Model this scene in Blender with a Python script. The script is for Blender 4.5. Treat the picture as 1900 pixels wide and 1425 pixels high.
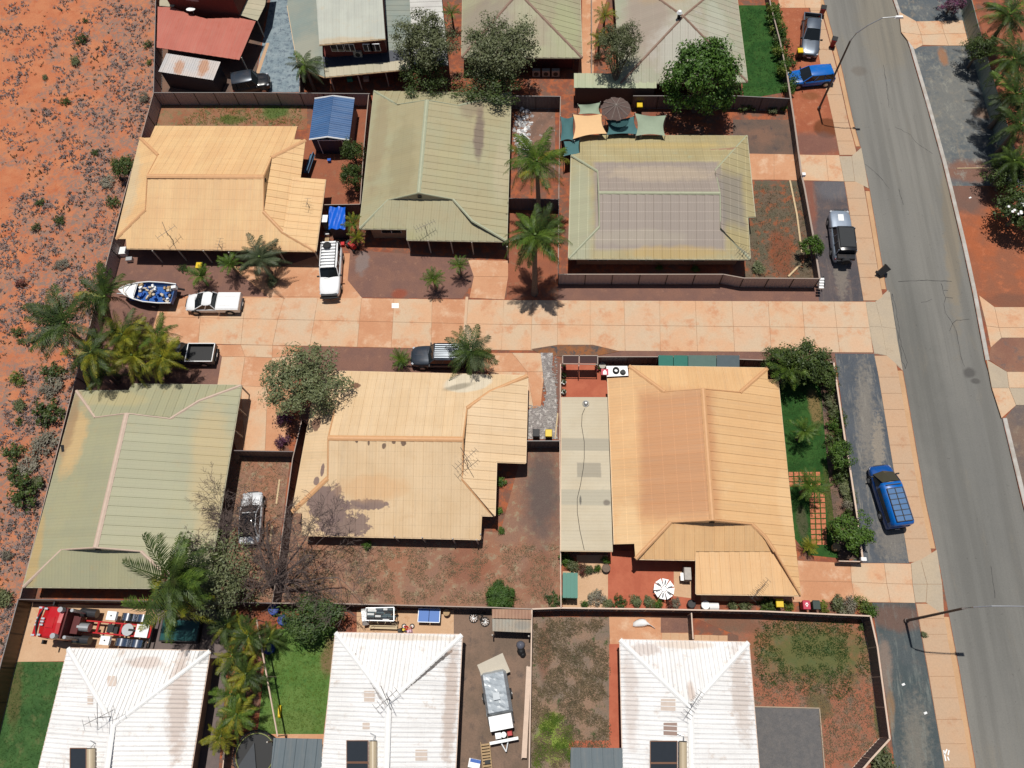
import bpy, math, random
import numpy as np
from mathutils import Vector, Matrix, noise
random.seed(7); rng = np.random.default_rng(7)
for o in list(bpy.data.objects): bpy.data.objects.remove(o)
SC = bpy.context.scene; C = SC.collection; PI = math.pi
# ---------------------------------------------------------------- camera
F = 1417.0; H = 62.0
def _d(u, v): return np.array([u-950., -(v-712.5), -F])
_n = _d(1015, 1295); _Z = -_n/np.linalg.norm(_n)
_N = _d(1065, -2744); _Y = _N-_Z*_N.dot(_Z); _Y /= np.linalg.norm(_Y); _X = np.cross(_Y, _Z)
RM = np.array([_X, _Y, _Z])
cam = bpy.data.objects.new('camera', bpy.data.cameras.new('camera')); C.objects.link(cam)
cam.matrix_world = Matrix.Translation((0, 0, H)) @ Matrix(RM.tolist()).to_4x4()
cam.data.sensor_width = 36; cam.data.lens = F/1900*36; cam.data.clip_end = 3000
SC.camera = cam
# ---------------------------------------------------------------- light
SUND = Vector((0.015, -0.215, -1)).normalized()
W = bpy.data.worlds.new('World'); SC.world = W; W.use_nodes = True
nt = W.node_tree; bg = nt.nodes['Background']; sk = nt.nodes.new('ShaderNodeTexSky')
sk.sky_type = 'NISHITA'; sk.sun_disc = False
sk.sun_elevation = math.asin(-SUND.z); sk.sun_rotation = math.atan2(-SUND.x, -SUND.y)
nt.links.new(sk.outputs[0], bg.inputs[0]); bg.inputs[1].default_value = 0.05
sl = bpy.data.lights.new('sun', 'SUN'); sl.energy = 4.2; sl.angle = math.radians(.53); sl.color = (1, .965, .9)
so = bpy.data.objects.new('sun', sl); C.objects.link(so); so.rotation_euler = SUND.to_track_quat('-Z', 'Y').to_euler()
vs = SC.view_settings; vs.view_transform = 'Standard'; vs.look = 'None'; vs.exposure = 0; vs.gamma = 1; vs.use_curve_mapping = False
# ---------------------------------------------------------------- helpers
def G(u, v, z=0.):                       # photo pixel -> world point at height z
    w = RM @ _d(u, v); t = (z-H)/w[2]; return (w[0]*t, w[1]*t)
def G3(u, v, z=0.): return (*G(u, v, z), z)
def PLN(*p):                             # plane z = a x + b y + c through (u, v, z) triples
    A = []; B = []
    for q in p:
        if len(q) == 4: x, y, z = q[:3]
        else: x, y = G(*q); z = q[2]
        A.append((x, y, 1)); B.append(z)
    return np.linalg.lstsq(np.array(A), np.array(B), rcond=None)[0]
def RP(u, v, pl):                        # pixel ray met with that plane
    w = RM @ _d(u, v); t = (pl[2]-H)/(w[2]-pl[0]*w[0]-pl[1]*w[1]); return (w[0]*t, w[1]*t, H+w[2]*t)
KL = 1.42
def s2l(c): c /= 255.; return c/12.92 if c <= .04045 else ((c+.055)/1.055)**2.4
def px(r, g, b, k=1., ds=-.02):
    c = [s2l(x)/KL*k for x in (r, g, b)]; l = .3*c[0]+.55*c[1]+.15*c[2]
    return tuple(min(.86, x+(l-x)*ds) for x in c)
ORG = {}
def tag(o, label=None, cat=None, group=None, kind=None):
    if label: o['label'] = label
    if cat: o['category'] = cat
    if group: o['group'] = group
    if kind: o['kind'] = kind
    return o
def thing(name, label, cat, loc=(0, 0, 0), rz=0, group=None, world=False):
    o = bpy.data.objects.new(name, None); C.objects.link(o); o.empty_display_size = .3
    o.location = loc; o.rotation_euler = (0, 0, rz)
    if world: ORG[o.name] = Vector(loc)
    return tag(o, label, cat, group)
def link(name, me, parent=None, m=None):
    o = bpy.data.objects.new(name, me); C.objects.link(o)
    if parent is not None:
        o.parent = parent
        if parent.name in ORG: ORG[o.name] = ORG[parent.name]
    if m: me.materials.append(m)
    return o
def copy_tree(o, parent=None):
    c = o.copy(); C.objects.link(c)
    if parent is not None: c.parent = parent
    for ch in list(o.children): copy_tree(ch, c)
    return c
class MB:
    def __init__(s): s.v = []; s.f = []; s.uv = {}
    def add(s, vs, fs):
        k = len(s.v); s.v += [tuple(p) for p in vs]; s.f += [tuple(i+k for i in f) for f in fs]; return s
    def poly(s, pts): return s.add(pts, [tuple(range(len(pts)))])
    def box(s, c, d, rz=0, ry=0, top=1.):
        M_ = Matrix.Rotation(rz, 3, 'Z') @ Matrix.Rotation(ry, 3, 'Y'); vs = []
        for z in (-.5, .5):
            k = top if z > 0 else 1
            for x, y in ((-.5, -.5), (.5, -.5), (.5, .5), (-.5, .5)):
                vs.append(M_ @ Vector((x*d[0]*k, y*d[1]*k, z*d[2]))+Vector(c))
        return s.add(vs, [(3, 2, 1, 0), (4, 5, 6, 7), (0, 1, 5, 4), (1, 2, 6, 5), (2, 3, 7, 6), (3, 0, 4, 7)])
    def prism(s, pts, z0, z1):
        n = len(pts)
        ar = sum(pts[i][0]*pts[(i+1) % n][1]-pts[(i+1) % n][0]*pts[i][1] for i in range(n))
        if ar < 0: pts = pts[::-1]
        return s.add([(p[0], p[1], z0) for p in pts]+[(p[0], p[1], z1) for p in pts],
                     [tuple(range(n))[::-1], tuple(range(n, 2*n))]+[(i, (i+1) % n, n+(i+1) % n, n+i) for i in range(n)])
    def beam(s, a, b, w, h):              # box from a to b
        a = Vector(a); b = Vector(b); d = b-a; L = d.length
        if L < 1e-6: return s
        x = d/L; up = Vector((0, 0, 1)) if abs(x.z) < .95 else Vector((0, 1, 0))
        y = up.cross(x).normalized(); z = x.cross(y); vs = []
        for p in (a, b):
            for i, j in ((-1, -1), (1, -1), (1, 1), (-1, 1)): vs.append(p+y*(i*w/2)+z*(j*h/2))
        return s.add(vs, [(0, 1, 2, 3)[::-1], (4, 5, 6, 7), (0, 1, 5, 4), (1, 2, 6, 5), (2, 3, 7, 6), (3, 0, 4, 7)])
    def tube(s, pts, r, n=6, cap=True):
        pts = [Vector(p) for p in pts]; m = len(pts); rs = r if isinstance(r, (list, tuple)) else [r]*m; vs = []
        for i, p in enumerate(pts):
            d = (pts[min(i+1, m-1)]-pts[max(i-1, 0)]).normalized()
            a = Vector((0, 0, 1)) if abs(d.z) < .9 else Vector((1, 0, 0)); y = a.cross(d).normalized(); z = d.cross(y)
            for k in range(n):
                t = 2*PI*k/n; vs.append(p+(y*math.cos(t)+z*math.sin(t))*rs[i])
        fs = [(i*n+k, i*n+(k+1) % n, (i+1)*n+(k+1) % n, (i+1)*n+k) for i in range(m-1) for k in range(n)]
        if cap: fs += [tuple(range(n))[::-1], tuple(range((m-1)*n, m*n))]
        return s.add(vs, fs)
    def cyl(s, c, r, h, n=16, axis='Z', r2=None):
        c = Vector(c); a = {'Z': Vector((0, 0, 1)), 'Y': Vector((0, 1, 0)), 'X': Vector((1, 0, 0))}[axis]
        return s.tube([c-a*h/2, c+a*h/2], [r, r if r2 is None else r2], n)
    def ring(s, c, R, r, n=20, m=5, axis='Z', sx=1.):
        pts = []
        for i in range(n):
            t = 2*PI*i/n; e = Vector((math.cos(t)*sx, math.sin(t), 0))
            for k in range(m):
                q = 2*PI*k/m; p = e*(R+r*math.cos(q)); p.z = r*math.sin(q)
                if axis == 'Y': p = Vector((p.x, p.z, p.y))
                if axis == 'X': p = Vector((p.z, p.x, p.y))
                pts.append(p+Vector(c))
        return s.add(pts, [(i*m+k, ((i+1) % n)*m+k, ((i+1) % n)*m+(k+1) % m, i*m+(k+1) % m) for i in range(n) for k in range(m)])
    def loft(s, secs, cap=True):
        n = len(secs[0]); vs = [p for q in secs for p in q]
        fs = [(i*n+k, i*n+(k+1) % n, (i+1)*n+(k+1) % n, (i+1)*n+k) for i in range(len(secs)-1) for k in range(n)]
        if cap: fs += [tuple(range(n))[::-1], tuple(range((len(secs)-1)*n, len(secs)*n))]
        return s.add(vs, fs)
    def build(s, name, m, parent=None, smooth=False, loc=None, uv=None):
        off = Vector((0, 0, 0))
        if parent is not None and parent.name in ORG: off = ORG[parent.name]
        if loc is not None: off = Vector(loc)
        me = bpy.data.meshes.new(name); me.from_pydata([(p[0]-off[0], p[1]-off[1], p[2]-off[2]) for p in s.v], [], s.f)
        if uv:
            L = me.uv_layers.new(name='UV'); i = 0
            for f in s.f:
                for k in f: L.data[i].uv = uv[k]; i += 1
        if smooth: me.polygons.foreach_set('use_smooth', [True]*len(me.polygons))
        o = link(name, me, parent, m)
        if loc is not None: o.location = loc; ORG[o.name] = Vector(loc)
        return o
def fastmesh(name, verts, nper, m=None):  # many loose polygons with nper corners each
    v = np.asarray(verts, dtype=np.float32).reshape(-1, 3); n = len(v); k = n//nper
    me = bpy.data.meshes.new(name); me.vertices.add(n); me.vertices.foreach_set('co', v.ravel())
    me.loops.add(n); me.loops.foreach_set('vertex_index', np.arange(n, dtype=np.int32))
    me.polygons.add(k); me.polygons.foreach_set('loop_start', np.arange(0, n, nper, dtype=np.int32))
    me.update(calc_edges=True)
    if m: me.materials.append(m)
    return me
# ---------------------------------------------------------------- materials
class NT:
    def __init__(s, name):
        s.m = bpy.data.materials.new(name); s.m.use_nodes = True; s.t = s.m.node_tree
        s.b = s.t.nodes['Principled BSDF']; s.g = None
    def n(s, typ, **kw):
        x = s.t.nodes.new(typ)
        for k, v in kw.items():
            if k[0] == 'i' and k[1:].isdigit(): x.inputs[int(k[1:])].default_value = v
            else: setattr(x, k, v)
        return x
    def l(s, a, b): s.t.links.new(a, b)
    def pos(s, obj=False):
        if obj: return s.n('ShaderNodeTexCoord').outputs['Object']
        if s.g is None: s.g = s.n('ShaderNodeNewGeometry').outputs['Position']
        return s.g
    def noise(s, sc, det=3, rough=.55, vec=None, stretch=None):
        v = vec if vec is not None else s.pos()
        if stretch:
            mp = s.n('ShaderNodeMapping'); s.l(v, mp.inputs[0]); mp.inputs['Scale'].default_value = stretch; v = mp.outputs[0]
        x = s.n('ShaderNodeTexNoise'); s.l(v, x.inputs['Vector']); x.inputs['Scale'].default_value = sc
        x.inputs['Detail'].default_value = det; x.inputs['Roughness'].default_value = rough; return x.outputs['Fac']
    def math(s, op, a, b=None, clamp=False):
        x = s.n('ShaderNodeMath', operation=op, use_clamp=clamp)
        for i, q in enumerate((a, b)):
            if q is None: continue
            if isinstance(q, (int, float)): x.inputs[i].default_value = q
            else: s.l(q, x.inputs[i])
        return x.outputs[0]
    def ramp(s, f, lo, hi):
        x = s.n('ShaderNodeMapRange', interpolation_type='SMOOTHSTEP'); s.l(f, x.inputs[0])
        x.inputs[1].default_value = lo; x.inputs[2].default_value = hi; return x.outputs[0]
    def mix(s, f, a, b, mode='MIX'):
        x = s.n('ShaderNodeMix', data_type='RGBA', blend_type=mode)
        for i, q in ((0, f), (6, a), (7, b)):
            if isinstance(q, (int, float)): x.inputs[i].default_value = q
            elif isinstance(q, tuple): x.inputs[i].default_value = (*q[:3], 1)
            else: s.l(q, x.inputs[i])
        return x.outputs[2]
    def blob(s, c, x, y, rx, ry, ang, col, k=1., soft=.35, rag=.5, sc=.8):
        """a stain with an uneven edge, an ellipse in world metres"""
        mp = s.n('ShaderNodeMapping', vector_type='TEXTURE'); s.l(s.pos(), mp.inputs[0])
        mp.inputs['Location'].default_value = (x, y, 0); mp.inputs['Rotation'].default_value = (0, 0, ang)
        mp.inputs['Scale'].default_value = (rx, ry, 1e6)
        ln = s.n('ShaderNodeVectorMath', operation='LENGTH'); s.l(mp.outputs[0], ln.inputs[0])
        nz = s.noise(sc, 4, .65); d = s.math('ADD', ln.outputs['Value'], s.math('MULTIPLY', s.math('SUBTRACT', nz, .5), rag*2))
        f = s.math('MULTIPLY', s.ramp(d, 1+soft, 1-soft), k); return s.mix(f, c, col)
    def rect(s, c, x, y, rx, ry, ang, col, k=1., soft=.1, rag=.1, sc=.8):
        mp = s.n('ShaderNodeMapping', vector_type='TEXTURE'); s.l(s.pos(), mp.inputs[0])
        mp.inputs['Location'].default_value = (x, y, 0); mp.inputs['Rotation'].default_value = (0, 0, ang)
        mp.inputs['Scale'].default_value = (rx, ry, 1e6)
        ab = s.n('ShaderNodeVectorMath', operation='ABSOLUTE'); s.l(mp.outputs[0], ab.inputs[0])
        sp = s.n('ShaderNodeSeparateXYZ'); s.l(ab.outputs[0], sp.inputs[0])
        nz = s.noise(sc, 4, .65); d = s.math('ADD', s.math('MAXIMUM', sp.outputs[0], sp.outputs[1]), s.math('MULTIPLY', s.math('SUBTRACT', nz, .5), rag*2))
        f = s.math('MULTIPLY', s.ramp(d, 1+soft, 1-soft), k); return s.mix(f, c, col)
    def out(s, c, rough=.8, spec=.3, metal=0., bump=0, bsc=30, coat=0):
        if isinstance(c, tuple): s.b.inputs['Base Color'].default_value = (*c, 1)
        else: s.l(c, s.b.inputs['Base Color'])
        s.b.inputs['Roughness'].default_value = rough; s.b.inputs['Metallic'].default_value = metal
        s.b.inputs['Specular IOR Level'].default_value = spec; s.b.inputs['Coat Weight'].default_value = coat
        if bump:
            bp = s.n('ShaderNodeBump'); bp.inputs['Strength'].default_value = bump; bp.inputs['Distance'].default_value = .05
            s.l(s.noise(bsc, 4, .7), bp.inputs['Height']); s.l(bp.outputs[0], s.b.inputs['Normal'])
        return s.m
def soil(name, c1, c2, sc=.4, c3=None, sc3=1.5, th=(.45, .62), blobs=(), grain=.35, gsc=14, bump=.4, rough=.95, st=None, rects=(), extra=None):
    up = lambda c: tuple(x*1.14+.004 for x in c) if c and c[0] > c[1]*1.5 else c
    c1, c2, c3 = up(c1), up(c2), up(c3)
    q = NT(name); c = q.mix(q.ramp(q.noise(sc, 5, .6, stretch=st), .38, .62), c1, c2)
    if c3: c = q.mix(q.ramp(q.noise(sc3, 6, .7, stretch=st), *th), c, c3)
    for b in rects: c = q.rect(c, *b[:2], **b[2])
    for b in blobs: c = q.blob(c, *b[:2], **b[2])
    if extra: c = extra(q, c)
    g = q.noise(gsc, 3, .8); g = q.math('ADD', q.math('MULTIPLY', q.math('SUBTRACT', g, .5), grain*2.4), 1.)
    cc = q.n('ShaderNodeCombineXYZ')
    for i in range(3): q.l(g, cc.inputs[i])
    c = q.mix(1., c, cc.outputs[0], 'MULTIPLY'); return q.out(c, rough, .2, 0, bump, gsc*1.3)
def B(u, v, ru, rv, ang=0, col=(0, 0, 0), k=1., z=0, **kw):   # stain given by photo pixels
    x, y = G(u, v, z); a = G(u+ru, v, z); b = G(u, v+rv, z)
    return (x, y, dict(rx=max(.05, math.dist((x, y), a)), ry=max(.05, math.dist((x, y), b)), ang=math.radians(ang), col=col, k=k, **kw))
_plain = {}
def plain(name, c, rough=.6, metal=0., spec=.4, var=.12, sc=3., coat=0, dirt=None):
    if name in _plain: return _plain[name]
    q = NT(name)
    if var:
        g = q.noise(sc, 4, .65); g = q.math('ADD', q.math('MULTIPLY', q.math('SUBTRACT', g, .5), var*2.4), 1.)
        cc = q.n('ShaderNodeCombineXYZ')
        for i in range(3): q.l(g, cc.inputs[i])
        col = q.mix(1., c, cc.outputs[0], 'MULTIPLY')
        if dirt: col = q.mix(q.math('MULTIPLY', q.ramp(q.noise(1.7, 5, .7), .45, .75), dirt[1]), col, dirt[0])
        q.out(col, rough, spec, metal, coat=coat)
    else: q.out(c, rough, spec, metal, coat=coat)
    _plain[name] = q.m; return q.m
def glassy(name, c=(.012, .015, .017)):
    if name in _plain: return _plain[name]
    q = NT(name); q.out(c, .04, .5); _plain[name] = q.m; return q.m
def leafmat(name, c1, c2, c3=None, sc=1.6, rough=.55):
    q = NT(name); c = q.mix(q.ramp(q.noise(sc, 3, .7), .35, .65), c1, c2)
    if c3: c = q.mix(q.ramp(q.noise(sc*4, 3, .7), .55, .75), c, c3)
    oi = q.n('ShaderNodeObjectInfo'); g = q.math('ADD', q.math('MULTIPLY', oi.outputs['Random'], .35), .82)
    cc = q.n('ShaderNodeCombineXYZ')
    for i in range(3): q.l(g, cc.inputs[i])
    c = q.mix(1., c, cc.outputs[0], 'MULTIPLY'); q.out(c, rough, .35)
    tr = q.n('ShaderNodeBsdfTranslucent'); q.l(c, tr.inputs[0]); ms = q.n('ShaderNodeMixShader'); ms.inputs[0].default_value = .12
    q.l(q.b.outputs[0], ms.inputs[1]); q.l(tr.outputs[0], ms.inputs[2]); q.l(ms.outputs[0], q.t.nodes['Material Output'].inputs[0])
    return q.m
M_black = plain('black_plastic', (.012, .012, .013), .6, var=0)
M_tyre = plain('tyre_rubber', (.02, .02, .021), .85, var=.2)
M_steel = plain('galvanised_steel', (.42, .43, .44), .4, .6)
M_white = plain('white_paint', (.78, .78, .77), .4)
M_glass = glassy('dark_glass')
M_trunk = plain('grey_bark', px(130, 112, 98), .95, var=.5, sc=8)
M_timber = plain('pale_timber', px(190, 160, 120), .8, var=.3, sc=6)
# ================================================================ GROUND
K_L = [(1505, -110), (1528, 0), (1561, 121), (1584, 227), (1597, 273), (1614.5, 355), (1645, 537), (1678, 700), (1716, 922), (1744, 1052), (1780, 1240), (1811, 1425), (1842, 1610)]
K_R = [(1632, -110), (1657, 0), (1688, 88), (1720, 197), (1748, 298), (1762, 355), (1786, 456), (1804, 540), (1828, 668), (1859, 773), (1890, 902), (1940, 1110), (2000, 1390), (2045, 1610)]
def wl(pl, dx=0, z=0): return [(G(u, v, z)[0]+dx, G(u, v, z)[1]) for u, v in pl]
kl = wl(K_L); kr = wl(K_R)
def ext(l): return [(l[0][0]+(l[0][0]-l[1][0])*40, l[0][1]+(l[0][1]-l[1][1])*40)]+l+[(l[-1][0]+(l[-1][0]-l[-2][0])*60, l[-1][1]+(l[-1][1]-l[-2][1])*60)]
klx, krx = ext(kl), ext(kr)
LZ = [0]
def sheet(name, pts, m, lvl, kind='structure', z=None):
    LZ[0] += 1; zz = (.005*lvl+.00006*LZ[0]) if z is None else z
    P_ = [(G(*p[:2]) if len(p) == 2 else G(*p)) for p in pts]
    return tag(MB().poly([(x, y, zz) for x, y in P_]).build(name, m), kind=kind)
def wsheet(name, P_, m, lvl): LZ[0] += 1; lvl = lvl*1.25+.015*LZ[0]; return tag(MB().poly([(x, y, .004*lvl) for x, y in P_]).build(name, m), kind='structure')
c_red = px(168, 92, 62); c_red2 = px(140, 82, 62); c_brown = px(122, 92, 78)
m_soil = soil('red_brown_soil', c_red2, c_brown, .5, px(170, 98, 66), 1.2)
gl = [(-900, klx[0][1])]+klx+[(-900, klx[-1][1])]; gr = [(900, krx[0][1])]+krx+[(900, krx[-1][1])]
g = MB(); g.poly([(x, y, 0) for x, y in gl]); g.poly([(x, y, 0) for x, y in gr])
for l in (klx, krx):
    for a, b in zip(l, l[1:]): g.poly([(*a, 0), (*b, 0), (*b, -.13), (*a, -.13)])
g.poly([(-900, klx[0][1], 0), (900, klx[0][1], 0), (900, klx[0][1]+900, 0), (-900, klx[0][1]+900, 0)])
g.poly([(-900, klx[-1][1], 0), (900, klx[-1][1], 0), (900, klx[-1][1]-900, 0), (-900, klx[-1][1]-900, 0)])
tag(g.build('ground', m_soil), kind='structure')
# ---- road
def roadx(q, c):
    f = q.ramp(q.noise(1., 4, .6, stretch=(1.1, .035, 1)), .42, .62); c = q.mix(q.math('MULTIPLY', f, .35), c, px(108, 106, 101))
    f = q.ramp(q.noise(.5, 5, .75, stretch=(1.3, .25, 1)), .55, .72); c = q.mix(q.math('MULTIPLY', f, .3), c, px(150, 140, 124))
    return q.mix(q.math('MULTIPLY', q.ramp(q.noise(3.2, 3, .6), .66, .74), .35), c, px(86, 84, 80))
def trx(col, k=.55, s=(2.2, .28, 1)):
    def f_(q, c):
        f = q.ramp(q.noise(1., 6, .8, stretch=s), .5, .68); return q.mix(q.math('MULTIPLY', f, k), c, col)
    return f_
ra = math.radians(0)
rb = [B(1700, 540, 25, 6, 0, px(120, 118, 112), .0)]
m_road = soil('worn_asphalt', px(133, 131, 126), px(145, 142, 135), .12, px(118, 116, 112), .5, (.6, .8), grain=.16, gsc=9, bump=.15, st=(1, .12, 1), extra=roadx,
   blobs=[B(1640, 40, 45, 90, 0, px(150, 140, 122), .5), B(1585, 400, 16, 300, -2, px(156, 138, 112), .55, rag=.8), B(1765, 400, 14, 200, -8, px(156, 140, 116), .55, rag=.8),
          B(1595, 130, 14, 9, 0, px(120, 110, 100), .5), B(1812, 1000, 60, 300, 0, px(116, 116, 113), .5, soft=.8), B(1700, 650, 34, 160, 0, px(112, 111, 106), .5, soft=.8), B(1800, 690, 12, 9, 0, px(85, 82, 80), .7), B(1812, 706, 9, 5, 0, px(85, 82, 80), .7)])
r = MB(); n = 40
def at_y(l, y):
    for a, b in zip(l, l[1:]):
        if (a[1]-y)*(b[1]-y) <= 0: t = (y-a[1])/(b[1]-a[1]); return a[0]+(b[0]-a[0])*t
    return l[0][0] if y > l[0][1] else l[-1][0]
y0, y1 = klx[-1][1]+1, klx[0][1]-1; ys = [y0+(y1-y0)*i/200 for i in range(201)]
for a, b in zip(ys, ys[1:]):
    r.poly([(at_y(klx, a)-.3, a, -.12), (at_y(krx, a)+.3, a, -.12), (at_y(krx, b)+.3, b, -.12), (at_y(klx, b)-.3, b, -.12)])
tag(r.build('road', m_road), kind='structure')
# cracks sealed in the asphalt
m_crack = plain('crack_sealant', px(70, 68, 66), .7, var=.3)
ck = MB()
def crack(pts, w=.05, jit=.08):
    W_ = [G(u, v, -.116) for u, v in pts]; out = []
    for a, b in zip(W_, W_[1:]):
        n = max(2, int(math.dist(a, b)/.3))
        for i in range(n): t = i/n; out.append((a[0]+(b[0]-a[0])*t+random.uniform(-jit, jit), a[1]+(b[1]-a[1])*t+random.uniform(-jit, jit)))
    out.append(W_[-1])
    for a, b in zip(out, out[1:]):
        d = Vector((b[0]-a[0], b[1]-a[1], 0)); 
        if d.length < .01: continue
        nn = Vector((-d.y, d.x, 0)).normalized()*w/2*random.uniform(.5, 1.2)
        ck.poly([(a[0]-nn.x, a[1]-nn.y, -.115), (b[0]-nn.x, b[1]-nn.y, -.115), (b[0]+nn.x, b[1]+nn.y, -.115), (a[0]+nn.x, a[1]+nn.y, -.115)])
crack([(1667, 522), (1720, 520), (1766, 522)], .07, .03)
for c in ([(1746, 526), (1750, 538), (1754, 552), (1751, 565), (1755, 582), (1767, 600), (1762, 614)], [(1750, 538), (1759, 539)], [(1754, 551), (1768, 553)], [(1767, 600), (1775, 594), (1799, 592)],
          [(1767, 600), (1776, 620), (1782, 650), (1785, 668), (1790, 680)], [(1708, 561), (1720, 560), (1729, 555)], [(1655, 545), (1664, 580), (1668, 610), (1672, 640), (1683, 672), (1680, 684), (1674, 670), (1664, 610), (1657, 580), (1655, 545)],
          [(1606, 305), (1635, 330), (1650, 350)], [(1660, 235), (1690, 250), (1700, 265), (1730, 285)], [(1640, 120), (1650, 200)], [(1668, 350), (1676, 380)], [(1838, 1050), (1846, 1110)]): crack(c, .045, .05)
tag(ck.build('sealed_cracks', m_crack), 'thin dark cracks wandering across the grey road', 'road cracks', kind='stuff')
# ---- concrete
def joints_extra(q, c): return c
tanr = dict(grain=.14, gsc=7, bump=.15, rough=.9)
m_foot = soil('tan_footpath_concrete', px(202, 166, 134), px(210, 178, 148), .3, px(190, 146, 114), .7, (.55, .75), **tanr)
m_drive = soil('red_stained_concrete', px(218, 174, 138), px(226, 196, 164), .4, px(208, 154, 118), .5, (.5, .66), **tanr)
m_drive_o = soil('orange_stained_concrete', px(210, 158, 122), px(202, 146, 110), .4, px(222, 184, 152), .6, (.48, .7), **tanr)
m_drive_p = soil('pale_concrete', px(224, 196, 166), px(216, 180, 148), .4, px(210, 160, 124), .5, (.5, .68), **tanr)
m_cross = soil('grey_crossover_concrete', px(196, 180, 158), px(205, 186, 160), .3, px(186, 166, 142), .8, (.55, .75), **tanr)
m_joint = plain('concrete_joint', px(184, 144, 112), .95, var=.3)
m_kerb_t = soil('tan_kerb_concrete', px(206, 166, 128), px(198, 158, 120), .4, **tanr)
m_kerb_w = soil('white_kerb_concrete', px(208, 203, 196), px(190, 182, 172), .8, **tanr)
m_base_m = {}
def slabmesh(q4, z1=.03, gap=.02, z0=.002):
    c = Vector((sum(p[0] for p in q4)/len(q4), sum(p[1] for p in q4)/len(q4)))
    out = []
    for i, p in enumerate(q4):
        pr = Vector(q4[i-1]); nx = Vector(q4[(i+1) % len(q4)]); p = Vector(p)
        a = (pr-p).normalized() if (pr-p).length > 1e-6 else Vector((0, 0)); b = (nx-p).normalized()
        out.append(p+(a+b)*gap)
    return [(p.x, p.y) for p in out]
def slabs(name, rows, m, z=.03, gap=.014, skip=(), piece='slab', base=True, mj=None):
    """rows: lists of pixels (same count), each cell of the lattice one slab of concrete"""
    R_ = [[G(*p) for p in r_] for r_ in rows]
    root = MB(); LZ[0] += 1; zb = .0012+.00004*LZ[0]
    for j in range(len(R_)-1):
        for i in range(len(R_[j])-1): root.poly([(*p, zb) for p in (R_[j][i], R_[j][i+1], R_[j+1][i+1], R_[j+1][i])])
    root = tag(root.build(name, mj or m_joint), kind='structure')
    for j in range(len(R_)-1):
        for i in range(len(R_[j])-1):
            if (j, i) in skip: continue
            q4 = [R_[j][i], R_[j][i+1], R_[j+1][i+1], R_[j+1][i]]
            mm = m[(j+i) % len(m)] if isinstance(m, list) else m(j, i) if callable(m) else m
            MB().prism(slabmesh(q4, gap=gap), .004+zb, z+zb*.3+random.uniform(0, .003)).build(piece, mm, root)
    return root
def lerp_row(a, b, xs_a, xs_b):           # lattice row between end pixels
    return [(a[0]+(b[0]-a[0])*t, a[1]+(b[1]-a[1])*t) for t in xs_a]
def row(y_of, xs): return [(x, y_of(x)) for x in xs]
# common driveway, street end: two rows of slabs
xt = [935, 988, 1035, 1095, 1158, 1224, 1290, 1358, 1425, 1488, 1547, 1606]
xb = [930, 985, 1034, 1095, 1160, 1225, 1294, 1363, 1431, 1496, 1558, 1620]
slabs('shared_driveway', [row(lambda x: 557+(x-935)*.0042, xt), row(lambda x: 602+(x-935)*.0095, [(a+b)/2 for a, b in zip(xt, xb)]), row(lambda x: 650+(x-935)*.0065, xb)],
      lambda j, i: (m_drive_p if i >= 9 else m_drive if i % 3 != 1 else m_drive_p) if (i, j) not in ((5, 0), (5, 1), (6, 0)) else m_drive)
xt = [300, 376, 456, 528, 590, 671, 731, 802, 869, 935]; xm = [290, 372, 452, 516, 583, 667, 729, 801, 866, 933]; xb = [276, 368, 447, 506, 575, 663, 726, 800, 862, 930]
slabs('shared_driveway_west_end', [row(lambda x: 549+(x-300)*.012 if x > 560 else 553, xt), row(lambda x: 588+(x-300)*.0225, xm), row(lambda x: 636+(x-276)*.021, xb)],
      lambda j, i: [m_drive_o, m_drive, m_drive, m_drive_p, m_drive, m_drive_o, m_drive, m_drive_o, m_drive][i])
sheet('ute_parking_concrete', [(345, 549), (600, 552), (600, 575), (330, 585)], m_drive_o, 2)
tag(MB().prism([G(*p) for p in ((727, 563), (740, 563), (740, 572), (727, 572))], .031, .045).build('drain_cover', M_white, loc=(*G(733, 567), .03)), 'small square white cover set in the shared driveway', 'drain cover')
for k, (u0, u1, v0, v1, lab) in enumerate(((862, 868, 552, 645, ''),)): pass
sheet('grated_drain_strip', [(864, 551), (869, 551), (863, 644), (858, 644)], m_drive_p, 9)
# house driveways
slabs('carport_driveway', [row(lambda x: 494, [428, 520, 600]), row(lambda x: 549+(x-350)*.01, [497, 548, 597])], m_drive_o, skip=())
sheet('carport_driveway_edge', [(424, 560), (520, 478), (560, 470), (652, 470), (645, 520), (672, 552), (670, 556), (480, 556)], m_drive_o, 1)
slabs('entry_path', [[(868, 482), (943, 484)], [(879, 513), (943, 514)], [(871, 553), (936, 556)]], m_drive_o)
slabs('double_driveway', [[(392, 640), (447, 640), (506, 641), (560, 643)], [(412, 662), (455, 662), (505, 664), (553, 660)], [(402, 722), (447, 716), (497, 718), (548, 690)], [(440, 838), (455, 838), (492, 838), (525, 838)]], [m_drive_o, m_drive])
slabs('short_driveway', [[(890, 655), (950, 655), (1016, 655)], [(905, 690), (978, 690), (1010, 690)], [(978, 757), (990, 757), (1003, 757)]], [m_drive_o, m_drive])
slabs('corner_driveway', [[(1300, 1040), (1480, 1040), (1577, 1045), (1640, 1045), (1690, 1046)], [(1300, 1078), (1480, 1078), (1580, 1080), (1645, 1083), (1693, 1084)], [(1300, 1115), (1470, 1117), (1586, 1117), (1652, 1118), (1698, 1119)]], lambda j, i: m_drive_o if i < 2 else m_drive_p if i == 3 else m_drive)
slabs('north_driveway', [[(1385, 285), (1436, 286), (1480, 287), (1532, 288), (1557, 288)], [(1385, 334), (1436, 334), (1483, 335), (1537, 336), (1566, 337)]], lambda j, i: m_drive_o if i < 2 else m_drive)
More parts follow.
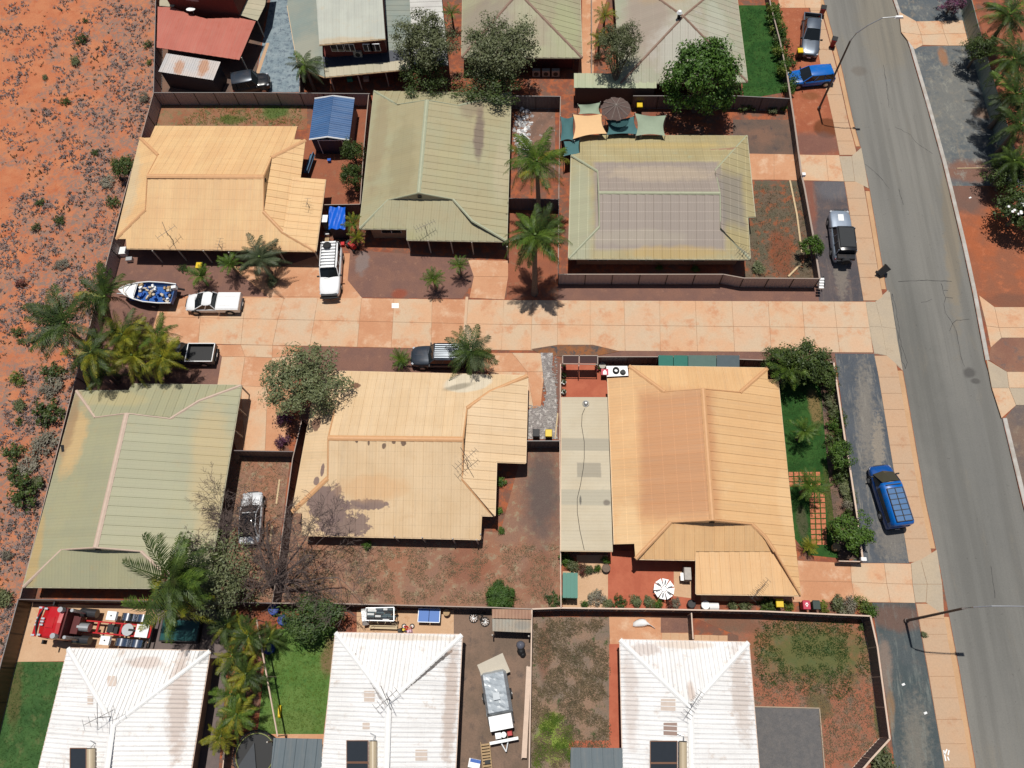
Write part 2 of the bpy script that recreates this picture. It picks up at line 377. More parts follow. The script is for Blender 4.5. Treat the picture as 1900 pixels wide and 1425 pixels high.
slabs('far_driveway', [[(1440, -30), (1490, -30), (1522, -30)], [(1446, 15), (1494, 15), (1523, 15)]], m_drive)
# crossovers
slabs('shared_crossover', [[(1606, 560), (1624, 560), (1651, 541)], [(1613, 606), (1636, 607), (1662, 610)], [(1622, 655), (1645, 660), (1672, 684)]], [m_cross])
sheet('crossover_apron', [(1602, 560), (1624, 560), (1648, 538), (1675, 688), (1645, 660), (1622, 656)], m_cross, 2)
slabs('corner_crossover', [[(1690, 1045), (1708, 1038), (1738, 1020)], [(1693, 1084), (1720, 1084), (1748, 1084)], [(1698, 1118), (1718, 1118), (1752, 1143)]], [m_cross])
slabs('north_crossover', [[(1557, 290), (1580, 290), (1598, 274)], [(1566, 337), (1586, 337), (1612, 350)]], [m_cross])
slabs('kerb_crossover', [[(1668, 22), (1700, 40), (1745, 39), (1786, 38)], [(1672, 60), (1709, 65), (1752, 63), (1792, 62)], [(1697, 92), (1712, 84), (1760, 85), (1799, 85)]], [m_drive_p, m_drive])
slabs('east_crossover', [[(1816, 548), (1845, 570), (1900, 570), (1960, 570)], [(1830, 605), (1853, 608), (1905, 608), (1965, 608)], [(1838, 645), (1858, 627), (1900, 627), (1960, 627)]], [m_drive])
slabs('wide_crossover', [[(1830, 667), (1868, 690), (1910, 690), (1980, 690)], [(1840, 720), (1872, 720), (1915, 720), (1985, 720)], [(1858, 776), (1885, 752), (1925, 752), (1990, 752)]], [m_cross, m_drive])
# footpath: one slab after another
fl = [(1478, -110), (1500, 0), (1522, 121), (1546, 227), (1560, 300), (1569, 350), (1602, 560), (1630, 700), (1687, 1052), (1721, 1240), (1752, 1425), (1783, 1610)]
fr = [(u-10, v) for u, v in K_L]
def at_v(l, v):
    for a, b in zip(l, l[1:]):
        if (a[1]-v)*(b[1]-v) <= 0: return a[0]+(b[0]-a[0])*(v-a[1])/(b[1]-a[1])
fp = MB()
js = [-100, -60, -20, 20, 55, 92, 128, 176, 228, 262, 288]
js2 = [337, 368, 400, 442, 490, 515, 558]; js3 = [660, 700, 730, 760, 792, 826, 860, 891, 922, 960, 1000, 1043]; js4 = [1120, 1148, 1177, 1215, 1255, 1295, 1335, 1380, 1425, 1480, 1540, 1600]
for blk in (js, js2, js3, js4):
    a = [(at_v(fl, v), v) for v in blk]; b = [(at_v(fr, v), v) for v in blk]
    slabs('footpath', [list(p) for p in zip(a, b)], m_foot, z=.028, gap=.013)
def kerb(name, pts, w, m, side, h=.03, dz=-.125):
    P_ = [G(*p) for p in pts]; mb = MB(); 
    L = [(x, y) for x, y in P_]; R2 = [(x+side*w, y) for x, y in P_]
    prof = [(0, dz), (0.0, h-.05), (.25, h), (1, h), (1, dz)]
    secs = [[(x+side*w*a, y, b) for a, b in prof] for x, y in P_]
    for s0, s1 in zip(secs, secs[1:]):
        for k in range(len(prof)-1): mb.poly([s0[k], s0[k+1], s1[k+1], s1[k]] if side > 0 else [s0[k+1], s0[k], s1[k], s1[k+1]])
    return tag(mb.build(name, m), kind='structure')
for a, b in ((-100, 272), (355, 537), (688, 1018), (1145, 1600)):
    kerb('kerb', [(at_v(K_L, v), v) for v in np.linspace(a, b, 14)], .46, m_kerb_t, -1)
for a, b in ((-100, 20), (20, 92), (92, 540), (540, 668), (776, 1600)):
    kerb('white_kerb', [(at_v(K_R, v), v) for v in np.linspace(a, b, 16)], .36, m_kerb_w, 1)
for a, b in ((272, 355), (537, 688), (1018, 1145)):
    kerb('flat_kerb', [(at_v(K_L, v), v) for v in np.linspace(a, b, 8)], .3, m_cross, -1, h=-.02)
for a, b in ((668, 776),):
    kerb('flat_kerb', [(at_v(K_R, v), v) for v in np.linspace(a, b, 8)], .3, m_cross, 1, h=-.02)
# ---- verges
blu = dict(grain=.3, gsc=10, bump=.35)
trk = px(160, 150, 136)
def gravel(name, c1, c2, c3, **k): return soil(name, c1, c2, .35, c3, 1.1, (.5, .72), grain=k.pop('grain', .3), gsc=10, bump=.7, **k)
m_v1 = gravel('red_dust_verge', px(172, 102, 72), px(160, 92, 66), px(190, 128, 98), blobs=[B(1535, 238, 26, 18, 10, px(112, 66, 40), .8, soft=.15, rag=.15), B(1504, 178, 18, 7, 0, px(140, 90, 58), .7), B(1510, 268, 60, 22, 0, px(120, 96, 90), .7)])
m_v2 = gravel('dark_gravel_verge', px(108, 98, 98), px(92, 88, 92), px(128, 108, 100), extra=trx(px(146, 130, 118), .5), blobs=[B(1500, 360, 12, 60, 0, px(160, 98, 76), .7), B(1560, 500, 12, 50, -5, trk, .5, rag=1.1, sc=3), B(1545, 350, 30, 20, 0, px(120, 118, 122), .7)])
m_v3 = gravel('blue_gravel_verge', px(88, 94, 102), px(100, 105, 112), px(112, 112, 112), extra=trx(px(158, 152, 142), .85), blobs=[B(1606, 770, 15, 100, -6, trk, .6, rag=1.3, sc=3, soft=.6), B(1655, 1000, 30, 45, 0, trk, .5, rag=1.3, sc=3, soft=.6), B(1630, 830, 10, 60, -8, px(180, 165, 145), .6, rag=1.3, sc=4)])
m_v4 = gravel('green_grey_verge', px(84, 94, 96), px(94, 101, 103), px(108, 108, 106), extra=trx(px(142, 146, 140), .65), blobs=[B(1665, 1145, 50, 24, 0, px(135, 100, 84), .65), B(1640, 1240, 14, 55, -8, px(150, 132, 120), .85, rag=.7, sc=1.5), B(1700, 1380, 22, 80, -8, trk, .5, rag=1.3, sc=3, soft=.6), B(1652, 1320, 8, 40, -8, px(175, 135, 95), .6)])
m_v6 = gravel('blue_grey_shoulder', px(98, 106, 112), px(112, 116, 118), px(150, 140, 126), extra=trx(px(160, 158, 148), .8, (1.1, .6, 1)), blobs=[B(1760, 190, 40, 90, -15, px(150, 146, 136), .5, rag=1.4, sc=2.5, soft=.7), B(1750, 105, 8, 16, 0, px(175, 125, 90), .8), B(1825, 210, 20, 10, 0, px(150, 120, 100), .8), B(1800, 318, 50, 20, 0, px(150, 105, 84), .75)])
m_v7 = gravel('orange_shoulder', px(172, 98, 64), px(150, 96, 72), px(186, 112, 78), blobs=[B(1790, 365, 40, 30, 0, px(120, 100, 92), .8), B(1800, 500, 20, 40, 0, px(150, 100, 80), .5), B(1880, 560, 60, 14, 0, px(135, 95, 78), .8)])
m_v8 = gravel('brown_shoulder', px(150, 110, 90), px(140, 100, 84), px(120, 108, 104))
sheet('verge', [(1446, 15), (1500, 15), (1523, 110), (1546, 227), (1557, 289), (1482, 289), (1462, 150)], m_v1, 3)
sheet('verge', [(1483, 336), (1566, 337), (1602, 559), (1520, 560), (1500, 420)], m_v2, 3)
sheet('verge', [(1549, 656), (1622, 657), (1630, 700), (1687, 1045), (1560, 1044), (1600, 1036)], m_v3, 3)
sheet('verge', [(1618, 1118), (1698, 1119), (1720, 1240), (1752, 1425), (1783, 1610), (1680, 1610), (1660, 1425), (1655, 1375), (1630, 1200)], m_v4, 3)
def rk(v): return (at_v(K_R, v)+4, v)
sheet('road_shoulder', [rk(-100), (1800, -100), (1790, 40), (1700, 40), rk(22)], m_v6, 3)
sheet('road_shoulder', [rk(90), (1712, 86), (1800, 85), (1862, 300), (1905, 330), (1905, 345), rk(345)], m_v6, 3)
sheet('road_shoulder', [rk(345), (1990, 345), (1990, 572), (1845, 572), rk(545)], m_v7, 4)
sheet('road_shoulder', [(1838, 645), (1858, 627), (1990, 627), (1990, 690), (1868, 690), (1834, 667)], m_v8, 3)
sheet('road_shoulder', [rk(776), (1885, 752), (1990, 752), (2060, 1500), rk(1500)], gravel('grey_shoulder', px(120, 108, 104), px(140, 118, 104), px(158, 140, 122)), 3)
# ---- scrubland west of the boundary fence
FW = [(290, -120, 1.8), (289, 0, 1.8), (285, 172, 1.8), (262, 255, 1.8), (234, 350, 1.8), (184, 540, 1.8), (141, 700, 1.8), (37, 1110, 1.8), (0, 1238, 1.8), (-48, 1440, 1.8), (-100, 1640, 1.8)]
fw = [G(*p) for p in FW]
def scr(q, c):
    sp = q.n('ShaderNodeSeparateXYZ'); q.l(q.pos(), sp.inputs[0])
    # grey dead scrub is thickest along the fence
    near = q.ramp(sp.outputs[0], -60, -42)
    n1 = q.noise(.35, 6, .72); f = q.ramp(q.math('ADD', n1, q.math('MULTIPLY', q.math('SUBTRACT', near, .4), .15)), .45, .58)
    n2 = q.noise(2.6, 5, .75); f2 = q.ramp(n2, .42, .56)
    c = q.mix(q.math('MULTIPLY', f, q.math('ADD', q.math('MULTIPLY', f2, .75), .12)), c, px(150, 132, 122))
    return q.mix(q.math('MULTIPLY', q.ramp(q.noise(4.5, 4, .8), .6, .68), .5), c, px(104, 84, 80))
m_scrub = soil('red_sand_with_dead_scrub', px(196, 120, 84), px(203, 132, 94), .5, px(186, 104, 70), .9, (.5, .7), grain=.22, gsc=12, bump=1., extra=scr)
wsheet('scrubland', [(-400, fw[0][1]+60), (fw[0][0], fw[0][1]+60)]+fw+[(fw[-1][0], -80), (-400, -80)], m_scrub, 2)
# ---- yards and beds
pur = dict(grain=.4, gsc=12, bump=.5)
m_bed = soil('purple_brown_gravel', px(136, 100, 86), px(126, 94, 84), .6, px(150, 112, 94), 1.6, (.55, .7), blobs=[B(740, 545, 14, 9, 0, px(165, 85, 60), .7), B(672, 490, 12, 20, 0, px(150, 140, 136), .6, rag=1.)], **pur)
m_dry = soil('dry_brown_yard', px(146, 112, 94), px(158, 112, 88), .35, px(170, 150, 124), 1.4, (.5, .66), blobs=[B(870, 1050, 40, 40, 0, px(150, 92, 70), .5), B(1005, 915, 34, 90, 0, px(106, 94, 90), .9, soft=.6, rag=.6), B(1000, 1070, 30, 40, 0, px(152, 104, 82), .6, rag=.7)], **pur)
m_dark = soil('dark_dirt', px(116, 98, 88), px(130, 100, 84), .3, px(88, 80, 80), .7, (.5, .7), blobs=[B(1005, 900, 24, 60, 0, px(84, 80, 82), .75), B(1000, 1060, 30, 50, 0, px(142, 96, 76), .6)], **pur)
m_lawn = soil('green_lawn', px(46, 86, 38), px(62, 100, 46), .8, px(84, 100, 54), 2.5, (.55, .75), blobs=[B(1512, 755, 12, 35, 0, px(150, 122, 84), .8, rag=.7), B(1540, 940, 7, 70, 0, px(110, 96, 56), .6, rag=.7), B(1488, 970, 10, 30, 0, px(100, 90, 72), .7, rag=.6)], grain=.4, gsc=16, bump=.8)
m_lawn2 = soil('bright_lawn', px(94, 128, 62), px(110, 138, 72), .6, px(76, 112, 54), 1.8, (.5, .7), blobs=[B(610, 1215, 14, 34, 0, px(140, 112, 86), .85, rag=.6), B(540, 1340, 60, 20, 0, px(120, 138, 76), .6, rag=.8)], grain=.4, gsc=14, bump=.7)
m_lawn3 = soil('dark_lawn', px(78, 112, 62), px(64, 98, 54), .6, px(108, 116, 74), 1.3, (.5, .7), blobs=[B(28, 1290, 12, 60, 10, px(110, 92, 60), .6, rag=.8)], grain=.35, gsc=14, bump=.6)
m_weed = soil('patchy_dry_weeds', px(140, 124, 110), px(150, 122, 102), .5, px(78, 92, 56), 1.6, (.53, .66), blobs=[B(1025, 1370, 30, 44, 0, px(138, 158, 72), .95, rag=.9, sc=1.5), B(1010, 1210, 12, 50, 0, px(140, 96, 76), .6)], grain=.5, gsc=12, bump=.8)
m_weed2 = soil('red_yard_with_grass', px(164, 104, 80), px(150, 106, 86), .6, px(136, 118, 102), 1.2, (.5, .66), blobs=[B(1508, 1212, 96, 52, 0, px(92, 108, 62), .85, soft=.5, rag=.7, sc=1.3), B(1630, 1310, 8, 70, -8, px(88, 104, 56), .8, rag=.8), B(1360, 1160, 60, 14, 0, px(130, 98, 80), .7), B(1520, 1310, 20, 28, 0, px(92, 100, 66), .7, rag=1.)], grain=.4, gsc=13, bump=.7)
m_dirtyard = soil('grey_brown_dirt_yard', px(126, 108, 94), px(138, 114, 98), .35, px(112, 98, 90), 1.1, (.5, .7), grain=.25, gsc=9, bump=.4)
m_redyard = soil('bare_red_yard', px(158, 96, 70), px(146, 90, 68), .5, px(148, 112, 88), 1.2, (.55, .72), **pur)
m_terra = soil('terracotta_paving', px(188, 108, 82), px(178, 98, 74), .8, grain=.12, gsc=8, bump=.1)
m_tan = soil('tan_concrete_pad', px(206, 168, 134), px(212, 176, 142), .6, px(196, 152, 116), 1.2, (.55, .7), **tanr)
m_pad = soil('grey_gravel_pad', px(122, 118, 116), px(112, 110, 110), 2, grain=.5, gsc=16, bump=.5)
m_blue = soil('blue_grey_crushed_rock', px(140, 156, 164), px(158, 172, 178), .9, px(112, 126, 138), 2, (.48, .62), grain=.35, gsc=10, bump=.6)
m_stone = soil('white_grey_river_stones', px(168, 160, 156), px(140, 132, 130), 2, px(215, 208, 202), 3.2, (.5, .6), grain=.6, gsc=12, bump=1)
m_mud = soil('wet_mud_edge', px(150, 98, 62), px(118, 92, 76), .9, px(96, 90, 88), 1.6, (.5, .62), grain=.3, gsc=9)
sheet('gravel_bed', [(232, 440), (600, 440), (600, 470), (520, 497), (497, 552), (345, 549), (300, 553), (276, 640), (180, 640)], m_bed, 1)
sheet('gravel_bed', [(650, 464), (868, 478), (878, 500), (878, 524), (857, 554), (671, 552), (645, 520)], m_bed, 2)
sheet('gravel_bed', [(1036, 528), (1521, 530), (1521, 560), (1036, 557)], m_bed, 1)
sheet('gravel_bed', [(560, 643), (890, 650), (905, 700), (540, 700)], m_bed, 1)
sheet('gravel_bed', [(150, 640), (276, 640), (392, 640), (414, 662), (404, 730), (120, 735)], m_bed, 1)
sheet('gravel_bed', [(1100, 645), (1630, 655), (1620, 662), (1540, 675), (1045, 672)], m_bed, 1)
sheet('muddy_drain', [(985, 648), (1035, 640), (1100, 640), (1150, 652), (1110, 660), (1050, 662), (1010, 660)], m_mud, 8)
sheet('stone_bed', [(1003, 655), (1026, 655), (1024, 690), (1032, 720), (1034, 815), (978, 815), (980, 760), (1008, 756), (1014, 730), (1008, 700)], m_stone, 9)
sheet('garden_soil', [(1026, 672), (1044, 672), (1042, 817), (1034, 817), (1032, 720)], m_bed, 3)
m_garden = soil('weedy_garden_soil', px(122, 104, 88), px(108, 102, 84), .5, px(150, 92, 64), 1.1, (.5, .62), blobs=[B(1450, 470, 22, 40, 0, px(150, 84, 58), .7, rag=1.)], grain=.5, gsc=12, bump=.8)
sheet('front_garden', [(1400, 336), (1483, 336), (1500, 420), (1520, 520), (1380, 520), (1390, 430)], m_garden, 2)
sheet('front_yard_gravel', [(1360, 222), (1470, 222), (1480, 287), (1360, 286)], m_dark, 2)
sheet('dry_yard', [(545, 950), (1040, 1000), (1040, 1130), (505, 1122)], m_dry, 1)
sheet('side_yard', [(975, 817), (1040, 817), (1040, 1130), (915, 1126), (925, 1000)], m_dry, 3)
sheet('east_yard', [(430, 838), (540, 838), (505, 1120), (360, 1120)], m_dry, 1)
sheet('north_yard', [(290, 185), (570, 185), (570, 240), (280, 250)], soil('weedy_red_yard', px(156, 118, 90), px(152, 100, 74), .6, px(140, 126, 92), 1.3, (.5, .62), blobs=[B(430, 222, 22, 10, 0, px(90, 104, 50), .85, rag=1.), B(510, 208, 26, 12, 0, px(84, 116, 58), .85, rag=1.)], grain=.5, gsc=12, bump=.8), 2)
sheet('bare_yard', [(590, 180), (685, 180), (668, 385), (600, 385), (560, 290)], m_redyard, 2)
sheet('lawn', [(1440, 690), (1546, 690), (1560, 800), (1600, 1040), (1500, 1030), (1475, 1000)], m_lawn, 2)
sheet('flower_bed', [(1520, 690), (1546, 690), (1575, 860), (1600, 1036), (1556, 1040), (1535, 860)], m_dark, 4)
sheet('lawn', [(30, 1228), (130, 1228), (70, 1560), (-110, 1560)], m_lawn3, 2)
sheet('lawn', [(497, 1168), (625, 1165), (600, 1362), (478, 1362)], m_lawn2, 2)
sheet('weedy_yard', [(987, 1145), (1131, 1145), (1132, 1380), (1135, 1500), (975, 1500)], m_weed, 2)
sheet('weedy_yard', [(1285, 1145), (1617, 1148), (1652, 1380), (1640, 1500), (1380, 1500), (1370, 1180)], m_weed2, 2)
sheet('gravel_pad', [(1395, 1311), (1519, 1314), (1534, 1500), (1395, 1500)], m_pad, 4)
sheet('dirt_yard', [(840, 1130), (987, 1130), (980, 1560), (830, 1560)], m_dirtyard, 2)
sheet('concrete_pad', [(662, 1132), (842, 1132), (842, 1190), (662, 1190)], m_tan, 3)
sheet('concrete_pad', [(57, 1120), (288, 1125), (270, 1225), (30, 1228)], m_tan, 3)
sheet('dark_paving', [(288, 1130), (430, 1130), (400, 1500), (340, 1500), (370, 1225), (270, 1225)], soil('grey_pink_paving', px(128, 114, 110), px(118, 106, 104), .6, **tanr), 3)
sheet('lawn', [(1366, 10), (1446, 10), (1462, 170), (1380, 185)], m_lawn, 2)
sheet('blue_rock_driveway', [(502, 0), (560, -40), (555, 171), (470, 171)], m_blue, 2)
sheet('blue_rock_driveway', [(502, 0), (560, -40), (560, -150), (540, -150)], m_blue, 2)
sheet('concrete_strip', [(494, 80), (500, 80), (470, 171), (463, 171)], m_foot, 4)
sheet('carport_floor', [(300, 95), (500, -20), (470, 171), (300, 171)], m_dark, 1)
sheet('orange_path', [(1080, -60), (1146, -60), (1105, 60), (1100, 160), (1070, 160), (1080, 60)], m_drive_o, 2)
sheet('paved_court', [(1046, 672), (1130, 672), (1130, 740), (1042, 740)], m_terra, 4)
sheet('paved_court', [(1128, 1022), (1290, 1022), (1290, 1130), (1128, 1130)], m_terra, 4)
sheet('tan_court', [(1070, 1030), (1128, 1030), (1128, 1130), (1044, 1130), (1044, 1060), (1070, 1060)], m_tan, 4)
sheet('tan_court', [(1250, 1060), (1284, 1060), (1282, 1110), (1250, 1106)], m_tan, 6)
sheet('side_path', [(1130, 1143), (1282, 1143), (1282, 1200), (1132, 1200)], m_drive_o, 3)
sheet('side_path', [(1130, 1195), (1160, 1195), (1165, 1420), (1055, 1390), (1056, 1374), (1130, 1374)], m_terra, 5)
sheet('gravel_bed', [(1226, 1146), (1282, 1146), (1282, 1174), (1226, 1174)], m_bed, 6)
sheet('orange_path', [(473, 1362), (605, 1362), (602, 1400), (480, 1400)], m_drive_o, 3)
slabs('stepping_pads', [[(1228, 1174), (1244, 1174), (1260, 1175), (1281, 1175)], [(1228, 1192), (1244, 1192), (1260, 1192), (1281, 1192)]], m_tan)
slabs('stepping_pads', [[(1288, 1178), (1301, 1178), (1317, 1178), (1333, 1179), (1350, 1179)], [(1288, 1194), (1301, 1194), (1317, 1195), (1333, 1195), (1350, 1195)]], m_tan)
sheet('east_garden_soil', [(1812, 20), (2100, 20), (2100, 420), (1900, 330)], m_redyard, 2)
sheet('white_gravel', [(960, 200), (1030, 200), (1030, 330), (960, 330)], soil('gravel_and_rubble', px(140, 108, 92), px(120, 96, 84), .8, px(170, 160, 152), 2, (.56, .66), **pur), 2)
sheet('red_court', [(940, 385), (1036, 385), (1036, 508), (940, 560)], m_redyard, 1)
# terracotta pavers in the lawn, one by one
m_paver = plain('terracotta_paver', px(212, 132, 96), .9, var=.3, sc=5)
pv = tag(MB().poly([G3(u, v, .012) for u, v in ((1500, 925), (1527, 925), (1535, 1012), (1505, 1012))]).build('paved_path', m_lawn), kind='structure')
def pavers(rows):
    for j in range(len(rows)-1):
        for i in range(len(rows[0])-1):
            q4 = [G(*p) for p in (rows[j][i], rows[j][i+1], rows[j+1][i+1], rows[j+1][i])]
            MB().prism(slabmesh(q4, gap=.045), .013, .05+random.uniform(0, .012)).build('paver', m_paver, pv)
pavers([[(1500+j*.45+i*10.2, 913+j*9.9) for i in range(4)] for j in range(11)])
pavers([[(1462+j*.5+i*10, 875+j*9.6) for i in range(7)] for j in range(4)])
# dead scrub tufts (nobody could count them)
m_tuft = plain('dead_scrub', px(168, 150, 144), .95, var=.5, sc=6); m_tuftg = leafmat('dark_scrub', px(108, 100, 80), px(84, 82, 66), px(150, 136, 118))
def tufts(name, m, n, size, test, lab, cat, seed):
    r = random.Random(seed); vs = []
    cnt = 0
    while cnt < n:
        u = r.uniform(-40, 295); v = r.uniform(-20, 1330)
        x, y = G(u, v)
        e = at_y(fw, y) if fw[-1][1] < y < fw[0][1] else -40
        if x > e-.25: continue
        t = noise.noise(Vector((x*.35, y*.35, seed)))+.35*noise.noise(Vector((x*1.3, y*1.3, 9)))+.012*(x+55)
        if t < test+r.uniform(-.12, .12): continue
        if noise.noise(Vector((x*2.2, y*2.2, 31))) < r.uniform(-.25, .2): continue
        cnt += 1; s = size*(r.uniform(.3, 1.)**1.5+.25)*1.3
        for _ in range(5):
            a = r.uniform(0, 2*PI); b = r.uniform(.3, 1.2); dx, dy = math.cos(a)*s, math.sin(a)*s
            w = s*.16; ox, oy = x+r.uniform(-s, s)*.5, y+r.uniform(-s, s)*.5
            vs += [(ox-dy*.16, oy+dx*.16, .01), (ox+dy*.16, oy-dx*.16, .01), (ox+dx*.7*b+dy*.1, oy+dy*.7*b-dx*.1, s*(.9-.3*b)), (ox+dx*.6*b-dy*.2, oy+dy*.6*b+dx*.2, s*(1-.3*b))]
    o = link(name, fastmesh(name, vs, 4, m)); tag(o, lab, cat, kind='stuff')
tufts('dead_scrub_tufts', m_tuft, 9000, .16, .1, 'grey dead scrub scattered over the red sand', 'dry scrub', 3)
tufts('dark_scrub_tufts', m_tuftg, 1700, .15, .1, 'small dark dry tufts dotted on the red sand', 'scrub tufts', 8)
def grass(name, poly, m, n, size, lab, seed, keep=None):
    r = random.Random(seed); P_ = [G(*p) for p in poly]; xs = [p[0] for p in P_]; ys = [p[1] for p in P_]; vs = []; c = 0
    def inside(x, y):
        k = False
        for i in range(len(P_)):
            a, b = P_[i], P_[i-1]
            if (a[1] > y) != (b[1] > y) and x < (b[0]-a[0])*(y-a[1])/(b[1]-a[1])+a[0]: k = not k
        return k
    while c < n:
        x = r.uniform(min(xs), max(xs)); y = r.uniform(min(ys), max(ys))
        if not inside(x, y) or (keep and noise.noise(Vector((x*.8, y*.8, seed))) < keep): c += .3; continue
        c += 1; s = size*r.uniform(.5, 1.4)
        for _ in range(4):
            a = r.uniform(0, 2*PI); dx, dy = math.cos(a)*s, math.sin(a)*s; ox, oy = x+r.uniform(-s, s), y+r.uniform(-s, s)
            vs += [(ox-dy*.15, oy+dx*.15, .01), (ox+dy*.15, oy-dx*.15, .01), (ox+dx*.7, oy+dy*.7, s*1.1)]
    o = link(name, fastmesh(name, vs, 3, m)); tag(o, lab, 'grass', kind='stuff')
m_gr1 = leafmat('lawn_grass', px(80, 114, 58), px(60, 94, 46), px(104, 122, 70)); m_gr2 = leafmat('yellow_green_grass', px(128, 146, 66), px(96, 124, 50)); m_gr3 = leafmat('dry_grass', px(176, 156, 124), px(146, 130, 106), px(112, 120, 74))
grass('lawn_grass', [(1446, 710), (1530, 710), (1552, 900), (1560, 1030), (1480, 1000)], m_gr1, 2600, .09, 'dark green lawn grass beside the orange roofed house', 1)
grass('bright_grass', [(500, 1172), (615, 1170), (600, 1360), (480, 1360)], m_gr2, 2600, .09, 'bright green lawn grass left of the middle white roof', 2)
grass('side_lawn_grass', [(32, 1230), (118, 1230), (70, 1430), (-20, 1430)], m_gr1, 1800, .08, 'green lawn grass at the bottom left corner', 3)
grass('weedy_grass', [(990, 1150), (1128, 1150), (1130, 1425), (985, 1425)], m_gr3, 5000, .16, 'dry weeds covering the yard between two white roofs', 4, -.15)
grass('lime_grass', [(990, 1320), (1060, 1330), (1066, 1425), (990, 1425)], m_gr2, 1500, .14, 'lime green weeds in the corner of the dry yard', 5, -.05)
grass('yard_grass', [(1400, 1152), (1600, 1152), (1618, 1260), (1560, 1300), (1400, 1270)], m_gr1, 3000, .12, 'patchy green grass on red soil inside the corner fence', 6, -.2)
grass('yard_tufts', [(1400, 1250), (1635, 1250), (1645, 1400), (1530, 1420), (1520, 1310), (1400, 1305)], m_gr3, 2200, .13, 'scattered dry tufts on red soil by the corner fence', 7)
grass('dry_yard_grass', [(560, 1020), (1035, 1010), (1038, 1122), (530, 1115)], m_gr3, 4200, .13, 'dry straw grass south of the cream roofed house', 8, -.1)
grass('side_yard_grass', [(440, 845), (535, 845), (505, 1110), (380, 1110)], m_gr3, 1500, .12, 'dry grass around the silver sedan', 9)
grass('garden_weeds', [(1400, 345), (1480, 345), (1515, 515), (1385, 515)], m_gr3, 1500, .12, 'dry weeds in the front garden inside the picket edge', 10)
grass('north_lawn_grass', [(1370, 15), (1440, 15), (1458, 170), (1385, 180)], m_gr1, 1300, .1, 'green lawn strip beside the far grey roof', 11)
grass('north_yard_weeds', [(380, 195), (560, 190), (560, 232), (330, 232)], m_gr2, 900, .13, 'weeds growing along the north fence', 12)
# river stones, loose
vs = []; r_ = random.Random(5)
for k in range(900):
    u = r_.uniform(980, 1034); v = r_.uniform(660, 814)
    if v < 752 and u < 1008: continue
    x, y = G(u, v); s = r_.uniform(.05, .12); a = r_.uniform(0, 3)
    p = [(x+math.cos(a+i*PI/2)*s, y+math.sin(a+i*PI/2)*s*.7, .05) for i in range(4)]; tp = (x, y, .05+s*.8)
    for i in range(4): vs += [p[i], p[(i+1) % 4], tp]
o = link('river_stones', fastmesh('river_stones', vs, 3, M_steel and plain('pale_stone', px(200, 194, 188), .9, var=.4, sc=6))); tag(o, 'loose pale stones between the driveway and the beige patio roof', 'stones', kind='stuff')
# ================================================================ ROOFS AND HOUSES
def roofmat(name, c1, c2, c3=None, blobs=(), rects=(), line=.97, dark=.9, sc=.35, grain=.06, rough=.55, spec=.35, streak=None, lw=.035, ang=0):
    q = NT(name); c = q.mix(q.ramp(q.noise(sc, 4, .6), .36, .64), c1, c2)
    if c3: c = q.mix(q.math('MULTIPLY', q.ramp(q.noise(sc*3, 5, .7), .55, .75), .7), c, c3)
    for b in rects: c = q.rect(c, *b[:2], **b[2])
    for b in blobs: c = q.blob(c, *b[:2], **b[2])
    uv = q.n('ShaderNodeUVMap').outputs[0]
    c = q.mix(q.math('MULTIPLY', q.ramp(q.noise(1., 6, .75, vec=uv, stretch=(3.2, .22, 1)), .45, .75), .2), c, (.30, .25, .19))
    c = q.mix(q.math('MULTIPLY', q.ramp(q.noise(2.3, 6, .8), .55, .72), .14), c, (.24, .2, .17))
    if streak:                              # rust washed down the ribs
        uv = q.n('ShaderNodeUVMap').outputs[0]
        n_ = q.noise(1.2, 5, .8, vec=uv, stretch=(5, .5, 1)); c = q.mix(q.math('MULTIPLY', q.ramp(n_, .58, .72), streak[1]), c, streak[0])
    uv = q.n('ShaderNodeUVMap').outputs[0]; sp = q.n('ShaderNodeSeparateXYZ'); q.l(uv, sp.inputs[0])
    fr = q.math('FRACT', q.math('DIVIDE', sp.outputs[1], line))
    lm = q.math('LESS_THAN', fr, lw)
    fs = q.math('FRACT', q.math('DIVIDE', sp.outputs[0], .19)); dot = q.math('LESS_THAN', fs, .45)
    g = q.math('SUBTRACT', 1., q.math('MULTIPLY', q.math('MULTIPLY', lm, q.math('ADD', q.math('MULTIPLY', dot, .6), .4)), 1-dark))
    g = q.math('MULTIPLY', g, q.math('SUBTRACT', 1., q.math('MULTIPLY', q.math('LESS_THAN', q.math('FRACT', q.math('DIVIDE', sp.outputs[0], .254)), .35), .045)))
    # every sheet has weathered a little differently
    oi = q.n('ShaderNodeObjectInfo'); g = q.math('MULTIPLY', g, q.math('ADD', q.math('MULTIPLY', oi.outputs['Random'], .07), .965))
    g = q.math('MULTIPLY', g, q.math('ADD', q.math('MULTIPLY', q.math('SUBTRACT', q.noise(9, 4, .8), .5), grain*2), 1.))
    cc = q.n('ShaderNodeCombineXYZ')
    for i in range(3): q.l(g, cc.inputs[i])
    c = q.mix(1., c, cc.outputs[0], 'MULTIPLY')
    cor = q.math('SINE', q.math('MULTIPLY', sp.outputs[0], 2*PI/.076)); bp = q.n('ShaderNodeBump'); bp.inputs['Strength'].default_value = .25; bp.inputs['Distance'].default_value = .01
    q.l(cor, bp.inputs['Height']); q.out(c, rough, spec); q.l(bp.outputs[0], q.b.inputs['Normal']); return q.m
CORR = (.762, [(0, 0), (.035, .036), (.762, 0)])
RIB = (.93, [(0, 0), (.03, .065), (.07, .065), (.10, .0), (.31, .0), (.34, .065), (.38, .065), (.41, 0), (.62, 0), (.65, .065), (.69, .065), (.72, 0), (.93, 0)])
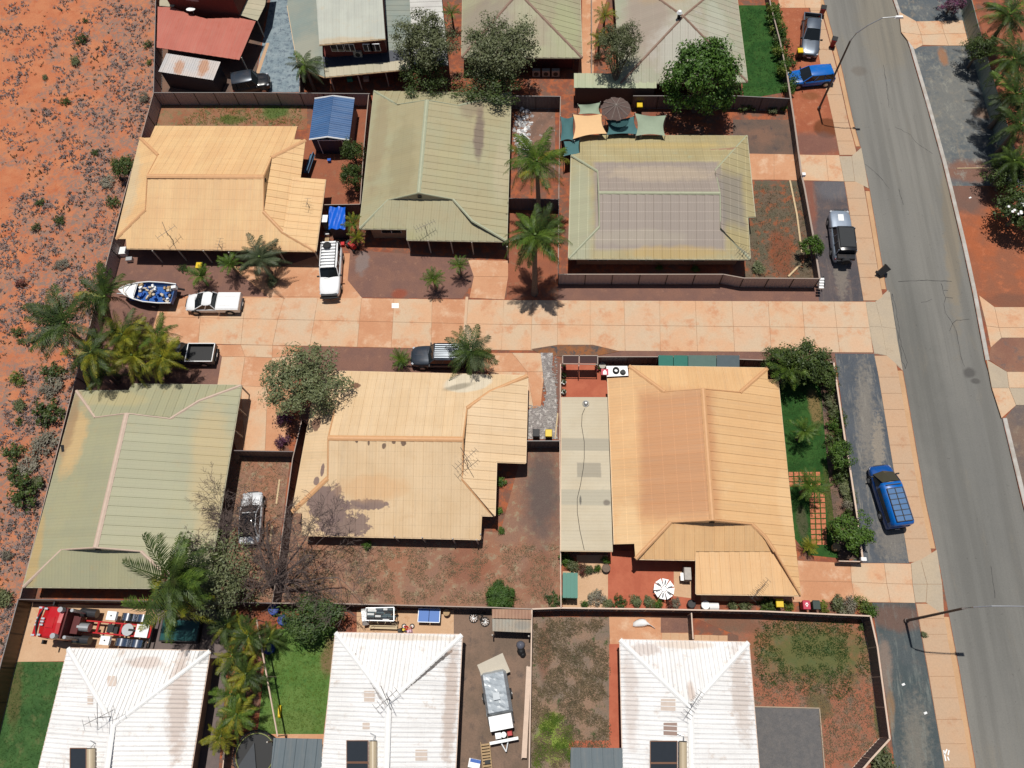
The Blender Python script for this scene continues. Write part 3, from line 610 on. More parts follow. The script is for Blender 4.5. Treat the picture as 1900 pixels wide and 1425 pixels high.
TRIM = (.762, [(0, 0), (.02, .03), (.07, .03), (.09, .0), (.254, .0), (.274, .03), (.324, .03), (.344, 0), (.508, 0), (.528, .03), (.578, .03), (.598, 0), (.762, 0)])
def clip(poly, a, lo):                    # poly of (s,t); keep s>=a (lo) or s<=a
    out = []
    for i in range(len(poly)):
        p, q = poly[i-1], poly[i]; pi = p[0] >= a if lo else p[0] <= a; qi = q[0] >= a if lo else q[0] <= a
        if pi != qi: t = (a-p[0])/(q[0]-p[0]); out.append((a, p[1]+(q[1]-p[1])*t))
        if qi: out.append(q)
    return out
def roof_face(roof, pl, pts, m, prof=CORR, piece='roof_sheet', split=None):
    """one plane of a roof laid with sheets running down the slope; pts are pixels or world points"""
    P3 = [Vector(RP(*p, pl)) if len(p) == 2 else Vector(p) for p in pts]
    nrm = Vector((-pl[0], -pl[1], 1)).normalized(); up = Vector((pl[0], pl[1], pl[0]**2+pl[1]**2))
    if up.length < 1e-4: up = Vector((0, 1, 0))
    up.normalize(); ac = up.cross(nrm).normalized()
    o = P3[0]; st = [((p-o).dot(ac), (p-o).dot(up)) for p in P3]
    ar = sum(st[i-1][0]*st[i][1]-st[i][0]*st[i-1][1] for i in range(len(st)))
    if ar < 0: st = st[::-1]
    Wd, seg = prof; s0 = min(p[0] for p in st); s1 = max(p[0] for p in st); t0 = min(p[1] for p in st)
    off = random.uniform(0, .4); k = 0; s = s0-off
    while s < s1-.01:
        mb = MB(); uv = []
        for (a, ha), (b, hb) in zip(seg, seg[1:]):
            a_, b_ = s+a, s+b
            if b_ <= s0 or a_ >= s1: continue
            q = clip(clip(st, a_, True), b_, False)
            if len(q) < 3 or abs(sum(q[i-1][0]*q[i][1]-q[i][0]*q[i-1][1] for i in range(len(q)))) < 1e-4: continue
            vs = []
            for (x, y) in q:
                h = ha+(hb-ha)*((x-a_)/(b_-a_)); vs.append(o+ac*x+up*y+nrm*(h+.012)); uv.append((x-s0, y-t0))
            # keep the face looking up
            mb.poly(vs)
        if mb.v:
            ob = mb.build(piece, m, roof, uv=uv)
        s += Wd; k += 1
    return P3
def house(name, label, cat, at, group=None):
    return thing(name, label, cat, (*G(*at), 0), 0, group, world=True)
def roof_under(h, faces, m):              # the roof itself under the sheets
    mb = MB()
    for pl, pts in faces: mb.poly([tuple(Vector(RP(*p, pl) if len(p) == 2 else p)-Vector((0, 0, .03))) for p in pts])
    return mb.build('roof', m, h)
def cap(roof, pts, w=.28, h=.06, m=None, name='ridge_cap'):
    mb = MB(); pts = [Vector(p)+Vector((0, 0, .035)) for p in pts]; secs = []
    for i, p in enumerate(pts):
        d = (pts[min(i+1, len(pts)-1)]-pts[max(i-1, 0)]); d.z = 0; d.normalize(); y = Vector((-d.y, d.x, 0))
        secs.append([p+y*w/2-Vector((0, 0, h*.45)), p+y*w*.16+Vector((0, 0, h)), p-y*w*.16+Vector((0, 0, h)), p-y*w/2-Vector((0, 0, h*.45))])
    return mb.loft(secs).build(name, m, roof)
def gutters(roof, runs, m, z=0, w=.13, h=.11):
    for pts in runs:
        mb = MB()
        for a, b in zip(pts, pts[1:]): mb.beam(Vector(a)-Vector((0, 0, .07)), Vector(b)-Vector((0, 0, .07)), w, h)
        mb.build('gutter', m, roof)
def dutch(h, spec, m, m_cap, m_gut, prof=CORR):
    """spec: planes -> (three px+z), faces -> list of (plane, pixel outline), caps, gutters"""
    P_ = {}
    for k, v in spec['planes'].items():
        P_[k] = PLN(*[(*RP(q[0], q[1], P_[q[2]]), 0) if isinstance(q[2], str) else q for q in v])
    faces = [(P_[k], pts) for k, pts in spec['faces']]
    roof = roof_under(h, faces, m_gut)
    for i, (pl, pts) in enumerate(faces):
        mm = m[spec['faces'][i][0]] if isinstance(m, dict) else m
        roof_face(roof, pl, pts, mm, prof)
    for k, pts, *w in spec.get('caps', ()): cap(roof, [RP(*p[:2], P_[p[2] if len(p) > 2 else k]) for p in pts], w[0] if w else .26, m=m_cap)
    gutters(roof, [[RP(*p, P_[k]) for p in pts] for k, pts in spec.get('gutters', ())], m_gut)
    for (k1, a), (k2, b), (k3, c) in spec.get('gables', ()):
        A, Bp, Cp = (Vector(RP(*p, P_[k])) for k, p in ((k1, a), (k2, b), (k3, c)))
        MB().poly([A, Bp, Cp]).build('gable_panel', m_gut, roof)
        mid = (A+Cp)/2; up = (Bp-mid)
        MB().box(mid+up*.5+Vector((0, -.05 if abs(A.y-Cp.y) < abs(A.x-Cp.x) else 0, 0)), (.35, .08, .3) if abs(A.y-Cp.y) < abs(A.x-Cp.x) else (.08, .35, .3)).build('gable_vent', M_black, roof)
        cap(roof, [A, Bp, Cp], .14, .05, m_cap, 'barge_board')
    return roof, P_
def walls(h, pts, z1, m, inset=0, z0=0):
    """wall block given by eave pixels (u, v) at z1, pulled in by inset metres"""
    W_ = [Vector((*G(*p, z1), 0)) for p in pts]; c = sum(W_, Vector())/len(W_); out = []
    for p in W_:
        d = c-p; out.append((p.x+math.copysign(inset, d.x), p.y+math.copysign(inset, d.y)))
    return MB().prism(out, z0, z1-.12).build('wall', m, h), out
def window(h, wall, x, y, z, w, hh, face='S', m=None):
    dy = -.03 if face == 'S' else 0; dx = .03 if face == 'E' else -.03 if face == 'W' else 0
    if face == 'S':
        f = MB().box((x, y-.03, z), (w, .08, hh)).build('window', M_white, wall)
        MB().box((x-w/4, y-.08, z), (w/2-.07, .03, hh-.1)).box((x+w/4, y-.08, z), (w/2-.07, .03, hh-.1)).build('pane', M_glass, wall)
    else:
        s = 1 if face == 'E' else -1
        f = MB().box((x+.03*s, y, z), (.08, w, hh)).build('window', M_white, wall)
        MB().box((x+.08*s, y, z), (.03, w-.1, hh-.1)).build('pane', M_glass, wall)
def posts(h, pxs, z1, m, w=.1):
    for p in pxs:
        x, y = G(*p); MB().box((x, y, z1/2), (w, w, z1)).build('verandah_post', m, h)
cream = px(251, 208, 152); cream2 = px(246, 199, 144); cream3 = px(236, 186, 132)
m_cream = roofmat('cream_roof_steel', cream, cream2, px(240, 190, 140), dark=.78, blobs=[B(235, 330, 22, 70, 10, px(232, 208, 168), .8, z=2.8, rag=.8), B(420, 460, 150, 8, 0, px(238, 190, 140), .5, z=2.5, rag=.8)])
m_capc = plain('cream_ridge_cap', px(232, 178, 128), .6, var=.15); m_capw = plain('bleached_ridge_cap', px(232, 214, 196), .6, var=.15)
m_gutc = plain('cream_gutter', px(240, 205, 160), .5, var=.1)
m_wall = plain('cream_render_wall', px(180, 146, 118), .9, var=.15, dirt=(px(130, 100, 82), .4))
m_post = plain('grey_steel_post', px(190, 182, 172), .6, var=.1)
green = px(186, 180, 144); green2 = px(180, 170, 132)
green3 = px(178, 194, 160)
m_gutg = plain('green_grey_gutter', px(196, 190, 160), .5, var=.1); m_capg = plain('pale_green_ridge_cap', px(188, 190, 160), .55, var=.15); m_capp = plain('pinkish_ridge_cap', px(222, 196, 176), .6, var=.15)
ze = 2.35; zr = 4.3
def L2(pts, pl): return [RP(*p, pl) for p in pts]
# ---- H1: cream house, top left
h1 = house('cream_roofed_house', 'cream roofed house beside the scrubland, with the boat and white ute in front', 'house', (400, 360), 'houses round the shared driveway')
r1, P1 = dutch(h1, dict(planes=dict(N=[(260, 256, ze), (567, 260, ze), (380, 327, zr)], S=[(215, 444, ze), (560, 452, ze), (380, 327, zr)],
    W=[(215, 443, ze), (260, 256, ze), (293, 288, 'N')], E=[(567, 260, ze), (558, 330, ze), (504, 292, 'N')], E2=[(543, 330, 2.75), (527, 428, 2.75), (604, 333, 2.2)]),
    faces=[('N', [(288, 234), (552, 235), (546, 259), (567, 260), (504, 292), (489, 328), (273, 326), (293, 288), (260, 256), (279, 256)]),
           ('S', [(273, 326), (489, 328), (489, 393), (525, 431), (586, 466), (235, 461), (234, 443.5), (215, 443.5), (270, 389)]),
           ('W', [(215, 443.5), (260, 256), (293, 288), (270, 389)]), ('E', [(504, 292), (567, 260), (558, 330), (543, 330), (527, 430), (489, 393)]),
           ('E2', [(543, 329), (604, 333), (586, 466), (525, 431)])],
    caps=[('N', [(273, 326.5), (489, 328)], .5), ('N', [(260, 256), (293, 288)], .34), ('N', [(567, 260), (504, 292)], .4), ('S', [(270, 389), (215, 443.5)], .34), ('S', [(489, 393), (525, 431), (586, 466)], .34)],
    gutters=[('N', [(288, 234), (552, 235)]), ('S', [(235, 461), (586, 466)]), ('W', [(215, 443.5), (260, 256)]), ('E2', [(604, 333), (586, 466)])],
    gables=[(('N', (504, 292)), ('N', (489, 328)), ('S', (489, 393))), (('N', (293, 288)), ('N', (273, 326)), ('S', (270, 389)))]), m_cream, m_capc, m_gutc)
w1, o1 = walls(h1, [(260, 256), (560, 258), (552, 440), (225, 440)], ze, m_wall, .7)
posts(h1, [(302, 487), (347, 484), (394, 487), (440, 490), (530, 487), (594, 486)], 2.1, m_post)
# ---- H2: green roof, top centre
h2 = house('green_roofed_house', 'green roofed house with a long stain on its right slope, left of two tall palms', 'house', (800, 320), 'houses round the shared driveway')
st = px(150, 128, 112)
m_green2 = roofmat('weathered_green_roof', green, px(188, 176, 138), px(176, 162, 124), blobs=[B(889, 250, 9, 45, 0, px(128, 108, 100), .8, z=3, rag=.6), B(875, 200, 22, 20, 0, px(150, 130, 110), .6, z=3, rag=.8), B(700, 260, 16, 90, 0, px(174, 156, 122), .6, z=3, rag=.9), B(745, 300, 26, 70, 0, px(170, 158, 122), .6, z=3.5, rag=1.), B(835, 300, 20, 60, 0, px(190, 178, 136), .6, z=3.5, rag=1.), B(720, 430, 60, 14, 0, px(178, 172, 120), .5, z=3), B(930, 310, 14, 60, 0, px(206, 192, 160), .5, z=3)], dark=.86)
r2, P2 = dutch(h2, dict(planes=dict(Wp=[(694, 170, ze), (667, 424, ze), (785, 270, zr)], Ep=[(950, 175, ze), (942, 440, ze), (785, 270, zr)],
    S=[(667, 424, ze), (940, 446, ze-.1), (720, 371.5, 'Wp'), (841, 370, 'Ep')], N=[(694, 169, ze), (948, 172, ze), (738, 194, 'Wp'), (850, 196, 'Ep')]),
    faces=[('Wp', [(694, 169), (738, 194), (792, 186), (777, 358), (720, 371.5), (667, 424)]),
           ('Ep', [(948, 172), (850, 196), (792, 186), (777, 358), (841, 370), (877, 410), (940, 447)]),
           ('S', [(667, 424), (720, 371.5), (841, 370), (877, 410), (942, 448), (755.5, 445), (755.5, 425)]),
           ('N', [(694, 169), (948, 172), (850, 196), (738, 194)])],
    caps=[('Wp', [(792, 186), (777, 358)], .42), ('Wp', [(720, 371.5), (667, 424)]), ('Ep', [(841, 370), (877, 410), (940, 447)]), ('Wp', [(694, 169), (738, 194)]), ('Ep', [(948, 172), (850, 196)])],
    gutters=[('S', [(667, 424), (755.5, 425), (755.5, 445), (942, 448)]), ('Wp', [(694, 169), (667, 424)]), ('Ep', [(948, 172), (940, 447)])],
    gables=[(('Wp', (720, 371.5)), ('Wp', (777, 358)), ('Ep', (841, 370))), (('Wp', (738, 194)), ('Wp', (792, 186)), ('Ep', (850, 196)))]), m_green2, m_capg, m_gutg)
w2, o2 = walls(h2, [(694, 172), (948, 176), (940, 425), (672, 425)], ze, m_wall, .55)
ys_ = min(p[1] for p in o2); xs_ = min(p[0] for p in o2)
window(h2, w2, G(725, 433, 1.4)[0], ys_, 1.45, 1.9, 1.0)
for u, w_ in ((800, 1.8), (900, 1.6)): window(h2, w2, G(u, 440, 1.2)[0], ys_, 1.2, w_, 1.1)
posts(h2, [(762, 465), (800, 469), (841, 470), (879, 472), (943, 480)], 2.1, m_post)
# ---- H3: green-grey roof right of the palms
h3 = house('stained_roof_house', 'green roofed house with a big grey weathered rectangle, right of the two tall palms', 'house', (1225, 380), 'houses round the shared driveway')
gy = px(168, 154, 146)
ctr = G(1222, 372, 3.4); cc_ = G(1109, 372, 3.4); dd_ = G(1222, 296, 3.4)
m_green3 = roofmat('green_roof_with_grey_wear', px(192, 178, 136), px(186, 170, 126), px(182, 184, 152),
   rects=[(ctr[0], ctr[1], dict(rx=abs(ctr[0]-cc_[0])+.3, ry=abs(dd_[1]-ctr[1])+.2, ang=0, col=gy, k=.9, soft=.05, rag=.05)), (G(1355, 330, 3)[0], G(1355, 370, 3)[1], dict(rx=1.1, ry=2.8, ang=0, col=px(150, 142, 136), k=.75, soft=.3, rag=.3))],
   blobs=[B(1225, 320, 100, 18, 0, px(206, 186, 160), .55, z=3.5, rag=.8), B(1075, 400, 24, 110, 0, px(184, 186, 158), .8, z=3, rag=.4), B(1180, 440, 90, 12, 0, px(190, 178, 158), .5, z=3, rag=.6), B(1250, 468, 90, 10, 0, px(204, 172, 110), .7, z=2.6, rag=.6), B(1230, 262, 110, 8, 0, px(206, 180, 120), .6, z=2.6)], line=.86, dark=1.35, lw=.08)
r3, P3_ = dutch(h3, dict(planes=dict(N=[(1076, 284, ze), (1386, 284, ze), (1225, 358, zr-.1)], S=[(1055, 480, ze), (1392, 481, ze), (1225, 358, zr-.1)],
    W=[(1055, 480, ze), (1060, 288, ze), (1111, 318, 'N')], E=[(1386, 253, ze), (1392, 481, ze), (1330, 400, 'S')]),
    faces=[('N', [(1076, 251), (1386, 252), (1327, 317), (1336, 358.5), (1111, 357.5), (1109, 318), (1060, 288), (1076, 284)]),
           ('S', [(1111, 357.5), (1336, 358.5), (1337, 423), (1392, 481), (1055, 480), (1112, 421)]),
           ('W', [(1055, 480), (1060, 288), (1109, 318), (1112, 421)]), ('E', [(1386, 252), (1395, 350), (1401, 402), (1387, 403), (1392, 481), (1337, 423), (1327, 317)])],
    caps=[('N', [(1111, 357.5), (1336, 358.5)], .34), ('N', [(1060, 288), (1109, 318)]), ('N', [(1386, 252), (1327, 317)]), ('S', [(1055, 480), (1112, 421)]), ('S', [(1337, 423), (1392, 481)])],
    gutters=[('N', [(1076, 251), (1386, 252)]), ('S', [(1055, 480), (1392, 481)]), ('W', [(1055, 480), (1060, 288)]), ('E', [(1386, 252), (1401, 402), (1387, 403), (1392, 481)])],
    gables=[(('N', (1109, 318)), ('N', (1111, 357.5)), ('S', (1112, 421))), (('N', (1327, 317)), ('N', (1336, 358.5)), ('S', (1337, 423)))]), m_green3, m_capg, m_gutg)
w3, o3 = walls(h3, [(1060, 288), (1386, 262), (1388, 475), (1060, 475)], ze, m_wall, .55)
ys_ = min(p[1] for p in o3)
for u, w_ in ((1110, 1.8), (1200, 1.2), (1290, 2.0)): window(h3, w3, G(u, 490, 1.2)[0], ys_, 1.3, w_, 1.1)
# ---- H4: left green house
h4 = house('long_green_roofed_house', 'long green roofed house at the left fence with a silver sedan beside it', 'house', (230, 900), 'houses round the shared driveway')
m_green4 = roofmat('long_green_roof', px(184, 180, 144), px(178, 176, 144), px(188, 174, 134), blobs=[B(135, 815, 24, 60, 0, px(226, 190, 136), .8, z=3, rag=.8), B(120, 790, 16, 60, 0, px(178, 146, 110), .8, z=3, rag=.7), B(262, 900, 70, 110, 0, px(182, 180, 148), .7, z=3, rag=.5), B(390, 870, 34, 130, 8, px(204, 182, 134), .8, z=2.7, rag=.5), B(210, 738, 60, 14, 0, px(204, 188, 140), .6, z=3), B(60, 1010, 16, 80, 10, px(206, 176, 122), .8, z=2.7, rag=.5)], dark=.93)
r4, P4 = dutch(h4, dict(planes=dict(Wp=[(141.5, 725, ze), (43, 1089, ze), (206, 892, zr)], Ep=[(448, 715, ze), (392, 1060, ze), (206, 892, zr)],
    N=[(150, 725, ze), (448, 715, ze-.1), (177, 774.5, 'Wp'), (316, 777, 'Ep')], S=[(43, 1089, ze), (385, 1092, ze), (115, 1020, 'Wp'), (262, 1023, 'Ep')]),
    faces=[('Wp', [(141.5, 725), (177, 774.5), (235, 767), (177, 1016), (115, 1020), (43, 1089)]),
           ('Ep', [(448, 715), (369, 744), (316, 777), (235, 767), (177, 1016), (262, 1023), (296, 1056), (385, 1092)]),
           ('N', [(141.5, 725), (239, 725), (246, 712.6), (448, 715), (369, 744), (316, 777), (177, 774.5)]),
           ('S', [(43, 1089), (115, 1020), (262, 1023), (296, 1056), (385, 1092)])],
    caps=[('Wp', [(235, 767), (177, 1016)], .42), ('Wp', [(141.5, 725), (177, 774.5)]), ('Ep', [(448, 715), (369, 744), (316, 777)]), ('Wp', [(115, 1020), (43, 1089)]), ('Ep', [(262, 1023), (296, 1056), (385, 1092)])],
    gutters=[('N', [(141.5, 725), (239, 725), (246, 712.6), (448, 715)]), ('S', [(43, 1089), (385, 1092)]), ('Wp', [(141.5, 725), (43, 1089)]), ('Ep', [(448, 715), (385, 1092)])],
    gables=[(('Wp', (177, 774.5)), ('Wp', (235, 767)), ('Ep', (316, 777))), (('Wp', (115, 1020)), ('Wp', (177, 1016)), ('Ep', (262, 1023)))]), m_green4, m_capp, m_gutg)
w4, o4 = walls(h4, [(150, 735), (440, 725), (385, 1080), (52, 1080)], ze, m_wall, .6)
window(h4, w4, max(p[0] for p in o4), G(430, 940, 1.5)[1], 1.4, 1.8, 1.1, 'E')
posts(h4, [(463, 733), (458, 772), (451, 812)], 2.1, m_post)
MB().poly([RP(*p, P4['Wp'])[:2]+(RP(*p, P4['Wp'])[2]+.06,) for p in ((113, 826), (119, 826), (120, 838), (115, 839))]).build('roof_patch', M_black, r4)
# ---- H5: cream house in the middle
h5 = house('cream_house_with_worn_patch', 'cream roofed house with a purple-brown worn patch at its lower left corner', 'house', (770, 850), 'houses round the shared driveway')
pp = px(142, 118, 112)
m_cream5 = roofmat('cream_roof_with_worn_patch', px(246, 214, 172), px(240, 206, 162), px(234, 198, 154), dark=.84,
   blobs=[B(604, 940, 40, 34, -35, pp, .95, z=3, soft=.1, rag=1.1, sc=1.1), B(640, 972, 44, 22, 0, pp, .9, z=2.6, soft=.1, rag=1.3, sc=1.5), B(684, 933, 34, 9, 0, pp, .9, z=3, soft=.1, rag=.9, sc=1.7), B(655, 938, 30, 4, 0, pp, .8, z=3, soft=.2, rag=1., sc=2), B(599, 872, 4, 12, 0, pp, .95, z=3, soft=.1, rag=.4, sc=1.5), B(587, 892, 6, 8, 0, pp, .9, z=3, soft=.1, rag=.4, sc=1.5),
          B(585, 785, 10, 12, 0, px(120, 84, 70), .9, z=3, soft=.1, rag=.7, sc=1.5), B(658, 713, 9, 5, 0, px(120, 80, 60), .9, z=3, soft=.1, rag=.5, sc=2), B(690, 905, 60, 22, 0, px(238, 186, 132), .5, z=3), B(868, 708, 44, 20, 10, px(238, 224, 198), .95, z=2.8, soft=.1, rag=.12), B(851, 717, 26, 6, 16, px(150, 140, 120), .7, z=2.8, soft=.4, rag=.3)]
          +[B(u, v, w_, h_, 0, px(110, 84, 70), .9, z=4.2, soft=.15, rag=.5, sc=3) for u, v, w_, h_ in ((662, 819, 3, 3), (684, 822, 2, 5), (712, 827, 4, 5), (731, 820, 4, 4), (749, 822, 5, 5))])
r5, P5 = dutch(h5, dict(planes=dict(N=[(590, 697, ze), (979, 697, ze), (735, 814, zr)], S=[(542, 950, ze), (918, 957, ze), (735, 814, zr)],
    W=[(542, 950, ze), (575, 775, ze), (608, 887, 'S')], E=[(979, 697, ze-.05), (976, 850, ze-.05), (866, 757, 'N')]),
    faces=[('N', [(590, 688), (979, 697), (909.6, 727), (866.6, 757), (859, 815), (609, 812), (622, 757)]),
           ('S', [(609, 812), (859, 815), (858, 888), (913.5, 953), (918, 957), (893, 956.4), (890.6, 1000.6), (561, 993), (562, 951), (542, 950), (608, 887)]),
           ('W', [(542, 950), (590, 688), (622, 757), (608, 887)]), ('E', [(979, 697), (975, 859), (921, 857), (918, 957), (913.5, 953), (858, 888), (866.6, 757), (909.6, 727)])],
    caps=[('N', [(609, 812.5), (859, 815)], .45), ('N', [(979, 697), (909.6, 727), (866.6, 757)], .34), ('S', [(858, 888), (913.5, 953)], .32), ('S', [(542, 950), (608, 887)], .4)],
    gutters=[('N', [(590, 688), (979, 697)]), ('S', [(918, 957), (893, 956.4), (890.6, 1000.6), (561, 993), (562, 951), (542, 950)]), ('E', [(979, 697), (975, 859), (921, 857), (918, 957)]), ('W', [(590, 688), (542, 950)])],
    gables=[(('N', (622, 757)), ('N', (609, 812)), ('S', (608, 887))), (('N', (866.6, 757)), ('N', (859, 815)), ('S', (858, 888)))]), m_cream5, m_capc, m_gutc)
w5, o5 = walls(h5, [(600, 705), (970, 707), (912, 948), (560, 945)], ze, m_wall, .6)
posts(h5, [(740, 1004), (790, 1006), (845, 1008), (888, 1010), (895, 1000)], 2.0, m_post)
# ---- H6: orange house, right
h6 = house('orange_roofed_house', 'pale orange roofed house between a green lawn and a long beige patio roof', 'house', (1300, 850), 'houses round the shared driveway')
m_cream6 = roofmat('orange_cream_roof', px(244, 198, 144), px(240, 192, 138), px(248, 206, 156), blobs=[B(1165, 990, 24, 60, 0, px(252, 212, 158), .8, z=2.7, rag=.6), B(1150, 800, 16, 160, 0, px(250, 204, 142), .8, z=2.6, rag=.3), B(1460, 930, 18, 60, 0, px(250, 208, 156), .7, z=2.6, rag=.3)],
   rects=[(G(1256, 840, 3.6)[0], G(1256, 840, 3.6)[1], dict(rx=2.9, ry=5.3, ang=math.radians(-1), col=px(214, 154, 108), k=.85, soft=.18, rag=.15))], dark=.93)
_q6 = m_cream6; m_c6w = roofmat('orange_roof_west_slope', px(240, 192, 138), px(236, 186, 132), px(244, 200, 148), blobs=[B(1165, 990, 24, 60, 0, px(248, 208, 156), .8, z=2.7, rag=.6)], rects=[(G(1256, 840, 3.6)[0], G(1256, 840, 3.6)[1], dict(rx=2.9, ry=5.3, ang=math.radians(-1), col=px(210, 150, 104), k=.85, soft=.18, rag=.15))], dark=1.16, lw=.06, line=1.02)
r6, P6 = dutch(h6, dict(planes=dict(Wp=[(1128, 702, ze), (1140, 1010, ze), (1313, 842, zr+.1)], Ep=[(1443, 704, ze), (1478, 1036, ze), (1313, 842, zr+.1)],
    N=[(1167, 680, ze), (1424, 683, ze), (1233, 727, 'Wp'), (1373, 728, 'Ep')], S=[(1179, 1037, ze), (1290, 1039, ze), (1244, 969, 'Wp'), (1396, 973, 'Ep')],
    K=[(1291, 1023, 2.5), (1438, 1023, 2.5), (1292, 1102, 2.2)]),
    faces=[('Wp', [(1128, 702), (1167, 700), (1167, 679), (1193, 700), (1233, 727), (1304, 721.5), (1322, 965), (1244, 969), (1182, 1030), (1179, 1037), (1177, 1009), (1140, 1010)]),
           ('Ep', [(1424, 683), (1424, 704), (1443, 704), (1486, 1105), (1438, 1023), (1396, 973), (1322, 965), (1304, 721.5), (1373, 728)]),
           ('N', [(1167, 679), (1424, 683), (1373, 728), (1233, 727)]),
           ('S', [(1179, 1037), (1244, 969), (1396, 973), (1420, 996), (1438, 1023), (1291, 1023), (1290, 1039)]),
           ('K', [(1291, 1023), (1438, 1023), (1486, 1105), (1292, 1102)])],
    caps=[('Wp', [(1304, 721.5), (1322, 965)], .42), ('Wp', [(1167, 679), (1233, 727)], .34), ('Ep', [(1424, 683), (1373, 728)], .34), ('Wp', [(1244, 969), (1179, 1037)], .3), ('Ep', [(1396, 973), (1420, 996), (1438, 1023)], .3), ('Ep', [(1438, 1023), (1486, 1105)], .16)],
    gutters=[('Wp', [(1128, 702), (1140, 1010)]), ('N', [(1167, 679), (1424, 683)]), ('S', [(1179, 1037), (1290, 1039)]), ('K', [(1292, 1024), (1292, 1102), (1486, 1105)]), ('Ep', [(1443, 704), (1484, 1102)])],
    gables=[(('Wp', (1233, 727)), ('Wp', (1304, 721.5)), ('Ep', (1373, 728))), (('Wp', (1244, 969)), ('Wp', (1322, 965)), ('Ep', (1396, 973)))]), dict(Wp=m_c6w, Ep=m_cream6, N=m_cream6, S=m_cream6, K=m_cream6), m_capc, m_gutc)
w6, o6 = walls(h6, [(1172, 690), (1430, 692), (1455, 1020), (1185, 1020)], ze, m_wall, .6)
posts(h6, [(1296, 1098), (1380, 1100), (1470, 1101)], 2.0, m_post)
# beige flat patio roof
pt = house('flat_patio_roof', 'long flat beige patio roof with a cable lying over it, left of the orange roof', 'patio roof', (1088, 880))
m_beige = roofmat('beige_patio_sheet', px(214, 200, 172), px(208, 192, 162), px(196, 184, 158), rects=[(G(1088, 825, 2.4)[0], G(1088, 825, 2.4)[1], dict(rx=2.3, ry=.52, ang=0, col=px(178, 168, 146), k=.9, soft=.03, rag=.02)), (G(1093, 872, 2.4)[0], G(1093, 872, 2.4)[1], dict(rx=.95, ry=.6, ang=0, col=px(166, 156, 136), k=.85, soft=.05, rag=.1)), (G(1090, 923, 2.4)[0], G(1090, 923, 2.4)[1], dict(rx=2.3, ry=.62, ang=0, col=px(184, 176, 154), k=.8, soft=.1, rag=.05))],
   blobs=[B(1126, 933, 6, 5, 0, px(110, 98, 86), .8, z=2.4), B(1077, 928, 2, 8, 0, px(60, 56, 50), .8, z=2.4)], dark=.97)
pl = PLN((1042, 737, 2.35), (1127, 737, 2.45), (1137, 1023, 2.45), (1041, 1023, 2.35))
pr_ = roof_under(pt, [(pl, [(1042, 737), (1127, 737), (1137, 1023), (1041, 1022)])], m_gutc)
roof_face(pr_, pl, [(1042, 737), (1127, 737), (1137, 1023), (1041, 1022)], m_beige, (.762, [(0, 0), (.02, .015), (.762, 0)]))
gutters(pr_, [[RP(*p, pl) for p in ((1042, 737), (1041, 1022), (1137, 1023))]], m_gutc, w=.08)
posts(pt, [(1046, 742), (1046, 1014), (1090, 1014)], 2.3, m_post, .08)
MB().tube([Vector(RP(u, v, pl))+Vector((0, 0, .04)) for u, v in ((1085, 758), (1080, 770), (1079, 790), (1084, 820), (1084, 850), (1082, 870), (1077, 900), (1071, 925), (1071, 950), (1076, 985), (1084, 1021))], .022, 5).build('cable', M_black, pt)
# ---- white ribbed roofs along the bottom
rust = px(214, 180, 160)
def whiteroof(name, blobs=(), streak=.35):
    return roofmat(name, (.8, .79, .78), (.75, .735, .72), px(226, 206, 190), blobs=blobs, streak=(px(196, 160, 140), streak), line=1.2, dark=.93, grain=.1, rough=.45)
m_gutw = plain('pinkish_white_gutter', px(238, 210, 190), .5, var=.15); m_capwh = plain('white_ridge_cap', (.8, .79, .77), .5, var=.08)
zw = 2.35; zt = 4.5
def hipwhite(name, label, NW, NE, SW, SE, A, Bp, m, walls_in):
    h = house(name, label, 'house', A, 'white roofed houses')
    mid = ((A[0]+Bp[0])/2, (A[1]+Bp[1])/2)
    r, P_ = dutch(h, dict(planes=dict(Wp=[(*NW, zw), (*SW, zw), (*A, zt)], Ep=[(*NE, zw), (*SE, zw), (*A, zt)], N=[(*NW, zw), (*NE, zw), (*A, zt)]),
        faces=[('Wp', [NW, A, Bp, SW]), ('Ep', [NE, A, Bp, SE]), ('N', [NW, NE, A])],
        caps=[('Wp', [A, Bp], .42), ('Wp', [NW, A], .34), ('Ep', [NE, A], .34)],
        gutters=[('N', [NW, NE]), ('Wp', [NW, SW]), ('Ep', [NE, SE])]), m, m_capwh, m_gutw, RIB)
    walls(h, [NW, NE, SE, SW], zw, m_wall, .5); return h, r, P_
h7, r7, P7 = hipwhite('white_roofed_house', 'white ribbed roof house at the bottom left, directly below the red prime mover', (126, 1203), (389.5, 1208), (39, 1560), (333, 1560), (209, 1346), (180, 1560),
    whiteroof('white_roof_left', [B(330, 1300, 16, 110, 8, px(206, 178, 160), .6, z=3, rag=1., soft=.4, sc=2), B(372, 1215, 12, 14, 0, px(120, 118, 118), .5, z=3, rag=1., sc=3), B(270, 1230, 40, 10, 0, px(220, 190, 172), .5, z=2.6, rag=.8)]), 0)
h8, r8, P8 = hipwhite('white_roofed_house', 'white ribbed roof house at the bottom centre with dark streaks beside its hips', (622.6, 1174), (857, 1178), (582, 1560), (838, 1560), (721, 1303), (712, 1560),
    whiteroof('white_roof_middle', [B(787, 1248, 64, 4., 42, px(70, 58, 54), .85, z=3.7, rag=.9, soft=.1, sc=3), B(690, 1266, 50, 2.6, -51, px(120, 105, 98), .6, z=3.7, rag=1.2, soft=.1, sc=4), B(835, 1300, 12, 120, 0, px(208, 180, 160), .6, z=2.8, rag=1., soft=.4, sc=2), B(740, 1182, 100, 6, 0, px(236, 214, 188), .6, z=2.5), B(725, 1340, 3, 50, 0, px(130, 112, 104), .5, z=4, rag=1.)]), 0)
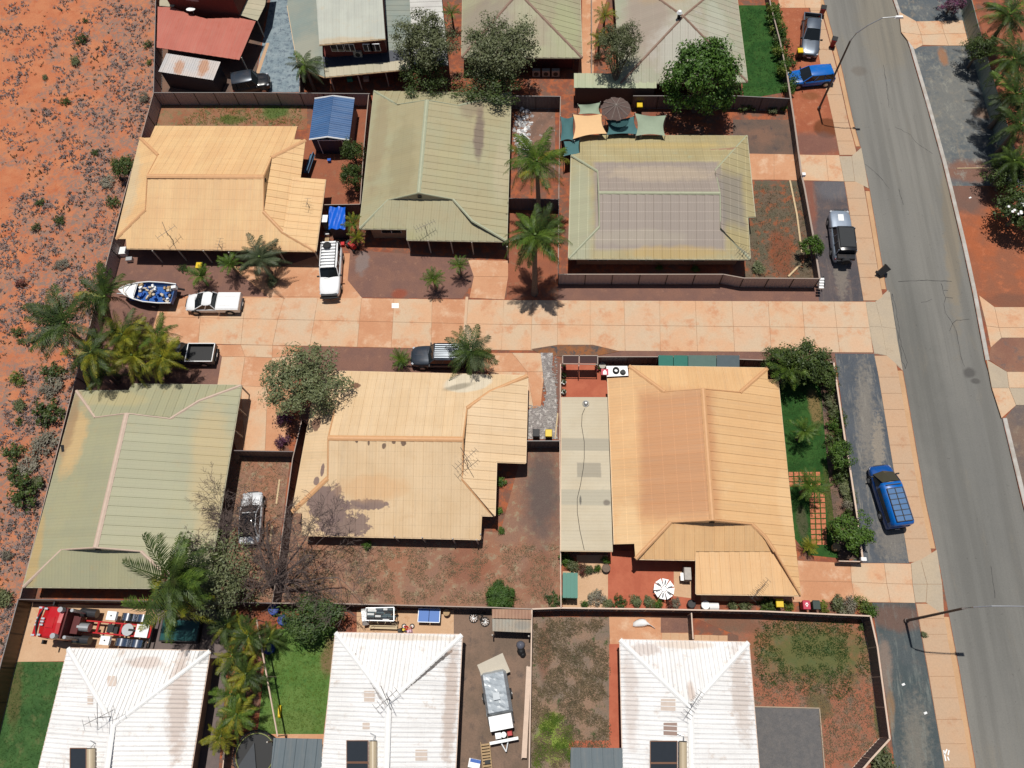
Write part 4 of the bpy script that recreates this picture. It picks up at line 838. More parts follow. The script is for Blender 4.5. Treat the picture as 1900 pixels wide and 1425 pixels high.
h9, r9, P9 = hipwhite('white_roofed_house', 'white ribbed roof house at the bottom right beside the grey gravel pad', (1150.5, 1187), (1389, 1192), (1159, 1560), (1419, 1560), (1281, 1312), (1289, 1560),
    whiteroof('white_roof_right', [B(1376, 1280, 20, 90, 0, px(214, 192, 176), .55, z=3, rag=1.1, soft=.4, sc=2), B(1282, 1284, 8, 18, 0, px(214, 186, 166), .6, z=4, rag=.7), B(1268, 1196, 50, 8, 0, px(238, 214, 190), .6, z=2.5), B(1196, 1205, 30, 12, 0, px(216, 196, 184), .6, z=2.6, rag=1., sc=3), B(1170, 1300, 12, 90, 0, px(228, 208, 196), .5, z=2.8, rag=1.)]), 0)
# solar hot water units on the roofs
m_coll = plain('solar_collector_glass', (.03, .035, .042), .12, var=.1); m_tank = plain('cream_tank', px(208, 190, 160), .35, var=.05)
def solar(label, P_, pu0, pu1, tu0, tu1, v0, v1):
    t = thing('solar_water_heater', label, 'water heater', RP((pu0+tu1)/2, v0+20, P_), 0, 'solar water heaters on the white roofs', world=True)
    up = Vector((0, 0, .1)); vv = v1-v0
    for k in range(2):
        a, b = v0+vv*k/2+(1 if k else 0), v0+vv*(k+1)/2-1
        c4 = [Vector(RP(u, v, P_))+up for u, v in ((pu0, a), (pu1, a), (pu1, b), (pu0, b))]
        MB().add(c4+[p-Vector((0, 0, .07)) for p in c4], [(0, 1, 2, 3), (7, 6, 5, 4), (0, 4, 5, 1), (1, 5, 6, 2), (2, 6, 7, 3), (3, 7, 4, 0)]).build('collector_panel', m_coll, t)
        fr = MB()
        for i in range(4): fr.beam(c4[i]+Vector((0, 0, .01)), c4[(i+1) % 4]+Vector((0, 0, .01)), .05, .08)
        fr.build('panel_frame', M_steel if False else plain('copper_brown_frame', px(150, 110, 88), .5), t)
    a = Vector(RP((tu0+tu1)/2, v0+1, P_)); b = Vector(RP((tu0+tu1)/2, v1, P_)); R_ = .27
    MB().tube([a+Vector((0, 0, R_+.08)), b+Vector((0, 0, R_+.08))], R_, 20).build('tank', m_tank, t, smooth=False)
    MB().tube([a+Vector((0, .015, R_+.08)), a+Vector((0, .05, R_+.08))], R_*1.02, 20).build('tank_end', M_black, t)
    MB().tube([a+Vector((.05, .1, .5)), a+Vector((.1, .35, .2)), a+Vector((-.3, .5, .12))], .03, 6).build('pipe', M_steel, t)
solar('solar water heater with a cream tank on the bottom left white roof', P7['Wp'], 132, 162, 164, 184, 1388, 1470)
solar('solar water heater with a cream tank on the bottom centre white roof', P8['Wp'], 644, 684, 687, 701, 1374, 1455)
solar('solar water heater with a cream tank on the bottom right white roof', P9['Wp'], 1206, 1256, 1258, 1273, 1375, 1456)
def patch(r, P_, u0, v0, u1, v1, m, name='roof_patch'):
    MB().poly([Vector(RP(u, v, P_))+Vector((0, 0, .06)) for u, v in ((u0, v0), (u1, v0), (u1, v1), (u0, v1))]).build(name, m, r)
m_pt1 = plain('brown_patch', px(176, 150, 138), .6); m_pt2 = plain('pale_patch', px(232, 214, 200), .6)
patch(r9, P9['Wp'], 1231, 1341, 1256, 1365, m_pt1); patch(r9, P9['Wp'], 1226, 1297, 1253, 1319, m_pt2)
patch(r8, P8['Wp'], 676, 1282, 695, 1303, m_pt2); patch(r8, P8['Wp'], 673, 1341, 686, 1353, m_pt2); patch(r8, P8['Ep'], 771, 1391, 793, 1411, m_pt2)
patch(r7, P7['N'], 200, 1254, 217, 1273, m_pt2); patch(r7, P7['Wp'], 163, 1292, 173, 1307, m_pt2)
# grey flat carports at the bottom edge
m_greyroof = roofmat('blue_grey_sheet_roof', px(104, 116, 122), px(98, 110, 116), dark=.96, grain=.03)
for lab, q in (('blue-grey skillion roof at the bottom edge beside the trampoline', [(508, 1369), (598, 1371), (596, 1500), (496, 1500)]), ('blue-grey skillion roof at the bottom edge left of the right-hand white roof', [(1059, 1387), (1155, 1388), (1157, 1500), (1057, 1500)])):
    c = house('grey_carport', lab, 'carport', q[0], 'blue-grey carports'); pl = PLN((*q[0], 2.3), (*q[1], 2.3), (*q[2], 2.4))
    r = roof_under(c, [(pl, q)], m_greyroof); roof_face(r, pl, q, m_greyroof); posts(c, [(q[0][0]+6, q[0][1]+5), (q[1][0]-6, q[1][1]+5)], 2.2, m_post)
# ---- far row along the top
h12 = house('grey_green_hip_roof_house', 'grey-brown hip roof house at the top, with three air conditioners under its eave', 'house', (970, 60), 'houses along the top')
m_gb = roofmat('grey_brown_roof', px(176, 164, 136), px(184, 180, 146), px(168, 150, 130), line=1.6, dark=1.1, blobs=[B(900, 60, 50, 60, 0, px(166, 152, 138), .7, z=3, rag=.6), B(1050, 60, 24, 60, 0, px(184, 186, 144), .8, z=3, rag=.4), B(970, 95, 100, 8, 0, px(186, 184, 146), .8, z=2.6)])
r12, P12 = dutch(h12, dict(planes=dict(Wp=[(857, 0, ze), (857, 106, ze), (962, -14, 4.7)], Ep=[(1076, 0, ze), (1080, 107, ze), (962, -14, 4.7)], S=[(857, 106, ze), (1080, 107, ze), (962, -14, 4.7)]),
    faces=[('Wp', [(857, 106), (962, -14), (965, -130), (860, -130)]), ('Ep', [(1080, 107), (962, -14), (965, -130), (1072, -130)]), ('S', [(857, 106), (1080, 107), (962, -14)])],
    caps=[('Wp', [(857, 106), (962, -14)], .3), ('Ep', [(1080, 107), (962, -14)], .3)], gutters=[('S', [(857, 106), (1080, 107)]), ('Ep', [(1080, 107), (1072, -130)]), ('Wp', [(857, 106), (860, -130)])]), m_gb, plain('brown_ridge_cap', px(160, 130, 112), .6), m_gutg)
m_redwall = plain('dark_red_wall', px(112, 52, 46), .85, var=.15)
w12, o12 = walls(h12, [(862, -120), (1072, -120), (1076, 104), (860, 104)], ze, m_redwall, .7)
h13 = house('pyramid_roof_house', 'grey roofed house at the top with a white vent at its peak', 'house', (1260, 60), 'houses along the top')
m_gw = roofmat('pale_weathered_roof', px(190, 182, 160), px(184, 186, 160), px(206, 202, 190), line=1.3, dark=1.12, blobs=[B(1200, 40, 40, 70, 0, px(178, 160, 146), .85, z=3, rag=.35), B(1260, 90, 50, 40, 0, px(208, 202, 190), .7, z=3.4, rag=.7), B(1330, 70, 20, 60, 0, px(204, 204, 186), .6, z=3, rag=.6), B(1240, -20, 60, 30, 0, px(196, 168, 130), .8, z=3.6, rag=.3)])
r13, P13 = dutch(h13, dict(planes=dict(Wp=[(1143, 0, ze), (1151, 155, ze), (1268, 30, 4.9)], Ep=[(1362, -45, ze), (1387, 152, ze), (1268, 30, 4.9)], S=[(1151, 155, ze), (1387, 152, ze), (1268, 30, 4.9)], N=[(1140, -45, ze), (1362, -50, ze), (1268, 30, 4.9)]),
    faces=[('Wp', [(1138, -62), (1268, 30), (1151, 155)]), ('Ep', [(1362, -48), (1387, 152), (1268, 30)]), ('S', [(1151, 155), (1387, 152), (1268, 30)]), ('N', [(1138, -62), (1362, -48), (1268, 30)])],
    caps=[('Wp', [(1151, 155), (1268, 30)]), ('Ep', [(1387, 152), (1268, 30)]), ('Wp', [(1138, -62), (1268, 30)]), ('Ep', [(1362, -48), (1268, 30)])],
    gutters=[('S', [(1151, 155), (1387, 152)]), ('Ep', [(1362, -48), (1387, 152)]), ('Wp', [(1138, -62), (1151, 155)])]), m_gw, plain('brown_ridge_cap', px(160, 130, 112), .6), m_gutg)
walls(h13, [(1142, -50), (1358, -42), (1380, 148), (1154, 150)], ze, m_redwall, .7)
a = Vector(RP(1259, 34, P13['Wp'])); vt = thing('roof_vent', 'white mushroom roof vent at the peak of the pyramid roof', 'roof vent', a, world=True)
MB().cyl(a+Vector((0, 0, .35)), .16, .7, 12).build('vent_pipe', M_black, vt); MB().cyl(a+Vector((0, 0, .78)), .3, .22, 14, r2=.16).build('vent_cowl', M_white, vt)
# skillion shed between them
sk_ = house('skillion_shed', 'pale green skillion roof shed with a dark wall behind the thatched umbrella', 'shed', (1125, 175))
pl = PLN((1065, 136, 2.5), (1215, 136, 2.5), (1065, 163, 2.3)); q = [(1065, 136), (1218, 137), (1218, 164), (1065, 163)]
r = roof_under(sk_, [(pl, q)], m_gutg); m_gs = roofmat('pale_green_skillion', px(186, 196, 160), px(194, 194, 160)); roof_face(r, pl, q, m_gs)
MB().prism([G(*p, 2.3) for p in ((1068, 140), (1215, 140), (1215, 163), (1068, 163))], 0, 2.25).build('wall', plain('dark_brown_steel', px(84, 70, 66), .6), sk_)
# two-storey houses top left
h11 = house('two_storey_house', 'two-storey house with pale cream upper roof and dark red walls above a shaded lower roof', 'house', (660, 60), 'houses along the top')
m_pc = roofmat('pale_grey_cream_roof', px(206, 208, 194), px(196, 198, 186), px(206, 192, 166), blobs=[B(650, 78, 70, 8, 0, px(212, 186, 146), .6, z=5.2)], dark=.97, grain=.03)
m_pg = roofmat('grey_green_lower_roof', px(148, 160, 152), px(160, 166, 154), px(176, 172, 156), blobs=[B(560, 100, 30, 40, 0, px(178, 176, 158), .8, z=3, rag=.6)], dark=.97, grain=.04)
m_cs = roofmat('cream_verandah_sheet', px(196, 188, 160), px(206, 194, 166), dark=.97)
P11 = dict(U=PLN((584, 5, 5.6), (592.5, 83, 5.2), (715, 72, 5.2)), S=PLN((599, 106, 3.0), (719, 94, 3.0), (602.6, 143, 2.5)), W=PLN((586, 10, 3.), (602, 120, 3.), (533, 10, 2.5)), E=PLN((708, 0, 3.), (722, 100, 3.), (762, 30, 2.5)), E2=PLN((762, 0, 2.7), (766, 120, 2.7), (820, 20, 2.5)))
f11 = [('U', [(578, -130), (700, -130), (715, 72), (592.5, 83)], m_pc), ('S', [(602, 125), (722, 115), (762, 110), (762, 128), (602.6, 143)], m_cs), ('S', [(599, 106), (722, 94), (760, 92), (762, 110), (722, 115), (602, 125)], plain('navy_roof_shade', px(52, 58, 72), .6)), ('W', [(590, -120), (545, -120), (533, 10), (553, 124), (602.6, 143), (599, 106)], m_pg),  # second S face: upper storey's shade painted navy onto the verandah roof
       ('E', [(700, -120), (722, 96), (768, 92), (752, -120)], m_pg), ('E2', [(752, -120), (768, 120), (832, 122), (808, -120)], roofmat('white_lower_roof', px(226, 224, 216), px(214, 210, 204), dark=.97))]
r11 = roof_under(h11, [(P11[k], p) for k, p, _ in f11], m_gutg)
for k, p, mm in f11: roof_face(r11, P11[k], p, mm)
gutters(r11, [[RP(*p, P11['U']) for p in ((592.5, 83), (715, 72))], [RP(*p, P11['S']) for p in ((602.6, 143), (762, 128))], [RP(*p, P11['W']) for p in ((533, 10), (553, 124), (602, 143))]], m_gutc)
uw = [G(u, v, 5.2) for u, v in ((596, -120), (700, -120), (710, 70), (596, 80))]
w11 = MB().prism([(x, y+.35) for x, y in uw], 0, 5.1).build('wall', m_redwall, h11)
ysw = uw[3][1]+.35
for u, w_ in ((627, 1.3), (650, 1.), (684, 1.), (697, 1.)): window(h11, w11, G(u, 90, 4.2)[0], ysw-.12, 4.4, w_, .9)
MB().prism([G(*p, 2.9) for p in ((560, 0), (760, 0), (758, 100), (606, 110))], 0, 2.4).build('wall', m_redwall, h11)
posts(h11, [(621, 168), (672, 166), (722, 160)], 2.4, m_post)
h10 = house('red_two_storey_house', 'dark red walled two-storey house above the red carport roof at the top left', 'house', (380, 10), 'houses along the top')
a, b = Vector((*G(318, 14, 2.6), 0)), Vector((*G(446, 30, 2.6), 0)); bk = Vector((b.y-a.y, a.x-b.x, 0)).normalized()*-9
w10 = MB().prism([tuple(p)[:2] for p in (a, b, b+bk, a+bk)], 0, 5.5).build('wall', m_redwall, h10)
wn = MB(); m_ = a.lerp(b, .42)
n10 = (b-a).normalized(); nn = Vector((n10.y, -n10.x, 0))
MB().beam(m_+nn*.04+Vector((-1, .2, 4.4)), m_+nn*.04+n10*1.5+Vector((-1, .2, 4.4)), .08, 1.).build('window', plain('grey_frame', px(150, 110, 120), .4), w10)
pw = PLN((296, 11, 2.7), (322, 13, 3.0), (330, -30, 3.2)); pe = PLN((445, 29, 2.7), (405, 0, 3.9), (420, -60, 3.9)); pe2 = PLN((445, 28, 2.7), (478, 39, 2.5), (460, -10, 2.7))
ff = [(pw, [(296, 11), (322, 13), (336, -10), (345, -80), (300, -80)], m_cs), (pe, [(405, 0), (445, 29), (462, -10), (480, -80), (390, -80)], m_pg), (pe2, [(445, 28), (478, 39), (492, 10), (500, -40), (475, -40)], m_cs)]
r10 = roof_under(h10, [(p, q) for p, q, _ in ff], m_gutg)
for p, q, mm in ff: roof_face(r10, p, q, mm)
ds = thing('satellite_dish', 'white satellite dish on the dark red wall above the red carport', 'satellite dish', G3(355, 18, 3), world=True)
c = Vector(G3(355, 18, 3.2)); MB().loft([[(c+Vector((r*math.cos(t), r*math.sin(t)*.5-.2+r*.2, r*r*.6))) for t in [k*PI/8 for k in range(16)]] for r in (.5, .3, .05)]).build('dish', M_white, ds); MB().tube([c+Vector((0, .3, -.1)), c+Vector((0, .1, -.6))], .03).build('dish_arm', M_steel, ds)
cp = house('red_carport', 'big flat red carport roof at the top left', 'carport', (380, 70)); m_rr = roofmat('red_sheet_roof', px(206, 118, 100), px(200, 110, 92), px(190, 92, 66), dark=.99, grain=.02)
pl = PLN((293, 13, 2.8), (291, 88, 2.5), (444, 111, 2.5), (474, 40, 2.75)); q = [(293, 13), (323, 14.5), (351, 26.7), (383, 35), (442.5, 33), (474.5, 39.7), (444, 111.5), (291, 88.5)]
r = roof_under(cp, [(pl, q)], m_rr); roof_face(r, pl, q, m_rr); posts(cp, [(464, 140), (491, 70)], 2.5, m_post)
m_navy = plain('dark_navy_steel', px(40, 44, 56), .6, var=.1)
sd = house('rusty_roof_shed', 'low shed with a rust-streaked white ribbed roof, below the red carport', 'shed', (350, 130))
pl = PLN((309, 99, 2.5), (294, 133, 2.3), (396, 149, 2.3), (410, 115, 2.5)); q = [(309, 99), (409.7, 115), (396, 149), (294, 133)]
r = roof_under(sd, [(pl, q)], m_navy); roof_face(r, pl, q, roofmat('rusty_white_roof', px(226, 214, 206), px(214, 210, 208), blobs=[B(332, 125, 9, 12, 0, px(206, 150, 112), .8, z=2.4, rag=.7, sc=2.5), B(378, 125, 10, 14, 0, px(206, 150, 112), .85, z=2.4, rag=.7, sc=2.5)], streak=(px(190, 130, 96), .5)), TRIM)
MB().prism([G(*p, 2.3) for p in ((311, 102), (406, 117), (394, 147), (297, 132))], 0, 2.25).build('wall', m_navy, sd)
# blue garden shed
bs = house('blue_shed', 'blue gable roofed metal shed with white trim beside the cream house', 'shed', (618, 230))
m_bl = roofmat('blue_roof_sheet', px(74, 110, 158), px(84, 122, 170), px(64, 100, 150), dark=.9, rough=.4); m_db = plain('dark_blue_wall', px(56, 66, 92), .5, var=.08)
pw = PLN((584, 183, 2.2), (574, 259, 2.2), (613, 216, 2.75)); pe = PLN((658, 183, 2.2), (648, 260, 2.2), (613, 216, 2.75))
ff = [(pw, [(584, 183), (619, 178), (607.7, 254), (573.6, 259)]), (pe, [(658, 183), (619, 178), (607.7, 254), (648, 260)])]
r = roof_under(bs, ff, m_db)
for p, q in ff: roof_face(r, p, q, m_bl, TRIM)
for p, ps in ((pw, [(584, 183), (619, 178)]), (pe, [(619, 178), (658, 183)]), (pw, [(573.6, 259), (607.7, 254)]), (pe, [(607.7, 254), (648, 260)])): cap(r, [RP(*t, p) for t in ps], .16, .05, M_white, 'barge_trim')
w_ = [G(*p, 2.2) for p in ((585, 184), (657, 184), (647, 259), (575, 258))]
wl_ = MB().prism([(x+(.08 if i in (0, 3) else -.08), y+(.1 if i > 1 else -.1)) for i, (x, y) in enumerate(w_)], 0, 2.17).build('wall', m_db, bs)
yb = w_[2][1]+.1; xc = (w_[2][0]+w_[3][0])/2
MB().box((xc, yb-.02, 1.), (2.3, .04, 1.95)).build('roller_door', plain('navy_door', px(46, 52, 74), .5), bs)
MB().box((xc-1.2, yb-.03, 1.), (.07, .06, 2.)).box((xc+1.2, yb-.03, 1.), (.07, .06, 2.)).box((xc, yb-.03, 2.03), (2.5, .06, .07)).build('door_frame', M_white, bs)
# ================================================================ FENCES
m_fd = plain('brown_grey_fence_steel', px(190, 170, 164), .6, var=.12, sc=2); m_fr = plain('fence_rail_tan', px(176, 156, 142), .55, var=.15)
m_fp = plain('pinkish_cream_rail', px(226, 198, 176), .55, var=.15); m_fg = plain('grey_rail', px(150, 144, 140), .55, var=.12)
m_fdk = plain('dark_fence_steel', px(120, 108, 106), .6, var=.12); m_fgr = plain('grey_green_wall_steel', px(150, 160, 148), .6, var=.1)
m_post_d = plain('dark_post', px(70, 60, 56), .6)
def fence(label, pts, z=1.8, m=None, rail=None, span=2.37, group='steel yard fences', rw=.07, cat='fence', lat=False, name='steel_fence'):
    m = m or m_fd; rail = rail or m_fr
    P_ = [Vector((*G(*p, z), 0)) for p in pts]
    f = thing(name, label, cat, tuple(P_[0]), 0, group, world=True)
    for a, b in zip(P_, P_[1:]):
        L = (b-a).length; n = max(1, round(L/span)); d = (b-a)/n; u = d.normalized(); w = Vector((-u.y, u.x, 0))
        for i in range(n):
            p, q = a+d*i, a+d*(i+1)
            mb = MB(); k = 13; th = .018            # ribbed steel panel: a zig-zag sheet
            top = []; 
            for j in range(k+1):
                t = j/k; s = th if j % 2 else -th; r = p.lerp(q, t)+w*s; top.append(r)
            if d.length < 1.2: top = [p, q]
            vs = [(r.x, r.y, .04) for r in top]+[(r.x, r.y, z-.03) for r in top]; nn = len(top)
            mb.add(vs, [(j, j+1, nn+j+1, nn+j) for j in range(nn-1)]); mb.build('panel', m, f)
            MB().box((p.x, p.y, z/2+.01), (.07, .07, z+.02), math.atan2(u.y, u.x)).build('post', m_post_d if rail is m_fr or rail is m_fg else rail, f)
            MB().beam((p.x, p.y, z), (q.x, q.y, z), rw, .05).build('rail', rail, f)
            MB().beam((p.x, p.y, .06), (q.x, q.y, .06), .05, .06).build('bottom_rail', rail, f)
    MB().box((P_[-1].x, P_[-1].y, z/2+.01), (.07, .07, z+.02)).build('post', m_post_d, f)
    return f
fence('brown steel fence climbing the left edge between the scrub and the top left yards', [(290, -120), (289, 0), (285, 172)], rail=m_fg)
fence('brown steel fence between the red scrubland and the cream roofed house', [(285, 172), (262, 255), (234, 350), (184, 540), (141, 700)], rail=m_fr)
fence('brown steel fence between the scrubland and the long green roof', [(141, 700), (37, 1110)], rail=m_fr)
fence('brown ribbed steel fence beside the dark lawn at the bottom left corner', [(34, 1112), (0, 1238), (-48, 1440), (-80, 1560)], m=plain('tan_fence_steel', px(120, 98, 74), .6), rail=m_fg)
fence('long grey-brown steel fence along the back of the cream house and blue shed', [(285, 172), (470, 172), (686, 174)], rail=m_fg, span=2.3)
fence('dark steel fence running between the two green roofs below the leafy trees', [(948, 178), (1040, 179)], m=m_fdk, rail=m_fg)
fence('dark steel fence behind the shade sails and dense round tree', [(1175, 178), (1222, 178), (1367, 178), (1465, 183)], m=m_fdk, rail=m_fg)
fence('steel side fence right of the blue shed', [(684, 176), (676, 262), (668, 379)], rail=m_fr)
fence('short dark cross fence behind the blue tarpaulin', [(602, 380), (668, 379)], m=m_fdk, rail=m_fr)
fence('steel side fence between the tall palms and the stained roof', [(1040, 179), (1038, 275), (1037, 350), (1036, 508)], rail=m_fr)
fence('short dark fence behind the lower tall palm', [(941, 368), (1037, 370)], m=m_fdk, rail=m_fdk)
fence('long brown steel fence facing the shared driveway below the stained roof', [(1036, 509), (1342, 509)], rail=m_fr, rw=.08)
fence('lower brown steel fence facing the driveway, ending at the white letterboxes', [(1342, 509), (1380, 516), (1521, 517)], z=1.65, rail=m_fr, rw=.08)
fence('brown fence along the verge beside the front garden with a log edge', [(1521, 517), (1508, 433), (1493, 350), (1487, 323)], z=1.2, m=m_fdk, rail=m_fr, rw=.16)
fence('brown fence along the verge between the north driveway and the blue wagon', [(1487, 323), (1474, 227), (1461, 141)], z=1.2, m=m_fdk, rail=m_fr, rw=.16)
fence('brown fence along the verge beside the silver ute', [(1461, 141), (1447, 75), (1430, 10), (1418, -60)], z=1.2, m=m_fdk, rail=m_fr, rw=.12)
fence('dark steel fence behind the long green roof and the red prime mover', [(36, 1112), (250, 1115), (505, 1119)], m=m_fdk, rail=m_fdk)
fence('steel fence running behind the middle white roof, with pale rail', [(505, 1119), (613, 1119.7), (912, 1127), (987, 1130)], m=m_fdk, rail=m_fr)
fence('steel fence with white rail below the terracotta court and orange roof', [(987, 1130), (1040, 1128), (1200, 1130), (1413, 1134), (1615, 1143)], m=m_fdk, rail=m_fp, rw=.1)
fence('dark side fence between the silver sedan and the worn patch roof', [(560, 780), (543, 851), (529, 953), (515, 1060), (505, 1119)], m=m_fdk, rail=m_fr)
fence('short dark cross fence with gate beside the purple flowers', [(433, 836), (543, 838)], m=m_fdk, rail=m_fdk)
fence('side fence left of the beige patio roof', [(1040, 676), (1039, 817), (1040, 1022), (1041, 1128)], m=m_fdk, rail=m_fp)
fence('short dark fence behind the black and yellow bins', [(976, 818), (1039, 818)], m=m_fdk, rail=m_fg)
fence('back fence under the green shade cloth strip', [(1108, 662), (1225, 662), (1546, 672)], m=m_fdk, rail=m_fr, z=1.7)
fence('low brown double-railed fence between the flower bed and the blue gravel verge', [(1547, 673), (1569, 824), (1576, 862), (1591, 961), (1601, 1040)], z=1.1, m=m_fdk, rail=m_fp, rw=.14)
fence('short dark fence panel at the driveway end of the flower bed', [(1557, 1041), (1600, 1042)], z=1., m=m_fdk, rail=m_fp)
fence('corner yard fence with pale rails beside the green-grey verge', [(1615, 1143), (1628, 1200), (1651, 1371), (1617, 1408), (1590, 1440)], m=m_fdk, rail=m_fp, rw=.12)
fence('pale capped fence between the dirt yard and the weedy yard', [(987, 1130), (982, 1425), (980, 1520)], m=m_fd, rail=m_fp, rw=.09)
fence('short side fence above the right-hand white roof', [(1283, 1138), (1286, 1186)], m=m_fdk, rail=m_fp, rw=.09)
fence('tall grey-green boundary wall with palms behind it, right of the road', [(1790, -110), (1803, 0), (1815, 46), (1845, 154), (1886, 288)], z=2.0, m=m_fgr, rail=m_fgr, span=2.4, rw=.05)
fence('dark side fence between the two-storey houses and the blue rock driveway', [(556, -60), (556, 171)], z=1.6, m=m_fdk, rail=m_fr)
fence('side fence between the two hip roofed houses at the top', [(1098, -60), (1098, 136)], z=1.6, m=m_fdk, rail=m_fr)
fence('dark fence beside the trampoline', [(413, 1408), (418, 1380), (404, 1520)], z=1.5, m=m_fdk, rail=m_fp, span=2)
# grass edging, log edges, gravel pad edging
m_log = plain('bleached_log', px(222, 196, 156), .9, var=.25, sc=6)
def edging(label, pts, m, w=.12, h=.1, cat='edging', name='edging'):
    P_ = [G3(*p) for p in pts]; mb = MB()
    for a, b in zip(P_, P_[1:]): mb.beam((*a[:2], h/2), (*b[:2], h/2), w, h)
    o = mb.build(name, m, loc=P_[0]); tag(o, label, cat)
edging('pale log edge curving down the right side of the front garden', [(1465, 336), (1478, 400), (1487, 470)], m_log, .16, .14)
edging('short pale log across the corner of the front garden', [(1486, 490), (1462, 514)], m_log, .16, .14)
edging('pale timber edge around the grey gravel pad', [(1397, 1311), (1520, 1314), (1536, 1500)], plain('pale_edge', px(190, 172, 150), .9), .07, .08)
edging('thin grey drain pipe lying on the orange shoulder right of the road', [(1775, 313), (1846, 312)], m_log, .08, .08, 'pipe', 'pipe')
edging('old timber plank lying beside the silver sedan', [(519, 890), (513, 935)], m_log, .14, .05, 'plank', 'plank')
edging('second old timber plank lying below the sedan', [(505, 975), (501, 1010)], m_log, .12, .05, 'plank', 'plank')
edging('white timber plank leaning in the garden strip left of the patio roof', [(1035, 767), (1030, 813)], m_log, .12, .1, 'plank', 'plank')
# ================================================================ VEHICLES
def paint(name, c, metal=0., rough=.28):
    return plain(name, c, rough, metal, .5, .1, 2., coat=.25, dirt=((.3, .2, .14), .12))
m_rim = plain('alloy_rim', (.35, .35, .36), .35, .8); m_lightw = plain('headlamp_lens', (.45, .47, .5), .1); m_lightr = plain('red_tail_lamp', (.35, .01, .01), .2); m_rack = plain('rack_bars', (.03, .03, .032), .5)
def wheel(root, x, y, r=.36, w=.24):
    t = MB().cyl((x, y, r), r, w, 20, 'Y').build('wheel', M_tyre, root, smooth=False)
    s = 1 if y > 0 else -1
    MB().cyl((x, y+s*(w/2+.005), r), r*.62, .02, 10, 'Y').build('rim', m_rim, t)
def body_loft(st, smooth=True, n_top=7):
    secs = []
    for x, hw, zl, zh in st:
        s = [(x, -hw*.93, zl), (x, -hw, zl+(zh-zl)*.3), (x, -hw, zl+(zh-zl)*.68), (x, -hw*.955, zh-.06), (x, -hw*.86, zh), (x, -hw*.4, zh+.025), (x, hw*.4, zh+.025), (x, hw*.86, zh), (x, hw*.955, zh-.06), (x, hw, zl+(zh-zl)*.68), (x, hw, zl+(zh-zl)*.3), (x, hw*.93, zl)]
        secs.append(s)
    return MB().loft(secs)
def cabin(root, xb0, xb1, xt0, xt1, zb, zt, wb, wt, mp, mg=None, roof='roof', roofm=None, pill=True, cols=(0.45,)):
    """glasshouse: base xb0..xb1 (rear..front) at zb, top xt0..xt1 at zt"""
    mg = mg or M_glass
    b = [Vector((xb0, -wb, zb)), Vector((xb1, -wb, zb)), Vector((xb1, wb, zb)), Vector((xb0, wb, zb))]
    t = [Vector((xt0, -wt, zt)), Vector((xt1, -wt, zt)), Vector((xt1, wt, zt)), Vector((xt0, wt, zt))]
    cb = (b[1]+b[2])/2+Vector((.13, 0, 0)); ct = (t[1]+t[2])/2+Vector((.07, 0, 0))
    MB().add([b[1], cb, b[2], t[2], ct, t[1]], [(0, 1, 4, 5), (1, 2, 3, 4)]).build('windscreen', mg, root)
    MB().poly([b[3], b[0], t[0], t[3]]).build('rear_window', mg, root)
    for s, (i, j) in ((-1, (0, 1)), (1, (3, 2))):
        MB().poly([b[i], b[j], t[j], t[i]][::-s]).build('side_window', mg, root)
    rs = [[(x, -w, z), (x, -w*.9, z+.05), (x, 0, z+.075), (x, w*.9, z+.05), (x, w, z)] for x, w, z in ((xt0-.03, wt*.84, zt-.02), (xt0+.2, wt+.01, zt), ((xt0+xt1)/2, wt+.035, zt+.01), (xt1-.2, wt+.03, zt), (xt1+.06, wt*.93, zt-.01))]
    mb = MB(); n = 5
    mb.add([p for q in rs for p in q], [(i*n+k, i*n+k+1, (i+1)*n+k+1, (i+1)*n+k) for i in range(4) for k in range(4)][::1])
    mb.f = [f[::-1] for f in mb.f]
    ro = mb.build(roof, roofm or mp, root, smooth=True)
    if pill:
        mb = MB()
        for i in (0, 1, 2, 3): mb.beam(b[i]*1.0+Vector((0, 0, 0)), t[i], .07, .06)
        for c in cols:
            for s in (-1, 1):
                x0 = xb0+(xb1-xb0)*c; x1 = xt0+(xt1-xt0)*c
                mb.beam((x0, s*(wb+.01), zb), (x1, s*(wt+.01), zt), .02, .09)
        mb.build('pillars', mp, root)
    return ro
def vehicle(name, label, cat, back, front, z=.7, L0=None, group=None):
    a = Vector((*G(*back, z), 0)); b = Vector((*G(*front, z), 0)); d = b-a; L = d.length
    r = thing(name, label, cat, tuple((a+b)/2), math.atan2(d.y, d.x), group); return r, L
def details(r, L, W_, zb, hood, mirrors, grille=True, tail=True):
    h = L/2
    for s in (-1, 1):
        MB().box((h-.24, s*(W_*.37), zb+.02), (.2, W_*.16, .1), s*-.75).build('headlight', m_lightw, r)
        if tail: MB().box((-h+.14, s*(W_*.4), zb-.06), (.1, W_*.1, .26)).build('tail_light', m_lightr, r)
        MB().box((mirrors[0], s*(W_/2+.1), mirrors[1]), (.1, .22, .15)).build('mirror', M_black, r)
        MB().box((mirrors[0]-.25, s*(W_/2+.005), mirrors[1]-.2), (.16, .02, .03)).build('door_handle', M_black, r)
    if grille: MB().box((h-.02, 0, zb-.02), (.08, W_*.45, .16)).build('grille', M_black, r)
    MB().box((h-.02, 0, zb-.3), (.1, W_*.6, .16)).build('front_bumper', M_black, r)
    MB().box((-h+.0, 0, zb-.28), (.1, W_*.66, .14)).build('rear_bumper', M_black, r)
    MB().box((h+.065, 0, zb-.25), (.015, .37, .12)).build('number_plate', M_white, r)
    MB().box((-h-.065, 0, zb-.25), (.015, .37, .12)).build('number_plate', M_white, r)
